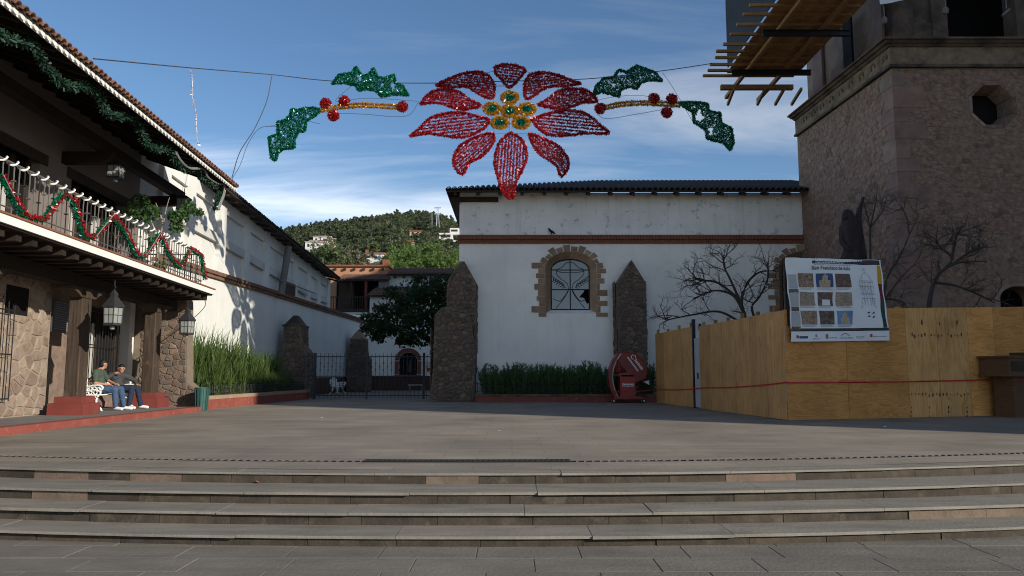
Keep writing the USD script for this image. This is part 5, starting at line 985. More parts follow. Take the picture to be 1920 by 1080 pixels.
# windows
for wi, (o, zb, zs, zt) in enumerate(wins):
    RS_ = MB(); A = arch(o, 2.22, zb, zs, zt - zs, 14); iw, ib, it, iz = 1.66, zb + 0.20, zt - 0.30, zs - 0.02; B_ = arch(o, iw, ib, iz, it - iz, 14); D = 0.42
    for k in range(len(A) - 1): RS_.quad((A[k][0], FY, A[k][1]), (A[k + 1][0], FY, A[k + 1][1]), (B_[k + 1][0], FY + D, B_[k + 1][1]), (B_[k][0], FY + D, B_[k][1]))
    win = RS_.build('window', 'sandstone', cp)
    m = MB(); m.quad((A[0][0], FY, A[0][1]), (A[-1][0], FY, A[-1][1]), (B_[-1][0], FY + D, B_[-1][1]), (B_[0][0], FY + D, B_[0][1])); m.build('sill', 'plaster', win)
    # corner stones up both sides and voussoirs over the arch, none alike
    rng = np.random.default_rng(61 + wi); zz = zb - 0.14; k = 0
    while zz < zs + 0.05:
        hh = 0.13 + 0.15 * rng.random()
        for s in (-1, 1):
            L = (0.22 + 0.24 * rng.random()) if (k + (s > 0)) % 2 else (0.06 + 0.12 * rng.random()); L += 0.06 + (0.06 if s < 0 else 0)
            xa, xb = sorted((o + s * (1.115 - (0.0 if zz > zb else 0.05)), o + s * (1.115 + L)))
            t = MB(); pillow(t, sbox(xa, zz + 0.006, xb, zz + hh - 0.006), XZ(FY), 0.035 + 0.02 * rng.random(), 0.012); t.build('quoin_stone', 'sandstone', win)
        zz += hh; k += 1
    an = np.linspace(math.pi, 0, 13)
    for k in range(12):
        ro = (0.27 if k % 2 else 0.16) + 0.07 * rng.random(); P = []
        for t_, r_ in ((an[k] - 0.02, 0.01), (an[k] - 0.02, ro), (an[k + 1] + 0.02, ro), (an[k + 1] + 0.02, 0.01)): P.append((o + (1.11 + r_) * math.cos(t_), zs + (zt - zs + r_) * math.sin(t_)))
        t = MB(); pillow(t, Polygon(P), XZ(FY), 0.04 + 0.02 * rng.random(), 0.012); t.build('arch_stone', 'sandstone', win)
    # metal frame, panes with a wheat and chalice pattern, one pane broken
    gy = FY + D - 0.02; m = MB(); P3 = lambda s, z, d=0.0: (s, gy - d, z)
    fr_ = [P3(*q_) for q_ in B_]; m.tube(fr_, 0.03, 4); m.tube([P3(B_[0][0], B_[0][1]), P3(B_[-1][0], B_[-1][1])], 0.03, 4); m.tube([P3(o, ib), P3(o, it)], 0.022, 4)
    zr = [ib + (it - ib) * 0.40, ib + (it - ib) * 0.79]
    for z in zr: m.tube([P3(o - iw / 2, z), P3(o + iw / 2, z)], 0.02, 4)
    m.build('window_frame', 'iron', win)
    full = Polygon(B_); bands = [ib, zr[0], zr[1], it + 0.1]
    for r_ in range(3):
        for s in (-1, 1):
            g = full.intersection(sbox(min(o, o + s * 2), bands[r_], max(o, o + s * 2), bands[r_ + 1])).buffer(-0.012)
            if r_ == 0 and s > 0 and wi == 0:
                w_ = iw / 2; hh = zr[0] - ib
                g = g.difference(Polygon([(o + w_ * 0.46, zr[0] - hh * 0.38), (o + w_ * 0.70, zr[0] - hh * 0.12), (o + w_ * 0.80, zr[0] + 0.1), (o + w_ * 1.1, zr[0] + 0.1), (o + w_ * 1.1, zr[0] - hh * 0.66), (o + w_ * 0.86, zr[0] - hh * 0.70), (o + w_ * 0.72, zr[0] - hh * 0.42)]))
            t = MB(); t.raw(*wall_poly(g, lambda a, b, c: (a, gy + 0.02 + c, b), 0.008)); t.build('pane', 'pane_glass' if 'pane_glass' in LK else 'glass_lamp', win)
    m = MB(); lead = lambda pts: m.tube(np.array([(o + x * iw / 2, gy + 0.008, ib + z * (it - ib)) for x, z in curve(np.array([(*p, 0) for p in pts]), 18)[:, :2]]), 0.013, 4)
    for s in (-1, 1):
        lead([(0.72 * s, 0.78), (0.70 * s, 0.70), (0.45 * s, 0.60), (0.16 * s, 0.52), (0.10 * s, 0.42), (0.14 * s, 0.34), (0.3 * s, 0.24), (0.75 * s, 0.03)])
        lead([(0.72 * s, 0.80), (0.45 * s, 0.84), (0.2 * s, 0.93), (0.0, 0.95)]); lead([(0.72 * s, 0.76), (0.4 * s, 0.745), (0.0, 0.74)])
        lead([(0.25 * s, 0.44), (0.5 * s, 0.52), (0.9 * s, 0.60)])
        for u in np.linspace(0.3, 0.85, 6):
            z0 = 0.44 + (u - 0.25) * 0.245
            for dz in (0.055, -0.045): lead([(u * s, z0), ((u + 0.08) * s, z0 + dz + 0.02), ((u + 0.12) * s, z0 + dz * 0.8 + 0.02)])
        lead([(0.08 * s, 0.40), (0.5 * s, 0.18), (0.92 * s, 0.22)])
    m.build('leading', 'steel_black', win)
    m = MB(); m.box(o - 1.6, o + 1.6, FY + 0.75, FY + 0.8, zb - 0.5, zt + 0.3); m.build('dark_room', 'dark_inside', win)
# roof
ez = aty(1100, 360, FY - 0.75)[2]; xl = aty(838, 360, FY - 0.75)[0]; RR = 0.30
m = MB(); EY = FY - 0.75
m.hexa([(xl, EY, ez), (cr_, EY, ez), (cr_, 42, ez + RR * 9.7), (xl, 42, ez + RR * 9.7), (xl, EY, ez + 0.06), (cr_, EY, ez + 0.06), (cr_, 42, ez + RR * 9.7 + 0.06), (xl, 42, ez + RR * 9.7 + 0.06)])
m = MB()   # hipped: the left eave runs back level
pk = ez + RR * 7; m.raw([(xl, EY, ez), (cr_, EY, ez), (cr_, EY + 7, pk), (xl + 7, EY + 7, pk), (xl, 53, ez), (xl + 7, 53, pk), (xl, EY, ez + 0.07), (cr_, EY, ez + 0.07), (cr_, EY + 7, pk + 0.07), (xl + 7, EY + 7, pk + 0.07), (xl, 53, ez + 0.07), (xl + 7, 53, pk + 0.07)],
      [[0, 1, 2, 3], [6, 7, 8, 9], [0, 3, 5, 4], [6, 9, 11, 10], [0, 1, 7, 6], [0, 4, 10, 6]])
roof = m.build('roof', 'wood_dark', cp)
un = np.array([0, 1, RR]); un /= np.linalg.norm(un); on = np.cross((1, 0, 0), un); sm = MB(); rng = np.random.default_rng(62)
for k, x in enumerate(np.arange(xl + 0.05, cr_, 0.238)):
    p = np.array([x, EY - 0.06 - 0.02 * rng.random(), ez + 0.075]); t = MB(); half_tile(t, p, un, (1, 0, 0), on, 0.45, 0.112, 0.095, 6); t.build('eave_tile', 'tile_dark', roof)
    mx = min(7.0, x - xl); half_tile(sm, p + un * 0.4 + on * 0.02, un, (1, 0, 0), on, max(0.2, mx), 0.108, 0.105, 4)
    half_tile(sm, np.array([x + 0.119, EY - 0.02, ez + 0.15]), un, (1, 0, 0), -on, max(0.2, mx), 0.10, 0.10, 4)
ul = np.array([1, 0, RR]); ul /= np.linalg.norm(ul); ol = np.cross(ul, (0, 1, 0)); ol = ol if ol[2] > 0 else -ol
for y in np.arange(EY + 0.2, 52.5, 0.238): half_tile(sm, np.array([xl - 0.05, y, ez + 0.075]), ul, (0, 1, 0), ol, min(6, y - EY), 0.112, 0.10, 4)
sm.build('roof_tiles', 'tile_dark', roof, kind='stuff')
for x in np.arange(xl + 0.35, cr_, 0.95): m = MB(); m.beam((x, EY + 0.06, ez - 0.07), (x, FY + 0.01, ez + 0.13), 0.13, 0.14); m.build('rafter_end', 'wood_dark', roof)
for y in np.arange(FY + 0.5, 52, 0.95): m = MB(); m.beam((xl + 0.06, y, ez - 0.07), (cl_, y, ez + 0.1), 0.13, 0.14); m.build('rafter_end', 'wood_dark', roof)
p0, p1 = F_(840, 372), F_(934, 379); m = MB(); m.box(xl + 0.1, p1[0], FY - 0.12, FY - 0.002, p1[1], p1[1] + 0.20); m.build('eave_beam', 'wood_dark', cp)
m = MB(); m.box(xl + 0.12, cl_ - 0.002, FY - 0.1, 52, ez - 0.36, ez - 0.15); m.build('side_beam', 'wood_dark', cp)
# buttresses against the front
def buttress(label, outline_up, outline_low, Yu, Yl, seed):
    t = thing('buttress', label, 'buttress')
    for k, (ol_, Y, nm) in enumerate(((outline_up, Yu, 'upper_block'), (outline_low, Yl, 'lower_block'))):
        if not ol_: continue
        P = Polygon([F_(x, y, Y) for x, y in ol_]).buffer(0); m = MB(); m.raw(*wall_poly(P, XZ(Y, 1), (FY - 0.003) - Y if k == 0 else (Yu - 0.003) - Y + (0.5 if Yu > FY - 0.2 else 0.0))); core = m.build(nm, 'mortar', t)
        stones(core, P.buffer(-0.008), XZ(Y), 0.25, 1.35, seed + k, 'rubble', 0.05, 0.012, 300)
        x1 = P.bounds[2]; x0 = P.bounds[0]; z1 = P.bounds[3]; dz = FY - Y
        zz = lambda xx: None
        zsh = F_(0, [y for _, y in ol_][2], Y)[1]
        for xe, sg in ((x1, 1), (x0, -1)):
            stones(core, sbox(0.03, 0.0 if k else 2.0, dz - 0.02, max(0.5, min(zsh, z1 - 0.9))), lambda s, tt, d, xe=xe, sg=sg: (xe + sg * (d - 0.012), Y + s, tt), 0.26, 1.3, seed + 5 + k + (sg > 0), 'rubble', 0.035, 0.012, 60)
buttress('broad stepped stone buttress at the left corner of the chapel', [(838, 700), (838, 545), (840, 525), (862, 490), (871, 490), (893, 530), (893, 700)], [(806, 752.5), (812, 690), (815, 590), (828, 577), (866, 575), (880, 586), (889, 640), (889, 752.5)], 32.35, 31.85, 70)
buttress('pointed stone buttress on the chapel front, behind the red machine', [(1156, 752), (1156, 530), (1184, 487), (1211, 530), (1211, 752)], [(1158, 752), (1160, 600), (1170, 580), (1190, 574), (1204, 580), (1213, 600), (1213, 752)], 32.35, 32.2, 80)
# bird on the band
bp = F_(1034, 441); bd = thing('bird', 'small black bird perched on the brick band above the arched window', 'bird', None, (bp[0], FY - 0.09, bp[1] + 0.002))
J = {'b': ((0, 0, 0.15), 0.055), 'c': ((-0.07, -0.02, 0.19), 0.05), 'h': ((-0.11, -0.03, 0.26), 0.035), 'k': ((-0.155, -0.04, 0.255), 0.008), 't': ((0.16, 0.02, 0.06), 0.018), 'l': ((-0.02, -0.02, 0.08), 0.012), 'f': ((-0.02, -0.03, 0.0), 0.010), 'l2': ((0.0, 0.02, 0.08), 0.012), 'f2': ((-0.01, 0.02, 0.0), 0.010)}
MB().tm(hull_chain(J, [['b', 'c'], ['c', 'h'], ['h', 'k'], ['b', 't'], ['b', 'l'], ['l', 'f'], ['b', 'l2'], ['l2', 'f2']], 0.02, 3)).build('body', 'bird_black', bd, smooth=True)
# planter in front with shrubs
FPY = atz(900, 754, 0)[1]; fx0, fx1 = aty(889, 745, FPY)[0] + 0.02, aty(1235, 745, FPY)[0]
fp = thing('chapel_planter', 'low red planter with a worn rim along the foot of the chapel wall', 'planter')
m = MB(); m.box(fx0, fx1, FPY, FPY + 0.2, -0.05, 0.22); m.build('planter_wall', 'red_kerb', fp); m = MB(); m.box(fx0, fx1, FPY - 0.02, FPY + 0.22, 0.221, 0.32); m.build('rim', 'cornice_stone', fp)
m = MB(); m.quad((fx0, FPY + 0.2, 0.25), (fx1, FPY + 0.2, 0.25), (fx1, FY - 0.01, 0.25), (fx0, FY - 0.01, 0.25)); m.build('soil', 'soil', fp)
SHR = []
for k in range(3):
    rg = np.random.default_rng(90 + k); c = proto(f'shrub_kind_{k}'); lf, stm = MB(), MB()
    for s in range(30):
        a, r = rg.random() * 6.283, 0.36 * math.sqrt(rg.random()); ht = 0.75 + 0.5 * rg.random(); b0 = np.array([r * math.cos(a), r * math.sin(a) * 0.9, 0]); tip = b0 * 1.35 + np.array([0.1 * rg.normal(), 0.1 * rg.normal(), ht]); stm.tube([b0, tip], [0.008, 0.004], 4)
        u = rg.random(46) ** 0.7; p = b0 + u[:, None] * (tip - b0); d = rg.normal(size=(46, 3)); d[:, 2] = np.abs(d[:, 2]) * 1.2 + 0.8; d /= np.linalg.norm(d, axis=1, keepdims=True); sdv = np.cross(d, rg.normal(size=(46, 3))); sdv /= np.linalg.norm(sdv, axis=1, keepdims=True); L = 0.10 + 0.06 * rg.random((46, 1))
        lf.raw(np.stack([p, p + d * L * 0.5 + sdv * 0.014, p + d * L, p + d * L * 0.5 - sdv * 0.014], 1).reshape(-1, 3), np.arange(46)[:, None] * 4 + np.arange(4))
    lf.build('foliage', 'leaf_shrub', c); stm.build('stems', 'bark', c); SHR.append(c)
rng = np.random.default_rng(95)
for k, px in enumerate(np.concatenate([np.linspace(916, 1140, 15), np.linspace(920, 1150, 12), [1215, 1228]])):
    front = k < 15; dup(SHR[k % 3], 'shrub', (aty(px, 700, 32)[0], FPY + (0.42 if front else 0.85) + 0.1 * rng.random(), 0.25), rng.random() * 6.28, 'bushy green shrub with narrow leaves in the planter against the chapel wall', 'shrub', 'shrubs in the chapel planter', scale=(0.8 + 0.3 * rng.random()) * (0.85 if front else 1.05))
wf = thing('chapel_planter_fence', 'thin dark wire fence along the chapel planter', 'fence')
m = MB(); [m.tube([(fx0, FPY + 0.1, z), (fx1, FPY + 0.1, z)], 0.009, 4) for z in (0.42, 0.72)]; m.build('rail', 'iron', wf)
for x in np.arange(fx0 + 0.1, fx1, 1.05): MB().tube([(x, FPY + 0.1, 0.32), (x, FPY + 0.1, 0.78)], 0.014, 5).build('post', 'iron', wf)
m = MB(); [m.tube([(x, FPY + 0.1, 0.42), (x + 0.12, FPY + 0.1, 0.72)], 0.005, 3) for x in np.arange(fx0, fx1, 0.13)]; m.build('wire', 'iron', wf, kind='stuff')

# ------------------------------------------------------------------ red machine
MY = 30.6; mo = aty(1177, 751, MY); mo[2] = 0
rm = thing('red_machine', 'red wheeled machine with a tilted round lettered cover in front of the pointed buttress', 'machine', None, mo, 0.0)
K = lambda px, py, dy=0.0: aty(px, py, MY + dy) - np.array([mo[0], mo[1], 0])
def prism(pts, y0, y1, ch=0.02):
    P = Polygon([K(*p)[[0, 2]] for p in pts]); mb = MB(); mb.raw(*wall_poly(P, lambda s, t, d: (s, y0 + d, t), y1 - y0)); return mb
prism([(1161, 744), (1161, 704), (1164, 699), (1180, 699), (1189, 706), (1190, 744)], -0.28, 0.32).build('cabinet', 'red_machine', rm)
prism([(1163, 708), (1187, 708), (1187, 740), (1163, 740)], -0.30, -0.281).build('cabinet_door', 'red_machine', rm)
prism([(1163, 703), (1186, 703), (1187, 706), (1163, 706)], -0.295, -0.281).build('cabinet_slot', 'dark_inside', rm)
prism([(1154, 743), (1200, 743), (1207, 748), (1147, 748)], -0.38, 0.40).build('base_frame', 'red_machine_dark', rm)
cov = prism([(1156, 662), (1166, 659), (1177, 661), (1196, 668), (1210, 684), (1212, 700), (1210, 708), (1192, 716), (1180, 703), (1168, 688), (1158, 674)], -0.10, 0.02).build('cover', 'red_machine_dark', rm)
m = MB(); pr_ = [K(*p) for p in ((1156, 662), (1166, 659), (1177, 661), (1196, 668), (1210, 684), (1212, 700), (1210, 708), (1192, 716), (1180, 703), (1168, 688), (1158, 674), (1156, 662))]; m.tube([p + np.array([0, -0.11, 0]) for p in pr_], 0.025, 5); m.build('cover_rim', 'red_machine', cov)
# lettering along the cover's slope: a ring mark and two lines of strokes
a0, a1 = K(1184, 668), K(1204, 695); dl = (a1 - a0) / np.linalg.norm(a1 - a0); ul_ = np.array([-dl[2], 0, dl[0]]); ul_ = ul_ if ul_[2] > 0 else -ul_; lt = MB()
def stroke(mb, x, y, w, h_): p = a0 + dl * x + ul_ * y + np.array([0, -0.106, 0]); mb.quad(p, p + dl * w, p + dl * w + ul_ * h_, p + ul_ * h_)
ang = np.linspace(0.5, 5.6, 14); cen = a0 + dl * 0.06 + ul_ * 0.03 + np.array([0, -0.112, 0]); lt.tube([cen + dl * 0.085 * math.cos(t) + ul_ * 0.085 * math.sin(t) for t in ang], 0.018, 4)
rng = np.random.default_rng(5)
for k in range(8): stroke(lt, 0.18 + k * 0.062, -0.03, 0.042, 0.09 + 0.02 * (k % 3 == 0)); 
for k in range(11): stroke(lt, -0.06 + k * 0.062, -0.19, 0.040, 0.07)
lt.build('lettering', 'white_letters', cov)
lt = MB(); z1 = K(1165, 722)[2]; x0 = K(1165, 722)[0]
for k in range(8): lt.box(x0 + k * 0.057, x0 + k * 0.057 + 0.042, -0.306, -0.301, z1, z1 + 0.06 + 0.02 * (k == 0))
for k in range(10): lt.box(x0 + k * 0.045, x0 + k * 0.045 + 0.03, -0.306, -0.301, z1 - 0.05, z1 - 0.025)
lt.build('lettering', 'white_letters', rm)
m = MB(); arcp = curve([K(1158, 664), K(1149, 678), K(1143, 700), K(1144, 720), K(1150, 738), K(1155, 746)], 24)
for k in range(len(arcp) - 1): m.hexa([arcp[k] + np.array(o_) for o_ in ((-0.06, -0.3, 0), (0.06, -0.3, 0), (0.06, 0.25, 0), (-0.06, 0.25, 0))] + [arcp[k + 1] + np.array(o_) for o_ in ((-0.06, -0.3, 0), (0.06, -0.3, 0), (0.06, 0.25, 0), (-0.06, 0.25, 0))])
m.build('curved_guard', 'red_machine_dark', rm)
m = MB(); m.tube([p + np.array([0.09, -0.31, 0]) for p in arcp], 0.022, 5); m.build('guard_tube', 'galvanised', rm)
MB().lathe(tuple(K(1160, 692, 0) + np.array([0, 0.0, -0.1])), [(0.001, -0.05), (0.14, 0), (0.16, 0.12), (0.10, 0.22), (0.001, 0.24)], 12).build('motor', 'red_machine', rm, smooth=30)
m = MB(); m.beam(K(1152, 703), K(1166, 703), 0.06, 0.04); m.beam(K(1163, 700), K(1163, 672), 0.06, 0.05, up=(1, 0, 0)); m.build('arm', 'red_machine', rm)
for px in (1149, 1205):
    for y in (-0.32, 0.34):
        c = K(px, 748); w = trimesh.creation.cylinder(0.075, 0.05, sections=14).apply_transform(trimesh.transformations.rotation_matrix(math.pi / 2, [1, 0, 0])).apply_translation((c[0], y, 0.077)); wh_ = MB().tm(w).build('wheel', 'iron', rm)
        w = trimesh.creation.cylinder(0.035, 0.062, sections=10).apply_transform(trimesh.transformations.rotation_matrix(math.pi / 2, [1, 0, 0])).apply_translation((c[0], y, 0.077)); MB().tm(w).build('hub', 'galvanised', wh_)
prism([(1206, 716), (1216, 713), (1217, 722)], -0.1, 0.0).build('flap', 'white_paint', rm)

# ================================================================== HOARDING, DOOR, BANNER, TAPE, KIOSK
C0 = atz(1477, 788.5, 0); CL = atz(1232, 755, 0); CR = atz(1920, 779, 0); C0[2] = CL[2] = CR[2] = 0
hd_ = thing('hoarding', 'plywood site hoarding with timber posts around the foot of the stone tower', 'fence')
dL = (CL - C0); LL = np.linalg.norm(dL); dL /= LL; dR = (CR - C0); LR = np.linalg.norm(dR); dR /= LR
nL = np.array([dL[1], -dL[0], 0]); nL = nL if nL[0] < 0 else -nL; nR = np.array([dR[1], -dR[0], 0]); nR = nR if nR[1] < 0 else -nR
topz = lambda px, py, d, n: float(atplane(px, py, C0, n)[2])
hC = topz(1477, 581, dL, nL); hA = topz(1316, 612, dL, nL); hB = topz(1298, 613, dL, nL); hE = topz(1232, 626, dL, nL)
sL = lambda px: float(np.dot(atplane(px, 700, C0, nL) - C0, dL)); s_d0, s_d1 = sL(1314), sL(1301)
def panel(d, n, s0, s1, z0, z1, name, mat, off=0.0, th=0.018, z1b=None):
    z1b = z1 if z1b is None else z1b; g = 0.006; P = lambda s, o_, z: C0 + d * s + n * o_ + np.array([0, 0, z])
    return MB().hexa([P(s0 + g, off, z0), P(s0 + g, off + th, z0), P(s1 - g, off + th, z0), P(s1 - g, off, z0), P(s0 + g, off, z1), P(s0 + g, off + th, z1), P(s1 - g, off + th, z1b), P(s1 - g, off, z1b)]).build(name, mat, hd_)
hgt = lambda s: float(np.interp(s, [0, s_d0, s_d1, LL], [hC, hA, hB, hE])); rng = np.random.default_rng(14)
def run(s0, s1, n):
    e = np.linspace(s0, s1, n + 1)
    for a, b in zip(e[:-1], e[1:]): panel(dL, nL, a, b, 0.005 + 0.01 * rng.random(), hgt(a) + 0.02 * rng.random(), 'plywood_panel', 'plywood_upright', 0.004 * rng.random(), 0.018, hgt(b) + 0.02 * rng.random())
run(0, s_d0, 6); run(s_d1, LL, 4)
panel(dL, nL, s_d0 + 0.02, s_d1 - 0.12, 0.03, hA - 0.35, 'door', 'door_metal', -0.02, 0.03)
panel(dL, nL, s_d1 - 0.14, s_d1, 0.0, hB + 0.25, 'door_post', 'steel_black', -0.05, 0.09); panel(dL, nL, s_d0, s_d0 + 0.1, hA - 0.1, hA + 0.1, 'door_post', 'steel_black', -0.06, 0.07)
panel(dL, nL, s_d0 + 0.2, s_d0 + 0.25, 0.95, 1.15, 'door_handle', 'steel_black', 0.012, 0.03)
# front run: sheets laid on their side at the left, upright ones at the right
sR = lambda px: float(np.dot(atplane(px, 700, C0, nR) - C0, dR)); hR = lambda s: topz(1477, 580.5, dR, nR) + (topz(1920, 576, dR, nR) - topz(1477, 580.5, dR, nR)) * s / LR
e = [0.0, sR(1588), sR(1702), sR(1760), sR(1818), sR(1868), sR(1925), sR(1925) + 1.22, sR(1925) + 2.44]
for k, (a, b) in enumerate(zip(e[:-1], e[1:])): panel(dR, nR, a, b, 0.005 + 0.008 * rng.random(), hR(a), 'plywood_panel', 'plywood' if k not in (2, 3) else 'plywood_upright', 0.004 * rng.random() - (0.0), 0.018, hR(b))
for s in list(np.linspace(0.6, s_d0 - 0.3, 6)) + list(np.linspace(s_d1 + 0.3, LL - 0.2, 4)):
    P = C0 + dL * s - nL * 0.05; m = MB(); m.box(P[0] - 0.045, P[0] + 0.045, P[1] - 0.045, P[1] + 0.045, 0, hgt(s) + 0.10 + 0.06 * rng.random()); m.build('timber_post', 'wood_scaffold', hd_)
for px in (1486, 1590, 1692, 1798, 1912): P = C0 + dR * sR(px) - nR * 0.055; m = MB(); m.box(P[0] - 0.07, P[0] + 0.07, P[1] - 0.045, P[1] + 0.045, 0, hR(0) + 0.13 + 0.05 * rng.random()); m.build('timber_post', 'wood_scaffold', hd_)
def spots(pts, r, mat='red_plinth'):
    m = MB()
    for px, py in pts: p = atplane(px, py, C0, nR) + nR * 0.026; rr = r * (0.6 + 0.8 * rng.random()); a = np.linspace(0, 2 * np.pi, 8)[:-1]; m.raw([p] + [p + dR * rr * math.cos(t) * 0.8 + np.array([0, 0, rr * math.sin(t) * 1.5]) for t in a], [[0, 1 + i, 1 + (i + 1) % 7] for i in range(7)])
    return m
m = spots([(1707 + 6.2 * k + 2 * rng.random(), 627 + 4 * rng.random()) for k in range(16) if k not in (5, 10)] + [(1708 + 6.6 * k, 738 + 4 * rng.random()) for k in range(17)] + [(1727, 606), (1760, 607), (1793, 608), (1727, 602), (1793, 604)], 0.028); m.build('drip_marks', 'wood_kiosk', hd_)
m = spots([(x, 764 + 8 * j) for x in (1707, 1741, 1777, 1812) for j in range(3)], 0.02); m.build('drip_marks', 'steel_black', hd_)
# banner
bn_ = thing('banner', 'white printed banner with nine small photographs hung on the corner of the hoarding', 'banner')
oB = C0 + nR * 0.05
BC = [atplane(x, y, oB, nR) for x, y in ((1479, 641), (1663, 638.5), (1648, 488), (1470, 483.5))]   # bottom left, bottom right, top right, top left
def BP(s, t, d=0.0):
    p = BC[0] * (1 - s) * (1 - t) + BC[1] * s * (1 - t) + BC[2] * s * t + BC[3] * (1 - s) * t
    w = 0.022 * math.sin(7 * s + 5 * t) + 0.034 * math.sin(16 * (s - 1) * (1.3 - t)) * s * t + 0.018 * math.sin(23 * s + 2 * math.sin(6 * t)) * (0.3 + 0.7 * t) + 0.014 * math.sin(31 * (s + 0.6 * t)) - 0.03 * math.sin(math.pi * s) * (t > 0.99)
    return p + nR * (0.075 + w + d)
def sheet(s0, s1, t0, t1, name, mat, d, nx=None, nz=None, parent=None, skew=0.0):
    nx = nx or max(2, int((s1 - s0) * 44)); nz = nz or max(2, int((t1 - t0) * 36)); S, T = np.linspace(s0, s1, nx + 1), np.linspace(t0, t1, nz + 1)
    v = [BP(s + skew * (t - t0), t, d) for s in S for t in T]; i, j = np.meshgrid(np.arange(nx), np.arange(nz), indexing='ij'); n = nz + 1
    return MB().raw(v, np.stack([i * n + j, (i + 1) * n + j, (i + 1) * n + j + 1, i * n + j + 1], -1).reshape(-1, 4)).build(name, mat, parent or bn_, smooth=True)
sheet(0, 1, 0, 1, 'cloth', 'banner_white', 0.0, 44, 36)
sheet(0.002, 0.998, 0.120, 0.155, 'dark_stripe', 'banner_dark', 0.004); sheet(0.26, 0.985, 0.935, 0.995, 'top_bar', 'banner_dark', 0.004)
sheet(0.945, 0.985, 0.70, 0.925, 'side_stripe', 'banner_yellow', 0.004); sheet(0.945, 0.985, 0.48, 0.699, 'side_stripe', 'banner_maroon', 0.004); sheet(0.945, 0.985, 0.157, 0.479, 'side_stripe', 'banner_green', 0.004)
for k, t in enumerate((0.80, 0.585, 0.355)):
    sheet(0.012, 0.10, t - 0.17, t, 'side_panel', 'banner_grey', 0.004); sheet(0.012, 0.10, t - 0.226, t - 0.175, 'side_photo', 'print_brown', 0.004)
prints = [['print_rock', 'print_sky', 'print_brown'], ['print_wall', 'print_brown', 'print_wall'], ['print_rock', 'print_brown', 'print_sky_light']]
for r_ in range(3):
    for c in range(3):
        s0 = 0.112 + c * 0.185; t1 = 0.815 - r_ * 0.225; pr = sheet(s0, s0 + 0.158, t1 - 0.165, t1, 'photograph', prints[r_][c], 0.005)
        if (r_, c) in ((0, 1), (2, 2)):
            for (a, b, u, w_) in ((0.35, 0.65, 0.5, 0.85), (0.2, 0.8, 0.02, 0.5), (0.46, 0.54, 0.85, 0.98)): sheet(s0 + 0.158 * a, s0 + 0.158 * b, t1 - 0.165 + 0.165 * u, t1 - 0.165 + 0.165 * w_, 'pictured_dome', 'print_stone', 0.008, parent=pr)
        if (r_, c) == (1, 1): sheet(s0 + 0.04, s0 + 0.125, t1 - 0.16, t1 - 0.09, 'pictured_arch', 'banner_white', 0.008, parent=pr)
        for k in range(2): sheet(s0 + 0.004, s0 + 0.13 + 0.02 * ((r_ + c + k) % 2), t1 - 0.192 + 0.014 * k, t1 - 0.186 + 0.014 * k, 'caption', 'grey_letters', 0.005, nz=1)
tm = meshkit.text_mesh('San Francisco de Asís', 0.075, 0.001, True); v = np.array(tm.vertices); Wb = np.linalg.norm(BC[1] - BC[0]); Hb = np.linalg.norm(BC[3] - BC[0]); sc_ = 0.40 * Wb / v[:, 0].max()
MB().raw([BP(0.255 + x * sc_ / Wb, 0.862 + y * sc_ * 1.05 / Hb, 0.005 + z) for x, y, z in v], tm.faces).build('title', 'black_letters', bn_)
m = MB(); rng = np.random.default_rng(15)
def lines(mb, s0, s1, t, h_, w0=0.008, w1=0.03):
    s = s0
    while s < s1: w = w0 + (w1 - w0) * rng.random(); mb.quad(BP(s, t, 0.007), BP(min(s1, s + w), t, 0.007), BP(min(s1, s + w), t + h_, 0.007), BP(s, t + h_, 0.007)); s += w + 0.007
lines(m, 0.29, 0.66, 0.962, 0.012); lines(m, 0.29, 0.60, 0.944, 0.008); m.build('small_print', 'white_letters', bn_)
m = MB(); lines(m, 0.28, 0.66, 0.915, 0.008); lines(m, 0.49, 0.62, 0.03, 0.014); lines(m, 0.66, 0.75, 0.045, 0.01); lines(m, 0.66, 0.75, 0.03, 0.008); lines(m, 0.83, 0.97, 0.045, 0.010); lines(m, 0.21, 0.28, 0.025, 0.01); lines(m, 0.38, 0.46, 0.035, 0.012); m.build('small_print', 'grey_letters', bn_)
sheet(0.05, 0.075, 0.04, 0.075, 'logo', 'banner_logo_red', 0.005); sheet(0.08, 0.165, 0.035, 0.065, 'logo', 'banner_logo_blue', 0.005); sheet(0.345, 0.37, 0.03, 0.085, 'logo', 'print_rock', 0.005); sheet(0.80, 0.822, 0.045, 0.08, 'logo', 'banner_logo_red', 0.005); sheet(0.235, 0.255, 0.05, 0.085, 'logo', 'grey_letters', 0.005)
m = MB(); m.tube([BP(0.51 + 0.08 * u, 0.062 + 0.03 * math.sin(math.pi * u), 0.008) for u in np.linspace(0, 1, 10)], 0.006, 4); m.build('logo', 'black_letters', bn_)
m = MB(); tl = lambda pts: m.tube([BP(s, t, 0.008) for s, t in pts], 0.0045, 3)    # line drawing of the tower
for s in (0.745, 0.772, 0.80, 0.835, 0.862, 0.885): tl([(s, 0.42), (s, 0.72)])
for t in (0.42, 0.52, 0.57, 0.585, 0.67, 0.72, 0.735): tl([(0.735, t), (0.895, t)])
tl([(0.735, 0.40), (0.895, 0.40), (0.895, 0.42), (0.735, 0.42), (0.735, 0.40)]); tl([(0.76 + 0.115 * (0.5 - 0.5 * math.cos(u)), 0.735 + 0.10 * math.sin(u)) for u in np.linspace(0, math.pi, 12)]); tl([(0.817, 0.835), (0.817, 0.90)]); tl([(0.80, 0.88), (0.835, 0.88)])
for c, t in ((0.76, 0.64), (0.815, 0.64), (0.87, 0.64), (0.76, 0.48), (0.87, 0.48)): tl([(c + 0.018 * math.cos(u), t + 0.035 * math.sin(u)) for u in np.linspace(0, 2 * math.pi, 10)])
m.build('tower_drawing', 'grey_letters', bn_)
m = MB()
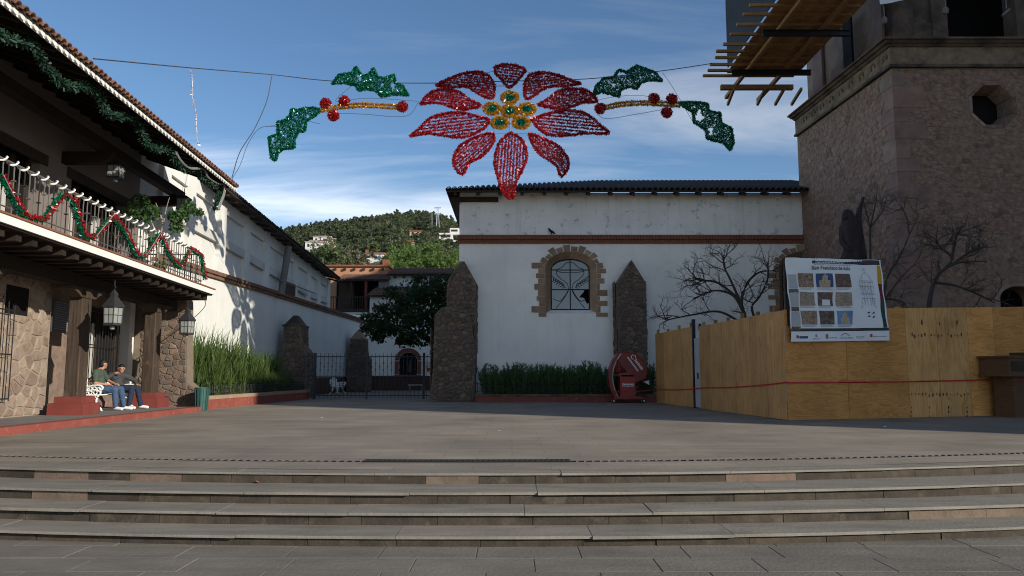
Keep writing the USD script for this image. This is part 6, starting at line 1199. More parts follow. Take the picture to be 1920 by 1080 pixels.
for k, (s, t) in enumerate(((0.80, 0.335), (0.85, 0.335), (0.805, 0.29), (0.85, 0.285))): m.raw([BP(s - 0.016, t - 0.012 * (k % 2), 0.007), BP(s + 0.016, t, 0.007), BP(s + 0.004, t + 0.022, 0.007)], [[0, 1, 2]])
m.build('plan_marks', 'black_letters', bn_)
for k in (0.02, 0.985): a, b = BP(k, 0.97, -0.06), BP(k, 0.97, -0.06); m = MB(); m.box(a[0] - 0.035, a[0] + 0.035, a[1] - 0.02 + 0.03, a[1] + 0.05 + 0.03, hR(0) - 0.4, a[2] + 0.05); m.build('batten', 'wood_dark' if k < 0.5 else 'wood_scaffold', bn_)
# barrier tape
tp = MB(); pts = [K(1143, 734) + np.array([mo[0], mo[1] - 0.42, 0]), C0 + dL * (LL - 0.1) + nL * 0.06 + np.array([0, 0, 0.52])]
pth = [sag(pts[0], pts[1], 0.04, 10)] + [sag(C0 + dL * a + nL * 0.04 + np.array([0, 0, za]), C0 + dL * b + nL * 0.04 + np.array([0, 0, zb]), 0.04, 12) for a, b, za, zb in ((LL - 0.1, LL / 2, 0.52, 0.68), (LL / 2, -0.03, 0.68, 0.90))] + [sag(C0 + nR * 0.05 + np.array([0, 0, 0.90]), C0 + dR * sR(1850) + nR * 0.06 + np.array([0, 0, 0.955]), 0.02, 14), sag(C0 + dR * sR(1850) + nR * 0.06 + np.array([0, 0, 0.955]), C0 + dR * (sR(1850) + 0.2) + nR * 0.95 + np.array([0, 0, 0.96]), 0, 4), sag(C0 + dR * (sR(1850) + 0.2) + nR * 0.95 + np.array([0, 0, 0.96]), C0 + dR * (sR(1925) + 1) + nR * 0.95 + np.array([0, 0, 1.0]), 0.02, 6)]
pth = np.vstack(pth)
for k in range(len(pth) - 1):
    a, b = pth[k], pth[k + 1]; tw = 0.012 * math.sin(k * 1.3); h_ = np.array([0, 0, 0.017]); o_ = np.array([0, tw, 0]); tp.quad(a - h_ - o_, b - h_ - o_, b + h_ + o_, a + h_ + o_)
tp.build('barrier_tape', 'red_tape', None, label='red barrier tape strung across the plywood hoarding to the red machine', cat='tape')
# kiosk at the right edge
kq = lambda px, py: atplane(px, py, C0 + nR * 0.9, nR)
ki = thing('wooden_kiosk', 'dark wooden kiosk with a panelled counter hood at the right edge of the picture', 'kiosk')
sK = float(np.dot(kq(1856, 700) - C0, dR)) + 0.62; zt, zm = float(kq(1856, 670)[2]), float(kq(1856, 702)[2])
def kb_(s0, s1, o0, o1, z0, z1, nm, mt, par=None): P = lambda s, o_, z: C0 + dR * s + nR * o_ + np.array([0, 0, z]); return MB().hexa([P(s0, o0, z0), P(s0, o1, z0), P(s1, o1, z0), P(s1, o0, z0), P(s0, o0, z1), P(s0, o1, z1), P(s1, o1, z1), P(s1, o0, z1)]).build(nm, mt, par or ki)
hood = kb_(sK, sK + 3.2, 0.10, 0.90, zm, zt, 'hood', 'wood_kiosk')
kb_(sK - 0.05, sK + 3.25, 0.05, 0.95, zt + 0.001, zt + 0.05, 'hood_top', 'wood_kiosk'); kb_(sK - 0.04, sK + 3.24, 0.06, 0.94, zm - 0.05, zm - 0.001, 'hood_moulding', 'wood_kiosk')
for a, b in ((sK + 0.10, sK + 0.78), (sK + 0.92, sK + 1.7), (sK + 1.85, sK + 2.6)): kb_(a, b, 0.901, 0.92, zm + 0.09, zt - 0.09, 'panel', 'wood_dark', hood)
kb_(sK + 0.35, sK + 3.2, 0.20, 0.75, 0.0, zm - 0.051, 'body', 'wood_kiosk'); kb_(sK + 0.30, sK + 0.349, 0.2, 0.76, 0.0, zm - 0.051, 'post', 'wood_kiosk')
kb_(sK + 0.8, sK + 1.6, 0.3, 0.7, zt + 0.051, zt + 0.14, 'box', 'wood_dark')

# ================================================================== TOWER
tw_ = thing('stone_tower', 'massive rubble stone church tower with cornice, octagonal opening and belfry at right', 'tower')
TYf = 25.5; tc = aty(1682, 300, TYf)[0]                     # near corner
TL = lambda Y: tc - 0.055 * (Y - TYf)                       # plane of the left face
zf0 = aty(1680, 128, TYf)[2]; zf1 = aty(1660, 90, TYf)[2]; ztop = aty(1655, 78, TYf)[2]
bat = 0.012
octc = aty(1861, 197, TYf); ro = 0.75
octp = Polygon([(octc[0] + ro * math.cos(math.pi / 8 + k * math.pi / 4), octc[2] + ro * math.sin(math.pi / 8 + k * math.pi / 4)) for k in range(8)])
ao = aty(1912, 578, TYf); arc = Polygon(arch(ao[0], 1.25, -0.1, aty(1900, 560, TYf)[2], 0.42))
m = MB(); m.raw(*wall_poly(sbox(tc, -0.1, 22.5, zf0).difference(octp).difference(arc), lambda s, t, d: (s, TYf + d, t), 0.8)); fw = m.build('front_wall', 'tower_mortar', tw_)
P = lambda Y, o, z: (TL(Y) + o, Y, z)
m = MB(); m.hexa([P(TYf + 0.8, 0, -0.1), P(TYf + 0.8, 0.8, -0.1), P(33.2, 0.8, -0.1), P(33.2, 0, -0.1), P(TYf + 0.8, 0, zf0), P(TYf + 0.8, 0.8, zf0), P(33.2, 0.8, zf0), P(33.2, 0, zf0)]); sw = m.build('side_wall', 'tower_mortar', tw_)
m = MB(); m.hexa([(tc, TYf + 0.002, -0.1), (tc + 0.01, TYf + 0.002, -0.1), (tc + 0.01, TYf + 0.8, -0.1), P(TYf + 0.8, 0, -0.1), (tc, TYf + 0.002, zf0), (tc + 0.01, TYf + 0.002, zf0), (tc + 0.01, TYf + 0.8, zf0), P(TYf + 0.8, 0, zf0)]); m.build('corner_fill', 'tower_mortar', tw_)
stones(fw, sbox(tc + 0.02, 2.4, 19.2, zf0 - 0.02).difference(octp.buffer(0.16)).difference(arc.buffer(0.12)), XZ(TYf), 0.27, 1.9, 101, 'tower_stone_single', 0.014, 0.003, 280, stuff_mat='tower_stone', inset=0.006)
stones(sw, sbox(0.05, 2.0, 7.5, zf0 - 0.02), lambda s, t, d: (TL(TYf + s) - d, TYf + s, t), 0.30, 1.4, 102, 'tower_stone_single', 0.016, 0.003, 280, stuff_mat='tower_stone', inset=0.006)
qz = 2.6; rng = np.random.default_rng(103); k = 0
while qz < zf0 - 0.2:
    h_ = min(zf0 - qz, 0.42 + 0.42 * rng.random()); la, lb_ = (0.95, 0.42) if k % 2 else (0.45, 0.85); la *= 0.8 + 0.5 * rng.random(); lb_ *= 0.8 + 0.5 * rng.random(); g = 0.006; e_ = 0.034
    m = MB(); m.raw([(tc - e_, TYf - e_, qz + g), (tc + la, TYf - e_, qz + g), (tc + la, TYf + 0.1, qz + g), (TL(TYf + lb_) + 0.1, TYf + lb_, qz + g), (TL(TYf + lb_) - e_, TYf + lb_, qz + g), (tc - e_, TYf - e_, qz + h_ - g), (tc + la, TYf - e_, qz + h_ - g), (tc + la, TYf + 0.1, qz + h_ - g), (TL(TYf + lb_) + 0.1, TYf + lb_, qz + h_ - g), (TL(TYf + lb_) - e_, TYf + lb_, qz + h_ - g)],
          [[0, 1, 6, 5], [1, 2, 7, 6], [3, 4, 9, 8], [4, 0, 5, 9], [5, 6, 7, 7], [5, 7, 8, 9], [0, 2, 1, 1], [0, 4, 3, 2]]); m.build('quoin_stone', 'quoin', tw_); qz += h_; k += 1
# octagonal opening: stone frame and dark inside
for k in range(8):
    a, b = (math.pi / 8 + (k + i_) * math.pi / 4 for i_ in (0, 1)); m = MB(); pt = lambda r, t, Y: (octc[0] + r * math.cos(t), Y, octc[2] + r * math.sin(t)); g = 0.012
    m.hexa([pt(ro, a + g, TYf - 0.03), pt(ro + 0.12, a + g, TYf - 0.03), pt(ro + 0.12, b - g, TYf - 0.03), pt(ro, b - g, TYf - 0.03), pt(ro - 0.12, a + g, TYf + 0.7), pt(ro + 0.12, a + g, TYf + 0.7), pt(ro + 0.12, b - g, TYf + 0.7), pt(ro - 0.12, b - g, TYf + 0.7)]); m.build('octagon_stone', 'tower_stone_single', tw_)
m = MB(); m.box(octc[0] - 1.5, octc[0] + 1.5, TYf + 0.801, TYf + 0.9, octc[2] - 1.5, octc[2] + 1.5); m.build('dark_interior', 'dark_inside', tw_); m = MB(); m.box(ao[0] - 1.2, ao[0] + 1.2, TYf + 1.2, TYf + 1.3, -0.1, 4.8); m.build('dark_interior', 'dark_inside', tw_)
# frieze and cornice around the corner: one profile on two faces
def ring_course(o, z0, z1, name, mat, o1=None):
    o1 = o if o1 is None else o1; m = MB(); a = lambda oo, z: [(tc - oo, TYf - oo, z), (22.5, TYf - oo, z), (22.5, TYf + 0.8, z), (tc + 0.6, TYf + 0.8, z), (TL(33.2) + 0.6, 33.2, z), (TL(33.2) - oo, 33.2, z)]
    m.raw(a(o, z0) + a(o1, z1), [[i_, (i_ + 1) % 6, 6 + (i_ + 1) % 6, 6 + i_] for i_ in range(6)] + [[0, 1, 2, 3], [0, 3, 4, 5], [6, 7, 8, 9], [6, 9, 10, 11]]); return m.build(name, mat, tw_)
ring_course(0.14, zf0 + 0.001, zf0 + 0.10, 'string_moulding', 'cornice_stone'); ring_course(0.07, zf0 + 0.101, zf1, 'frieze', 'frieze_stone')
dz = (ztop - zf1) / 3
for k, (a, b) in enumerate(((0.12, 0.20), (0.26, 0.34), (0.42, 0.40))): ring_course(a, zf1 + 0.001 + dz * k, zf1 + dz * (k + 1), 'cornice_course', 'cornice_stone', b)
rng = np.random.default_rng(104)
for Y in np.arange(TYf + 0.4, 32.6, 0.8):     # carved relief on the side frieze
    z = (zf0 + zf1) / 2 + 0.05; c = np.array([TL(Y) - 0.075, Y, z]); m = MB()
    for s in (-1, 1):
        t_ = np.linspace(0, 3.6, 14); r_ = 0.22 - 0.045 * t_; m.tube(np.stack([np.full(14, c[0]), c[1] + s * (0.18 + r_ * np.cos(t_) - 0.1), c[2] + r_ * np.sin(t_)], 1), 0.035, 5)
    m.tm(trimesh.creation.icosphere(1, 0.07).apply_translation(c)); m.build('carving', 'frieze_stone', tw_)
# belfry set back above the cornice
bs = 0.30; zb0 = ztop + 0.001; zbt = 20.0; bx = tc + bs
ax0, ax1 = aty(1772, 30, TYf + bs)[0], aty(1905, 30, TYf + bs)[0]
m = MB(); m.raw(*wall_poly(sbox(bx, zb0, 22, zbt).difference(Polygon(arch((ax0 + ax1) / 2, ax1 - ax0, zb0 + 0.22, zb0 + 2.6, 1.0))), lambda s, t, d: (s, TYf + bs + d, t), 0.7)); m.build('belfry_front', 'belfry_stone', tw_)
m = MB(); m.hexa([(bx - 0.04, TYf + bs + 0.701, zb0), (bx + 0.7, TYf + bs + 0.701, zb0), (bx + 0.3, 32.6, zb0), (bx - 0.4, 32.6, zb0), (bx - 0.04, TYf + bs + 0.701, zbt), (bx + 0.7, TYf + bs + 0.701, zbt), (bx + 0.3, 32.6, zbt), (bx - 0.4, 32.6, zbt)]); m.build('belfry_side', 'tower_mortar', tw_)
m = MB(); m.box(bx + 0.5, 22, TYf + 3.0, TYf + 3.1, zb0, zbt); m.build('belfry_inside', 'dark_inside', tw_)
for x0, x1, hh in ((bx - 0.06, bx + 0.62, 0.0), (ax0 - 0.55, ax0 - 0.02, 0.0)): m = MB(); m.box(x0, x1, TYf + bs - 0.16, TYf + bs - 0.001, zb0, zbt); m.build('belfry_pilaster', 'belfry_stone', tw_)
m = MB(); m.box(bx + 0.63, ax0 - 0.56, TYf + bs - 0.12, TYf + bs - 0.001, zb0, zb0 + 0.75); m.build('belfry_pedestal', 'cornice_stone', tw_)
for y0, y1 in ((TYf + 0.75, TYf + 1.6), (TYf + 3.6, TYf + 4.3), (TYf + 5.4, TYf + 6.4)): m = MB(); m.box(bx - 0.50 - 0.055 * (y0 - TYf) + 0.35, bx - 0.005 - 0.055 * (y1 - TYf), y0, y1, zb0, zbt); m.build('belfry_pilaster', 'quoin', tw_)
m = MB(); m.box(bx - 0.5, bx - 0.42, TYf + 2.5, TYf + 3.2, zb0 + 0.1, zb0 + 2.2); m.build('belfry_side_opening', 'dark_inside', tw_)
# hanging ropes and white sheet
for (x, y0, y1, lab) in ((1655, -30, 38, 'rope with a knotted weight hanging before the belfry corner'), (1770, -30, 20, 'rope with a dark pulley hanging left of the belfry opening'), (1884, -30, 24, 'rope with a slanting rod hanging inside the belfry opening')):
    t = thing('hanging_rope', lab, 'rope'); Yr = TYf - 0.2; a, b = aty(x, y0, Yr), aty(x + 3, y1 - 8, Yr); m = MB(); m.tube(sag(a, b, 0.0, 5), 0.014, 5); m.build('rope', 'cable_grey', t)
    c = aty(x + 3, y1, Yr); m = MB()
    if x == 1884: m.tube([c + np.array([-0.16, 0, -0.1]), c + np.array([0.12, 0, 0.13])], 0.045, 6)
    else: m.lathe(tuple(c), [(0.001, -0.13), (0.09, -0.1), (0.10, 0.06), (0.03, 0.14)], 8)
    m.build('weight', 'concrete', t)
t = thing('white_sheet', 'corner of a white sheet hanging at the top of the tower', 'sheet'); a = [aty(x, y, TYf - 0.35) for x, y in ((1650, 8), (1694, 1), (1700, -60), (1646, -60))]; m = MB(); v = []
for k in range(7):
    for j in range(5): s, u = k / 6, j / 4; p = a[0] * (1 - s) * (1 - u) + a[1] * s * (1 - u) + a[2] * s * u + a[3] * (1 - s) * u; v.append(p + np.array([0, 0.04 * math.sin(5 * s + 3 * u), 0]))
i, j = np.meshgrid(np.arange(6), np.arange(4), indexing='ij'); m.raw(v, np.stack([i * 5 + j, (i + 1) * 5 + j, (i + 1) * 5 + j + 1, i * 5 + j + 1], -1).reshape(-1, 4)); m.build('cloth', 'tarp_white', t, smooth=True)
# scaffold platform on the left face
sp = thing('scaffold_platform', 'timber scaffold platform jutting out from the tower side below the sky', 'scaffold')
ZP = 13.45; je = [(1318, 142), (1327, 132), (1331, 121), (1341, 108), (1343, 96), (1356, 83), (1369, 64), (1381, 46), (1393, 27), (1405, 10), (1416, -9), (1428, -30)]
jy = []
for px, py in je:
    p = atz(px, py, ZP); jy.append(p); MB().beam(p, (11.72, p[1], ZP), 0.10, 0.10).build('joist', 'wood_scaffold', sp)
y0, y1 = jy[-1][1] - 0.3, jy[0][1] - 0.1; xl_ = float(np.mean([p[0] for p in jy]))
rng = np.random.default_rng(105); x = xl_ + 0.95
while x < 11.7:
    w = 0.24 + 0.06 * rng.random(); yy = y0
    while yy < y1: L = min(y1 - yy, 2.4 + rng.random()); MB().box(x, x + w - 0.012, yy, yy + L - 0.02, ZP + 0.056, ZP + 0.09).build('deck_plank', 'wood_scaffold', sp); yy += L
    x += w
for px0, py0, px1, py1 in ((1365, 180, 1520, 0), (1425, 185, 1600, 10)):
    a = atz(px0, py0, ZP - 0.16); MB().beam((a[0], a[1] + 0.3, ZP - 0.121), (a[0] + 0.0, y0 - 0.6, ZP - 0.121), 0.14, 0.14).build('bearer', 'wood_scaffold', sp)
for px, py, x1 in ((1372, 136, 1508), (1430, 62, 1597)):
    a = atz(px, py, ZP - 0.30); b = (12.0, a[1], ZP - 0.29); m = MB(); [m.beam((a[0], a[1], ZP - 0.29 + z), (b[0], a[1], ZP - 0.29 + z), 0.16, 0.03) for z in (-0.10, 0.075)]; m.beam((a[0], a[1], ZP - 0.302), b, 0.03, 0.15); m.build('steel_beam', 'steel_black', sp)
a = atz(1351, 164, ZP - 0.26); MB().beam(a, (11.9, a[1], a[2]), 0.2, 0.2).build('edge_beam', 'wood_scaffold', sp)
for px in (1372, 1430, 1465, 1497): p = atz(px, 176, ZP - 0.43); MB().beam((p[0] - 0.02, p[1] - 0.4, ZP - 0.36), (p[0] + 0.25, p[1] + 1.5, ZP - 0.36), 0.1, 0.12).build('brace', 'wood_scaffold', sp)
m = MB(); xm = xl_ + 0.85; m.hexa([(xm, y0 + 0.6, ZP + 0.1), (xm + 0.03, y0 + 0.6, ZP + 0.1), (xm + 0.03, 30.4, ZP + 0.1), (xm, 30.4, ZP + 0.1), (xm, y0 + 0.6, ZP + 4), (xm + 0.03, y0 + 0.6, ZP + 4), (xm + 0.03, 30.4, ZP + 4), (xm, 30.4, ZP + 4)]); m.build('dark_screen', 'screen_mesh', sp)
# church nave beyond the right edge of the picture; it throws the shade over the chapel
nv = thing('church_nave', 'tall pale church body standing across the plaza to the right, outside the picture', 'building')
m = MB(); m.box(40, 60, -5.4, 32, -0.5, 31); m.build('nave_wall', 'plaster_old', nv); m = MB(); m.box(40, 58, -8.9, -5.402, -0.5, 25.1); m.build('aisle_wall', 'plaster_old', nv)
m = MB(); m.box(39.0, 61, -8.0, 33, 30.4, 34); m.build('nave_roof', 'tile_red', nv)
for z in (6.0, 13.2): m = MB(); m.box(39.8, 39.998, -8.8, 31.9, z, z + 0.5); m.build('string_course', 'cornice_stone', nv)

# ------------------------------------------------------------------ bronze statue behind the banner
SY = 24.0; s_ = lambda x, y: aty(x, y, SY)
stt = thing('statue', 'dark bronze robed statue with one arm raised, behind the banner against the tower', 'statue')
sz = lambda x, y, r, dy=0.0: (s_(x, y) + np.array([0, dy, 0]), r)
J = {'head': sz(1589, 402, 0.17), 'hd2': sz(1583, 408, 0.12, -0.1), 'chest': sz(1594, 425, 0.27), 'waist': sz(1597, 455, 0.27), 'hem': sz(1598, 472, 0.26), 'shl': sz(1580, 428, 0.12), 'shr': sz(1608, 416, 0.12), 'elr': sz(1611, 396, 0.075), 'har': sz(1618, 372, 0.05), 'ell': sz(1580, 455, 0.10), 'hal': sz(1588, 470, 0.08, -0.2),
     'f1': sz(1580, 490, 0.10), 'f2': sz(1622, 490, 0.12, 0.1), 'base': sz(1600, 520, 0.25), 'cape': sz(1612, 465, 0.12, 0.1), 'nose': sz(1580, 410, 0.03, -0.2)}
MB().tm(hull_chain(J, [['head', 'hd2'], ['head', 'chest'], ['hd2', 'nose'], ['chest', 'waist', 'shl', 'shr'], ['waist', 'hem'], ['shr', 'elr'], ['elr', 'har'], ['shl', 'ell'], ['ell', 'hal'], ['hem', 'f1'], ['hem', 'f2'], ['hem', 'base'], ['shr', 'cape', 'f2']], 0.06, 5)).build('figure', 'bronze', stt, smooth=True)
b = s_(1600, 520); m = MB(); m.box(b[0] - 0.45, b[0] + 0.45, SY - 0.4, SY + 0.45, 0, b[2] - 0.1); m.build('pedestal', 'cornice_stone', stt)

# ------------------------------------------------------------------ bare trees
def bare_tree(label, trunk, Y, r0, seed, spread, depth=4, n1=9, bias=(0, 0, 0.25)):
    """trunk: pixel lines of the main limbs; finer twigs grow from them by rule."""
    rg = np.random.default_rng(seed); t = thing('bare_tree', label, 'tree'); limb, twig = MB(), MB()
    def grow(p, d, L, r, k):
        pts = [p]; d = d / np.linalg.norm(d); n = 5
        for _ in range(n): d = d + rg.normal(size=3) * 0.16 + np.array(bias) * 0.12; d = d / np.linalg.norm(d); p = p + d * L / n; pts.append(p)
        twig.tube(pts, np.linspace(r, r * 0.45, n + 1), 4 if k > 1 else 3)
        if k <= 0: return
        for q in range(3 if k > 1 else 2):
            i_ = rg.integers(2, n + 1); dd = d + rg.normal(size=3) * np.array([0.75, 0.5, 0.6]); grow(pts[i_], dd, L * (0.5 + 0.25 * rg.random()), max(0.0045, r * 0.58), k - 1)
    for ln in trunk:
        w = [p[2] if len(p) > 2 else 0 for p in ln]; c = curve([aty(p[0], p[1], Y + w[k]) for k, p in enumerate(ln)], 26); rr = np.linspace(r0 if ln is trunk[0] else r0 * 0.55, r0 * 0.22, len(c)); limb.tube(c, rr, 7)
        for q in range(n1):
            i_ = rg.integers(len(c) // 4, len(c)); d = (c[i_] - c[i_ - 1]); d = d / np.linalg.norm(d) * 0.7 + rg.normal(size=3) * np.array([0.7, 0.55, 0.55]) + np.array(bias); grow(c[i_], d, spread * (0.6 + 0.6 * rg.random()), r0 * 0.22, depth - 1)
    limb.build('trunk', 'bark_bare', t, smooth=60); twig.build('branches', 'bark_bare', t)
bare_tree('wide bare tree with dark twigs rising behind the hoarding against the white chapel', [[(1404, 760), (1402, 640), (1398, 600), (1390, 565), (1402, 530), (1425, 510), (1455, 508)], [(1396, 590), (1375, 555), (1340, 545), (1300, 560)], [(1394, 580), (1372, 530), (1358, 500), (1356, 478)], [(1400, 612), (1350, 585), (1300, 590), (1250, 600)], [(1416, 600), (1410, 575), (1425, 555), (1440, 520), (1438, 490)], [(1385, 560), (1345, 530), (1310, 525), (1298, 512)]], 29.3, 0.10, 200, 0.75, 4, 8)
bare_tree('thin bare tree bending up to the right beside the banner in front of the tower', [[(1662, 640), (1658, 590), (1660, 530), (1690, 475), (1705, 440), (1722, 405)], [(1660, 560), (1690, 520), (1715, 495)], [(1705, 440), (1700, 410), (1690, 385)], [(1662, 560), (1690, 565), (1700, 575)]], 22.6, 0.055, 201, 0.55, 4, 7)
bare_tree('bare tree with a curved trunk leaning right above the hoarding before the tower', [[(1742, 640), (1742, 580), (1748, 540), (1765, 510), (1800, 492), (1850, 490)], [(1768, 508), (1785, 485), (1765, 465), (1755, 455)], [(1785, 497), (1815, 475), (1850, 462)], [(1755, 530), (1790, 535), (1830, 550), (1865, 568)], [(1785, 487), (1790, 455), (1800, 430)]], 22.8, 0.085, 202, 0.6, 4, 8)
bare_tree('slender bare sapling standing straight behind the banner, right of the statue', [[(1632, 560), (1632, 480), (1632, 430), (1640, 390), (1646, 350)], [(1632, 430), (1625, 400), (1615, 365)], [(1633, 425), (1655, 395), (1662, 370)]], 24.6, 0.045, 203, 0.5, 4, 6)

# ================================================================== THE POINSETTIA DECORATION AND ITS CABLES
DY = 24.0
def dp(pts, sc, ox, oy): return np.array([aty(x / sc + ox, y / sc + oy, DY) for x, y in pts])
def tinsel_shape(pts3, rng, fills, name, mat, parent, lo, dens=190, along='long'):
    """Outline and inner lines of tinsel."""
    c = curve(np.vstack([pts3, pts3[:1]]), 60); m = MB()
    for _ in range(2): tinsel(m, c, rng, dens, 0.055, 0.09)
    poly = Polygon([(p[0], p[2]) for p in c]).buffer(0); P = np.array([(p[0], p[2]) for p in c]); cen = P.mean(0); u, s_, vt = np.linalg.svd(P - cen, full_matrices=False); ax, ay = vt[0], vt[1]
    span = (P - cen) @ ay; 
    for f in np.linspace(span.min(), span.max(), fills + 2)[1:-1]:
        from shapely.geometry import LineString
        q = [cen + ax * t + ay * (f * (1 - 0.35 * (t / 2.0) ** 2)) for t in np.linspace(-3, 3, 30)]
        g = poly.buffer(-0.05).intersection(LineString(q))
        for h in getattr(g, 'geoms', [g]):
            if h.length > 0.15: L = np.array(h.coords); tinsel(m, np.column_stack([L[:, 0], np.full(len(L), DY), L[:, 1]]), rng, dens, 0.042, 0.085)
    return m.build(name, mat, parent)
rng = np.random.default_rng(300)
fl = thing('tinsel_poinsettia', 'giant red tinsel poinsettia with gold centre hanging over the plaza', 'decoration')
Z8 = (4.0, 780, 110)
petals = [([(590, 65), (640, 50), (700, 45), (770, 60), (818, 90), (770, 150), (700, 215), (640, 150), (600, 110)], 5),
          ([(150, 200), (250, 150), (350, 115), (450, 100), (530, 120), (575, 170), (588, 230), (575, 295), (520, 285), (450, 250), (380, 210), (280, 212)], 6),
          ([(1232, 185), (1130, 150), (1050, 120), (950, 105), (870, 115), (825, 160), (812, 220), (825, 298), (880, 280), (950, 230), (1020, 205), (1120, 205)], 6),
          ([(35, 340), (90, 270), (180, 230), (260, 235), (340, 260), (400, 310), (485, 350), (420, 370), (350, 380), (280, 365), (200, 335), (120, 330)], 5),
          ([(915, 345), (990, 305), (1070, 245), (1180, 225), (1270, 235), (1320, 270), (1355, 322), (1260, 325), (1190, 350), (1100, 372), (1000, 365)], 5),
          ([(-40, 580), (30, 520), (110, 445), (230, 410), (340, 405), (450, 430), (545, 460), (510, 520), (430, 565), (330, 590), (200, 575), (80, 560)], 5),
          ([(865, 455), (950, 425), (1060, 395), (1150, 390), (1250, 405), (1330, 450), (1380, 500), (1448, 555), (1350, 560), (1250, 560), (1130, 575), (1000, 570), (930, 530)], 5),
          ([(580, 560), (585, 610), (545, 680), (480, 740), (400, 780), (350, 865), (300, 825), (278, 770), (300, 700), (350, 640), (450, 590), (530, 565)], 5),
          ([(848, 560), (930, 590), (1010, 625), (1080, 670), (1130, 740), (1140, 820), (1090, 882), (1060, 810), (1000, 760), (930, 715), (880, 650)], 5),
          ([(710, 555), (770, 590), (815, 650), (828, 740), (800, 830), (745, 930), (735, 1030), (700, 1045), (650, 990), (620, 900), (592, 790), (605, 690), (640, 610)], 6)]
for pts, nf in petals: tinsel_shape(dp(pts, *Z8), rng, int(nf * 1.5), 'petal', 'tinsel_red', fl, None, 250)
for x, y in ((703, 293), (570, 375), (703, 393), (832, 378), (628, 480), (788, 480)):
    a = np.linspace(0, 2 * np.pi, 26); m = MB()
    for r_ in (1.0, 0.8): tinsel(m, dp([(x + 62 * r_ * math.cos(t), y + 42 * r_ * math.sin(t)) for t in a], *Z8), rng, 480, 0.06, 0.08)
    ce = m.build('flower_centre', 'tinsel_gold', fl); m = MB(); tinsel(m, dp([(x + 20 * math.cos(t), y + 13 * math.sin(t)) for t in a], *Z8), rng, 900, 0.09, 0.08); m.build('green_button', 'tinsel_green', ce)
m = MB()
for a_, b_ in (((535, 290), (535, 560)), ((705, 215), (705, 560)), ((865, 298), (865, 460)), ((310, 380), (310, 410)), ((495, 560), (900, 560)), ((700, 205), (580, 205)), ((818, 90), (860, 110)), ((590, 90), (520, 110)), ((1100, 372), (1110, 395))): m.tube(dp([a_, b_], *Z8), 0.010, 4)
m.build('frame_wire', 'cable_grey', fl)
R8 = (2.087, 480, 90)
holly = [([(300, 140), (325, 105), (375, 100), (390, 75), (415, 110), (440, 105), (460, 80), (475, 115), (500, 120), (540, 105), (545, 135), (575, 150), (595, 185), (545, 180), (490, 190), (470, 165), (430, 160), (400, 165), (390, 145), (340, 135)], 'upper left green tinsel holly leaf beside the red flower'),
         ([(255, 240), (225, 235), (190, 235), (165, 245), (140, 240), (135, 265), (110, 285), (85, 290), (85, 340), (50, 350), (55, 385), (60, 430), (75, 440), (85, 410), (105, 395), (150, 390), (150, 355), (165, 325), (190, 325), (195, 285), (230, 265)], 'outermost green tinsel holly leaf drooping at the left end of the decoration'),
         ([(1320, 185), (1330, 150), (1360, 120), (1400, 115), (1420, 85), (1450, 95), (1490, 70), (1530, 85), (1560, 95), (1588, 128), (1540, 125), (1505, 135), (1490, 160), (1460, 150), (1425, 165), (1420, 190), (1390, 180), (1350, 170)], 'upper right green tinsel holly leaf beside the red flower'),
         ([(1655, 215), (1700, 212), (1765, 218), (1775, 250), (1815, 255), (1820, 295), (1860, 315), (1868, 370), (1855, 400), (1830, 370), (1765, 355), (1760, 320), (1715, 290), (1710, 250)], 'outermost green tinsel holly leaf drooping at the right end below the scaffold')]
def tinsel_leaf(pts3, rng, t):
    c = np.vstack([pts3, pts3[:1]]); m = MB()
    for _ in range(2): tinsel(m, c, rng, 330, 0.05, 0.085)
    P = np.array([(p[0], p[2]) for p in pts3]); poly = Polygon(P).buffer(0).buffer(-0.04); n = 0; x0, y0, x1, y1 = poly.bounds; got = []
    while len(got) < int(poly.area * 3000):
        q = (x0 + (x1 - x0) * rng.random(), y0 + (y1 - y0) * rng.random())
        if poly.contains(Point(*q)) and meshkit.noise(np.array([q[0] * 5.5, q[1] * 5.5, 3.0])) > 0.22: got.append((q[0], DY + 0.05 * rng.normal(), q[1]))
    m.flakes(np.array(got), 0.085, rng, 2.6); m.build('tinsel', 'tinsel_green', t)
    k = MB(); k.tube(c, 0.009, 4); k.build('frame', 'cable_grey', t)
for pts, lab in holly: t = thing('tinsel_holly_leaf', lab, 'decoration', 'holly leaves of the hanging decoration'); tinsel_leaf(dp(pts, *R8), rng, t)
for stem, ber, lab in (([(255, 243), (330, 230), (400, 224), (480, 226), (560, 232)], [(272, 217), (345, 208), (303, 265), (573, 230)], 'golden tinsel stem with four red berries left of the flower'), ([(1660, 222), (1580, 218), (1500, 215), (1420, 222), (1360, 235)], [(1557, 198), (1627, 200), (1607, 252), (1347, 237)], 'golden tinsel stem with four red berries right of the flower')):
    t = thing('tinsel_berry_sprig', lab, 'decoration'); m = MB(); c = curve(dp(stem, *R8), 24)
    for dz_ in (-0.05, 0.05): tinsel(m, c + np.array([0, 0, dz_]), rng, 480, 0.05, 0.075)
    m.build('stem', 'tinsel_gold', t)
    for x, y in ber: p = dp([(x, y)], *R8)[0]; o = rng.normal(size=(1100, 3)); o /= np.linalg.norm(o, axis=1, keepdims=True); m = MB(); m.flakes(p + o * np.array([1, 0.6, 1]) * 0.19 * np.sqrt(rng.random((1100, 1))), 0.08, rng, 2.8); m.build('berry', 'tinsel_red', t)
def cable(label, pts, r=0.012, mat='cable', name='cable', cat='cable'): MB().tube(curve(pts, 60), r, 5).build(name, mat, None, label=label, cat=cat)
A_ = lambda x, y, Y=DY: aty(x, y, Y)
roofL = aty(175, 110, 15.2)
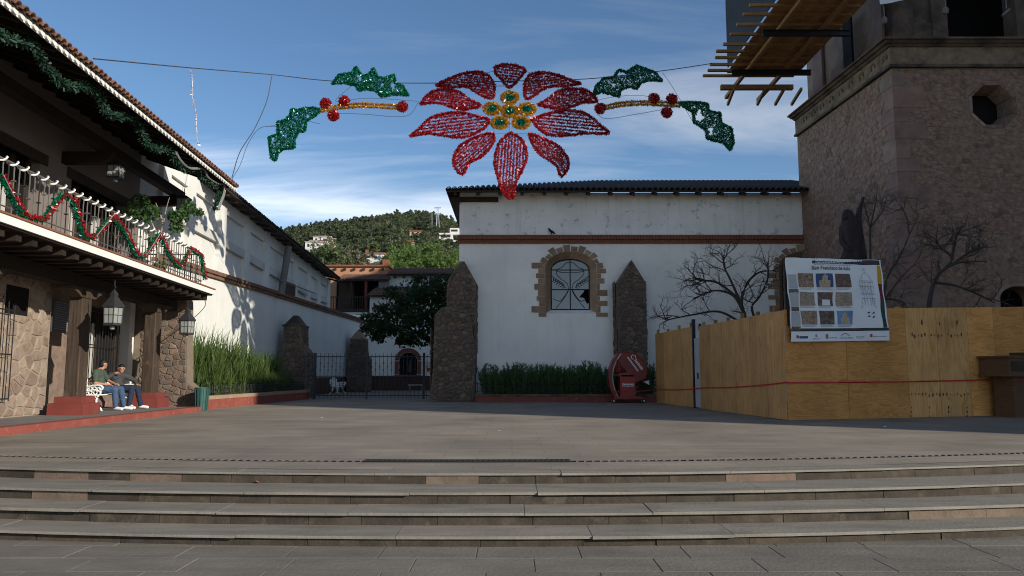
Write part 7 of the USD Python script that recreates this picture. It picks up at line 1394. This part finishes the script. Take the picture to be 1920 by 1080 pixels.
cable('main support cable from the left roof across the flower to the scaffold', [roofL, A_(355, 127, 19.5), A_(510, 140), A_(625, 152), A_(800, 156), A_(960, 152), A_(1100, 148), A_(1240, 133), A_(1335, 119, 26.5)], 0.014)
cable('pair of twisted cables tying the decoration down to the left eave', [A_(510, 142), A_(500, 190), A_(478, 240), A_(450, 285), LP(24.3, 0.35, 7.45)], 0.013)
cable('thin cable curving below the twisted pair at the left eave', [A_(520, 237), A_(488, 240), A_(466, 268), A_(450, 310, 24.2), LP(24.4, 0.30, 7.4)], 0.008)
cable('thin tie cable running under the left berry sprig', [A_(612, 212), A_(680, 214), A_(760, 218), A_(785, 192)], 0.008)
cable('thin tie cable running above the left berry sprig', [A_(660, 160), A_(630, 190), A_(690, 184), A_(785, 190)], 0.007)
cable('thin tie cable running under the right berry sprig', [A_(1115, 205), A_(1135, 222), A_(1200, 213), A_(1270, 200)], 0.008)
cable('thin tie cable crossing between the two right holly leaves', [A_(1242, 136), A_(1262, 165), A_(1300, 230)], 0.007)
cable('thin tie cable running above the right berry sprig', [A_(1105, 192), A_(1150, 182), A_(1210, 180), A_(1275, 200)], 0.007)
cable('thin wire crossing from the holly leaf to the red petal on the left', [A_(500, 238), A_(560, 226), A_(600, 232)], 0.007)
t = MB(); p = sag(A_(357, 129, 19.6), A_(372, 272, 19.6), 0.0, 14); p[:, 0] += 0.02 * np.sin(np.arange(14)); tinsel(t, p, rng, 60, 0.025, 0.07); t.tube(p, 0.006, 4); t.build('tinsel_string', 'tinsel_silver', None, label='thin pink and silver tinsel string dangling from the cable at left', cat='tinsel')
cable('thin cable hanging from the balcony end to the far lantern', [LP(24.0, -0.3, 3.62), aty(385, 572, 24.0), aty(368, 592, 23.6), aty(352, 600, 22.3)], 0.012)
cable('thin loose cord hanging below the far lantern by the planter', [aty(345, 625, 22.4), aty(338, 655, 22.8), aty(344, 690, 23.0), aty(342, 730, 23.2)], 0.008)

# ================================================================== THE HILL'S TREES AND HOUSES
def crown_mesh(seed, n, leaf, r, tall=1.0):
    rg = np.random.default_rng(seed); m = MB(); B = []
    for _ in range(5): d = rg.normal(size=3); d[2] = abs(d[2]) * 0.6; B.append((np.array([0, 0, r * 1.0 * tall]) + d * r * 0.38, (r * 0.62, r * 0.62, r * 0.55 * tall)))
    crown(m, B, n, leaf, rg, 1.5); return m
UsdGeom.Scope.Define(stage, '/World/Looks/spare')
fo = UsdGeom.PointInstancer.Define(stage, '/World/hill_forest'); tag(fo.GetPrim(), 'dense wood of dark evergreen trees covering the hill', 'wood', None, 'stuff')
kinds = [('leaf_hill_dark', 1.25), ('leaf_hill_mid', 1.0), ('leaf_hill_brown', 0.9), ('leaf_hill_light', 1.0), ('leaf_hill_dark', 0.9)]
UsdGeom.Scope.Define(stage, '/World/hill_forest/kinds')
for k, (mt, tall) in enumerate(kinds):
    mm = usdkit.mesh(stage, f'/World/hill_forest/kinds/tree_kind_{"abcde"[k]}', crown_mesh(400 + k, 520, 1.0, 3.3, tall).mesh(), LK[mt]); fo.CreatePrototypesRel().AddTarget(mm.GetPath())
rng = np.random.default_rng(410); pos, sc, idx = [], [], []
spots_ = [on_hill(x, y) for x, y in ((600, 464), (700, 490), (780, 440), (840, 452), (776, 457))]
for y in np.arange(118, 660, 5.6):
    for x in np.arange(-0.36 * y - 20, 0.02 * y + 25, 5.2 if y > 240 else 4.6):
        X, Y = x + rng.normal() * 2.2, y + rng.normal() * 2.2
        f = Y < 240; rad = 1.0
        thin = any(abs(X - s[0] * Y / s[1]) < (13 if k == 0 else 4) and (-75 if k in (0, 3) else -40) < Y - s[1] < 6 for k, s in enumerate(spots_))
        if thin and rng.random() < 0.5: continue
        nz = meshkit.noise(np.array([X / 40, Y / 40, 5.0]))
        lightp = np.clip((330 - Y) / 170, 0.02, 0.85) * (nz > 0.35)
        r_ = rng.random()
        idx.append(3 if r_ < lightp else (0 if r_ < lightp + 0.35 else 1 if nz > 0.55 else 2 if r_ > 0.93 else 4 if r_ > 0.7 else 1)); pos.append((X, Y, float(hill(X, Y)) - 0.8)); s_ = (0.5 + 0.6 * rng.random() ** 1.5) * (0.75 if f else 1.0) * (0.42 if thin else 1.0); sc.append((s_ * 1.1, s_ * 1.1, s_))
fo.CreatePositionsAttr(Vt.Vec3fArray([Gf.Vec3f(*map(float, p)) for p in pos])); fo.CreateScalesAttr(Vt.Vec3fArray([Gf.Vec3f(*map(float, p)) for p in sc])); fo.CreateProtoIndicesAttr(Vt.IntArray(idx))
fo.CreateOrientationsAttr(Vt.QuathArray([Gf.Quath(math.cos(a / 2), 0, 0, math.sin(a / 2)) for a in (rng.random() * 6.28 for _ in pos)]))
def hill_house(label, px, py, w, d, h_, roofmat, wallmat, rise=1.2, chim=False):
    p = on_hill(px, py); t = thing('hill_house', label, 'house'); x, y, z = p; z += 1.5; m = MB(); m.box(x - w / 2, x + w / 2, y, y + d, z - 6, z + h_); wl = m.build('wall', wallmat, t)
    m = MB(); e_ = 0.4; m.raw([(x - w / 2 - e_, y - e_, z + h_), (x + w / 2 + e_, y - e_, z + h_), (x + w / 2 + e_, y + d + e_, z + h_), (x - w / 2 - e_, y + d + e_, z + h_), (x - w / 2 - e_, y + d / 2, z + h_ + rise), (x + w / 2 + e_, y + d / 2, z + h_ + rise)], [[0, 1, 5, 4], [2, 3, 4, 5], [0, 4, 3, 3], [1, 2, 5, 5], [0, 3, 2, 1]]); r = m.build('roof', roofmat, t)
    if chim: m = MB(); m.box(x - w * 0.45, x - w * 0.3, y + 0.5, y + 1.3, z + h_ + 0.2, z + h_ + rise + 0.8); m.build('chimney', 'brick', r)
    for k in range(max(1, int(w / 2.6))): xx = x - w / 2 + 1.0 + k * 2.5; m = MB(); m.box(xx, xx + 0.9, y - 0.06, y - 0.01, z + h_ * 0.35, z + h_ * 0.75); m.build('window', 'window_dark', wl)
rng = np.random.default_rng(420)
nm = ['lowest pale house at the left edge of the hillside cluster', 'pale house left of centre in the hillside cluster', 'pinkish house at the heart of the hillside cluster', 'pale house right of centre in the hillside cluster', 'white house at the right edge of the hillside cluster', 'small brown-roofed house on top of the hillside cluster', 'upper right pale house of the hillside cluster']
for (px, py, w), lb in zip(((581, 474, 4.4), (589, 470, 4.2), (599, 472, 4.6), (608, 469, 4.4), (617, 466, 4.4), (598, 462, 5.5), (610, 461, 4)), nm): hill_house(lb, px, py, w, 3.5, 2.5 + rng.random(), 'tile_red' if rng.random() < 0.4 else 'house_pale', 'house_pale' if rng.random() < 0.5 else 'house_white', 0.7)
hill_house('white house with an orange tiled roof just above the terracotta house', 700, 496, 6.5, 4, 2.1, 'roof_orange', 'house_white', 0.8, True)
hill_house('small orange-roofed house half hidden by trees high on the right of the hill', 779, 444, 5.5, 4, 1.0, 'roof_orange', 'house_pale', 0.9)
hill_house('orange-roofed house among bright green trees at the right of the hill', 773, 462, 4.2, 3, 0.6, 'roof_orange', 'house_pale', 0.8)
mh = thing('terraced_villa', 'white terraced villa on the hill beside the chapel eave', 'house'); p = on_hill(842, 462)
for k, (dx, w, z, hh) in enumerate(((1.5, 9, 0, 2.6), (-1.5, 6, 3.6, 2.4), (2.2, 4, 6.4, 2.0))): m = MB(); m.box(p[0] + dx - w / 2, p[0] + dx + w / 2, p[1] - 1 + k, p[1] + 6, p[2] + z - (4 if k == 0 else 0.9), p[2] + z + hh); s_ = m.build('storey', 'house_white', mh); m = MB(); m.box(p[0] + dx - w * 0.35, p[0] + dx + w * 0.35, p[1] - 1.08 + k, p[1] - 1.02 + k, p[2] + z + 0.4, p[2] + z + hh - 0.7); m.build('window', 'window_dark', s_)
mt = thing('radio_mast', 'grey lattice radio mast rising from the hill top', 'mast'); p = on_hill(820, 440); H = aty(820, 388, p[1])[2] - p[2]; m = MB()
for a in range(3): m.tube([p + np.array([1.1 * math.cos(a * 2.09), 1.1 * math.sin(a * 2.09), 0]), p + np.array([0.35 * math.cos(a * 2.09), 0.35 * math.sin(a * 2.09), H])], 0.13, 4)
for z in np.arange(1, H, 1.6): m.tube([p + np.array([-0.9 * (1 - 0.7 * z / H), 0, z]), p + np.array([0.9 * (1 - 0.7 * z / H), 0, z + 0.8])], 0.07, 3)
m.build('lattice', 'galvanised', mt)
for z in (0.75, 0.97): m = MB(); m.beam(p + np.array([-1.7, 0, H * z]), p + np.array([1.7, 0, H * z]), 0.3, 0.5); m.build('antenna', 'galvanised', mt)
cable('thin red and white aerial mast left of the lattice mast', [on_hill(810, 441), aty(810, 400, on_hill(810, 441)[1])], 0.13, 'galvanised', 'aerial_mast', 'mast')
# bright trees just behind the houses
for k, (px, py, r_, Y, mt) in enumerate(((752, 492, 3.0, 112, 'leaf_hill_light'), (775, 478, 3.0, 122, 'leaf_hill_light'), (798, 490, 2.8, 110, 'leaf_hill_light'), (822, 482, 3.0, 118, 'leaf_hill_mid'), (845, 490, 3.2, 112, 'leaf_hill_light'), (735, 500, 2.4, 104, 'leaf_hill_light'), (660, 486, 2.6, 120, 'leaf_hill_brown'), (630, 490, 2.6, 116, 'leaf_hill_mid'), (600, 488, 3.0, 120, 'leaf_hill_mid'))):
    lab = ['lime green tree above the left end of the white house roof', 'tall lime green tree with a rounded top above the white house', 'bright tree above the middle of the white house roof', 'mid green tree behind the right part of the white house', 'bright bushy tree beside the top of the chapel buttress', 'small lime bush beside the brick chimney', 'brownish thin-leaved tree left of the orange-roofed house', 'green tree above the middle of the terracotta parapet', 'green tree at the left end of the terracotta parapet'][k]
    t = thing('hillside_tree', lab, 'tree'); c = aty(px, py, Y); rg = np.random.default_rng(430 + k); m = MB(); crown(m, [(c + np.array([rg.normal() * r_ * 0.4, rg.normal() * r_ * 0.4, rg.normal() * r_ * 0.25 - r_ * 0.3 * (q > 2)]), (r_ * 0.6, r_ * 0.6, r_ * 0.55)) for q in range(6)], 2200, 0.42, rg, 1.6); m.build('crown', mt, t)
    m = MB(); m.tube([(c[0], c[1], float(hill(c[0], c[1])) - 0.3), (c[0] + 0.2, c[1], c[2])], [0.25, 0.12], 7); m.build('trunk', 'bark', t)

# scraps of litter on the plaza and a red leaf on the steps
for px, py, z, lab, mt in ((936, 809, 0.0, 'small white paper scrap lying in the middle of the sunlit plaza', 'paper'), (604, 784, 0.0, 'tiny white scrap on the plaza in front of the iron gate', 'paper'), (1660, 801, 0.0, 'white scrap near the shadow edge before the hoarding', 'paper'), (481, 906, LEV[1], 'small reddish dry leaf on the top tread of the steps', 'brick')):
    p = atz(px, py, z); g = np.random.default_rng(px); m = MB(); v = [(p[0] + 0.035 * math.cos(a) * (0.6 + 0.6 * g.random()), p[1] + 0.025 * math.sin(a) * (0.6 + 0.6 * g.random()), z + 0.004 + 0.02 * g.random()) for a in np.linspace(0, 2 * np.pi, 8)[:-1]]
    m.raw([(p[0], p[1], z + 0.03)] + v, [[0, 1 + i, 1 + (i + 1) % 7] for i in range(7)]); m.build('dry_leaf' if mt == 'brick' else 'paper_scrap', mt, None, label=lab, cat='leaf' if mt == 'brick' else 'paper scrap')
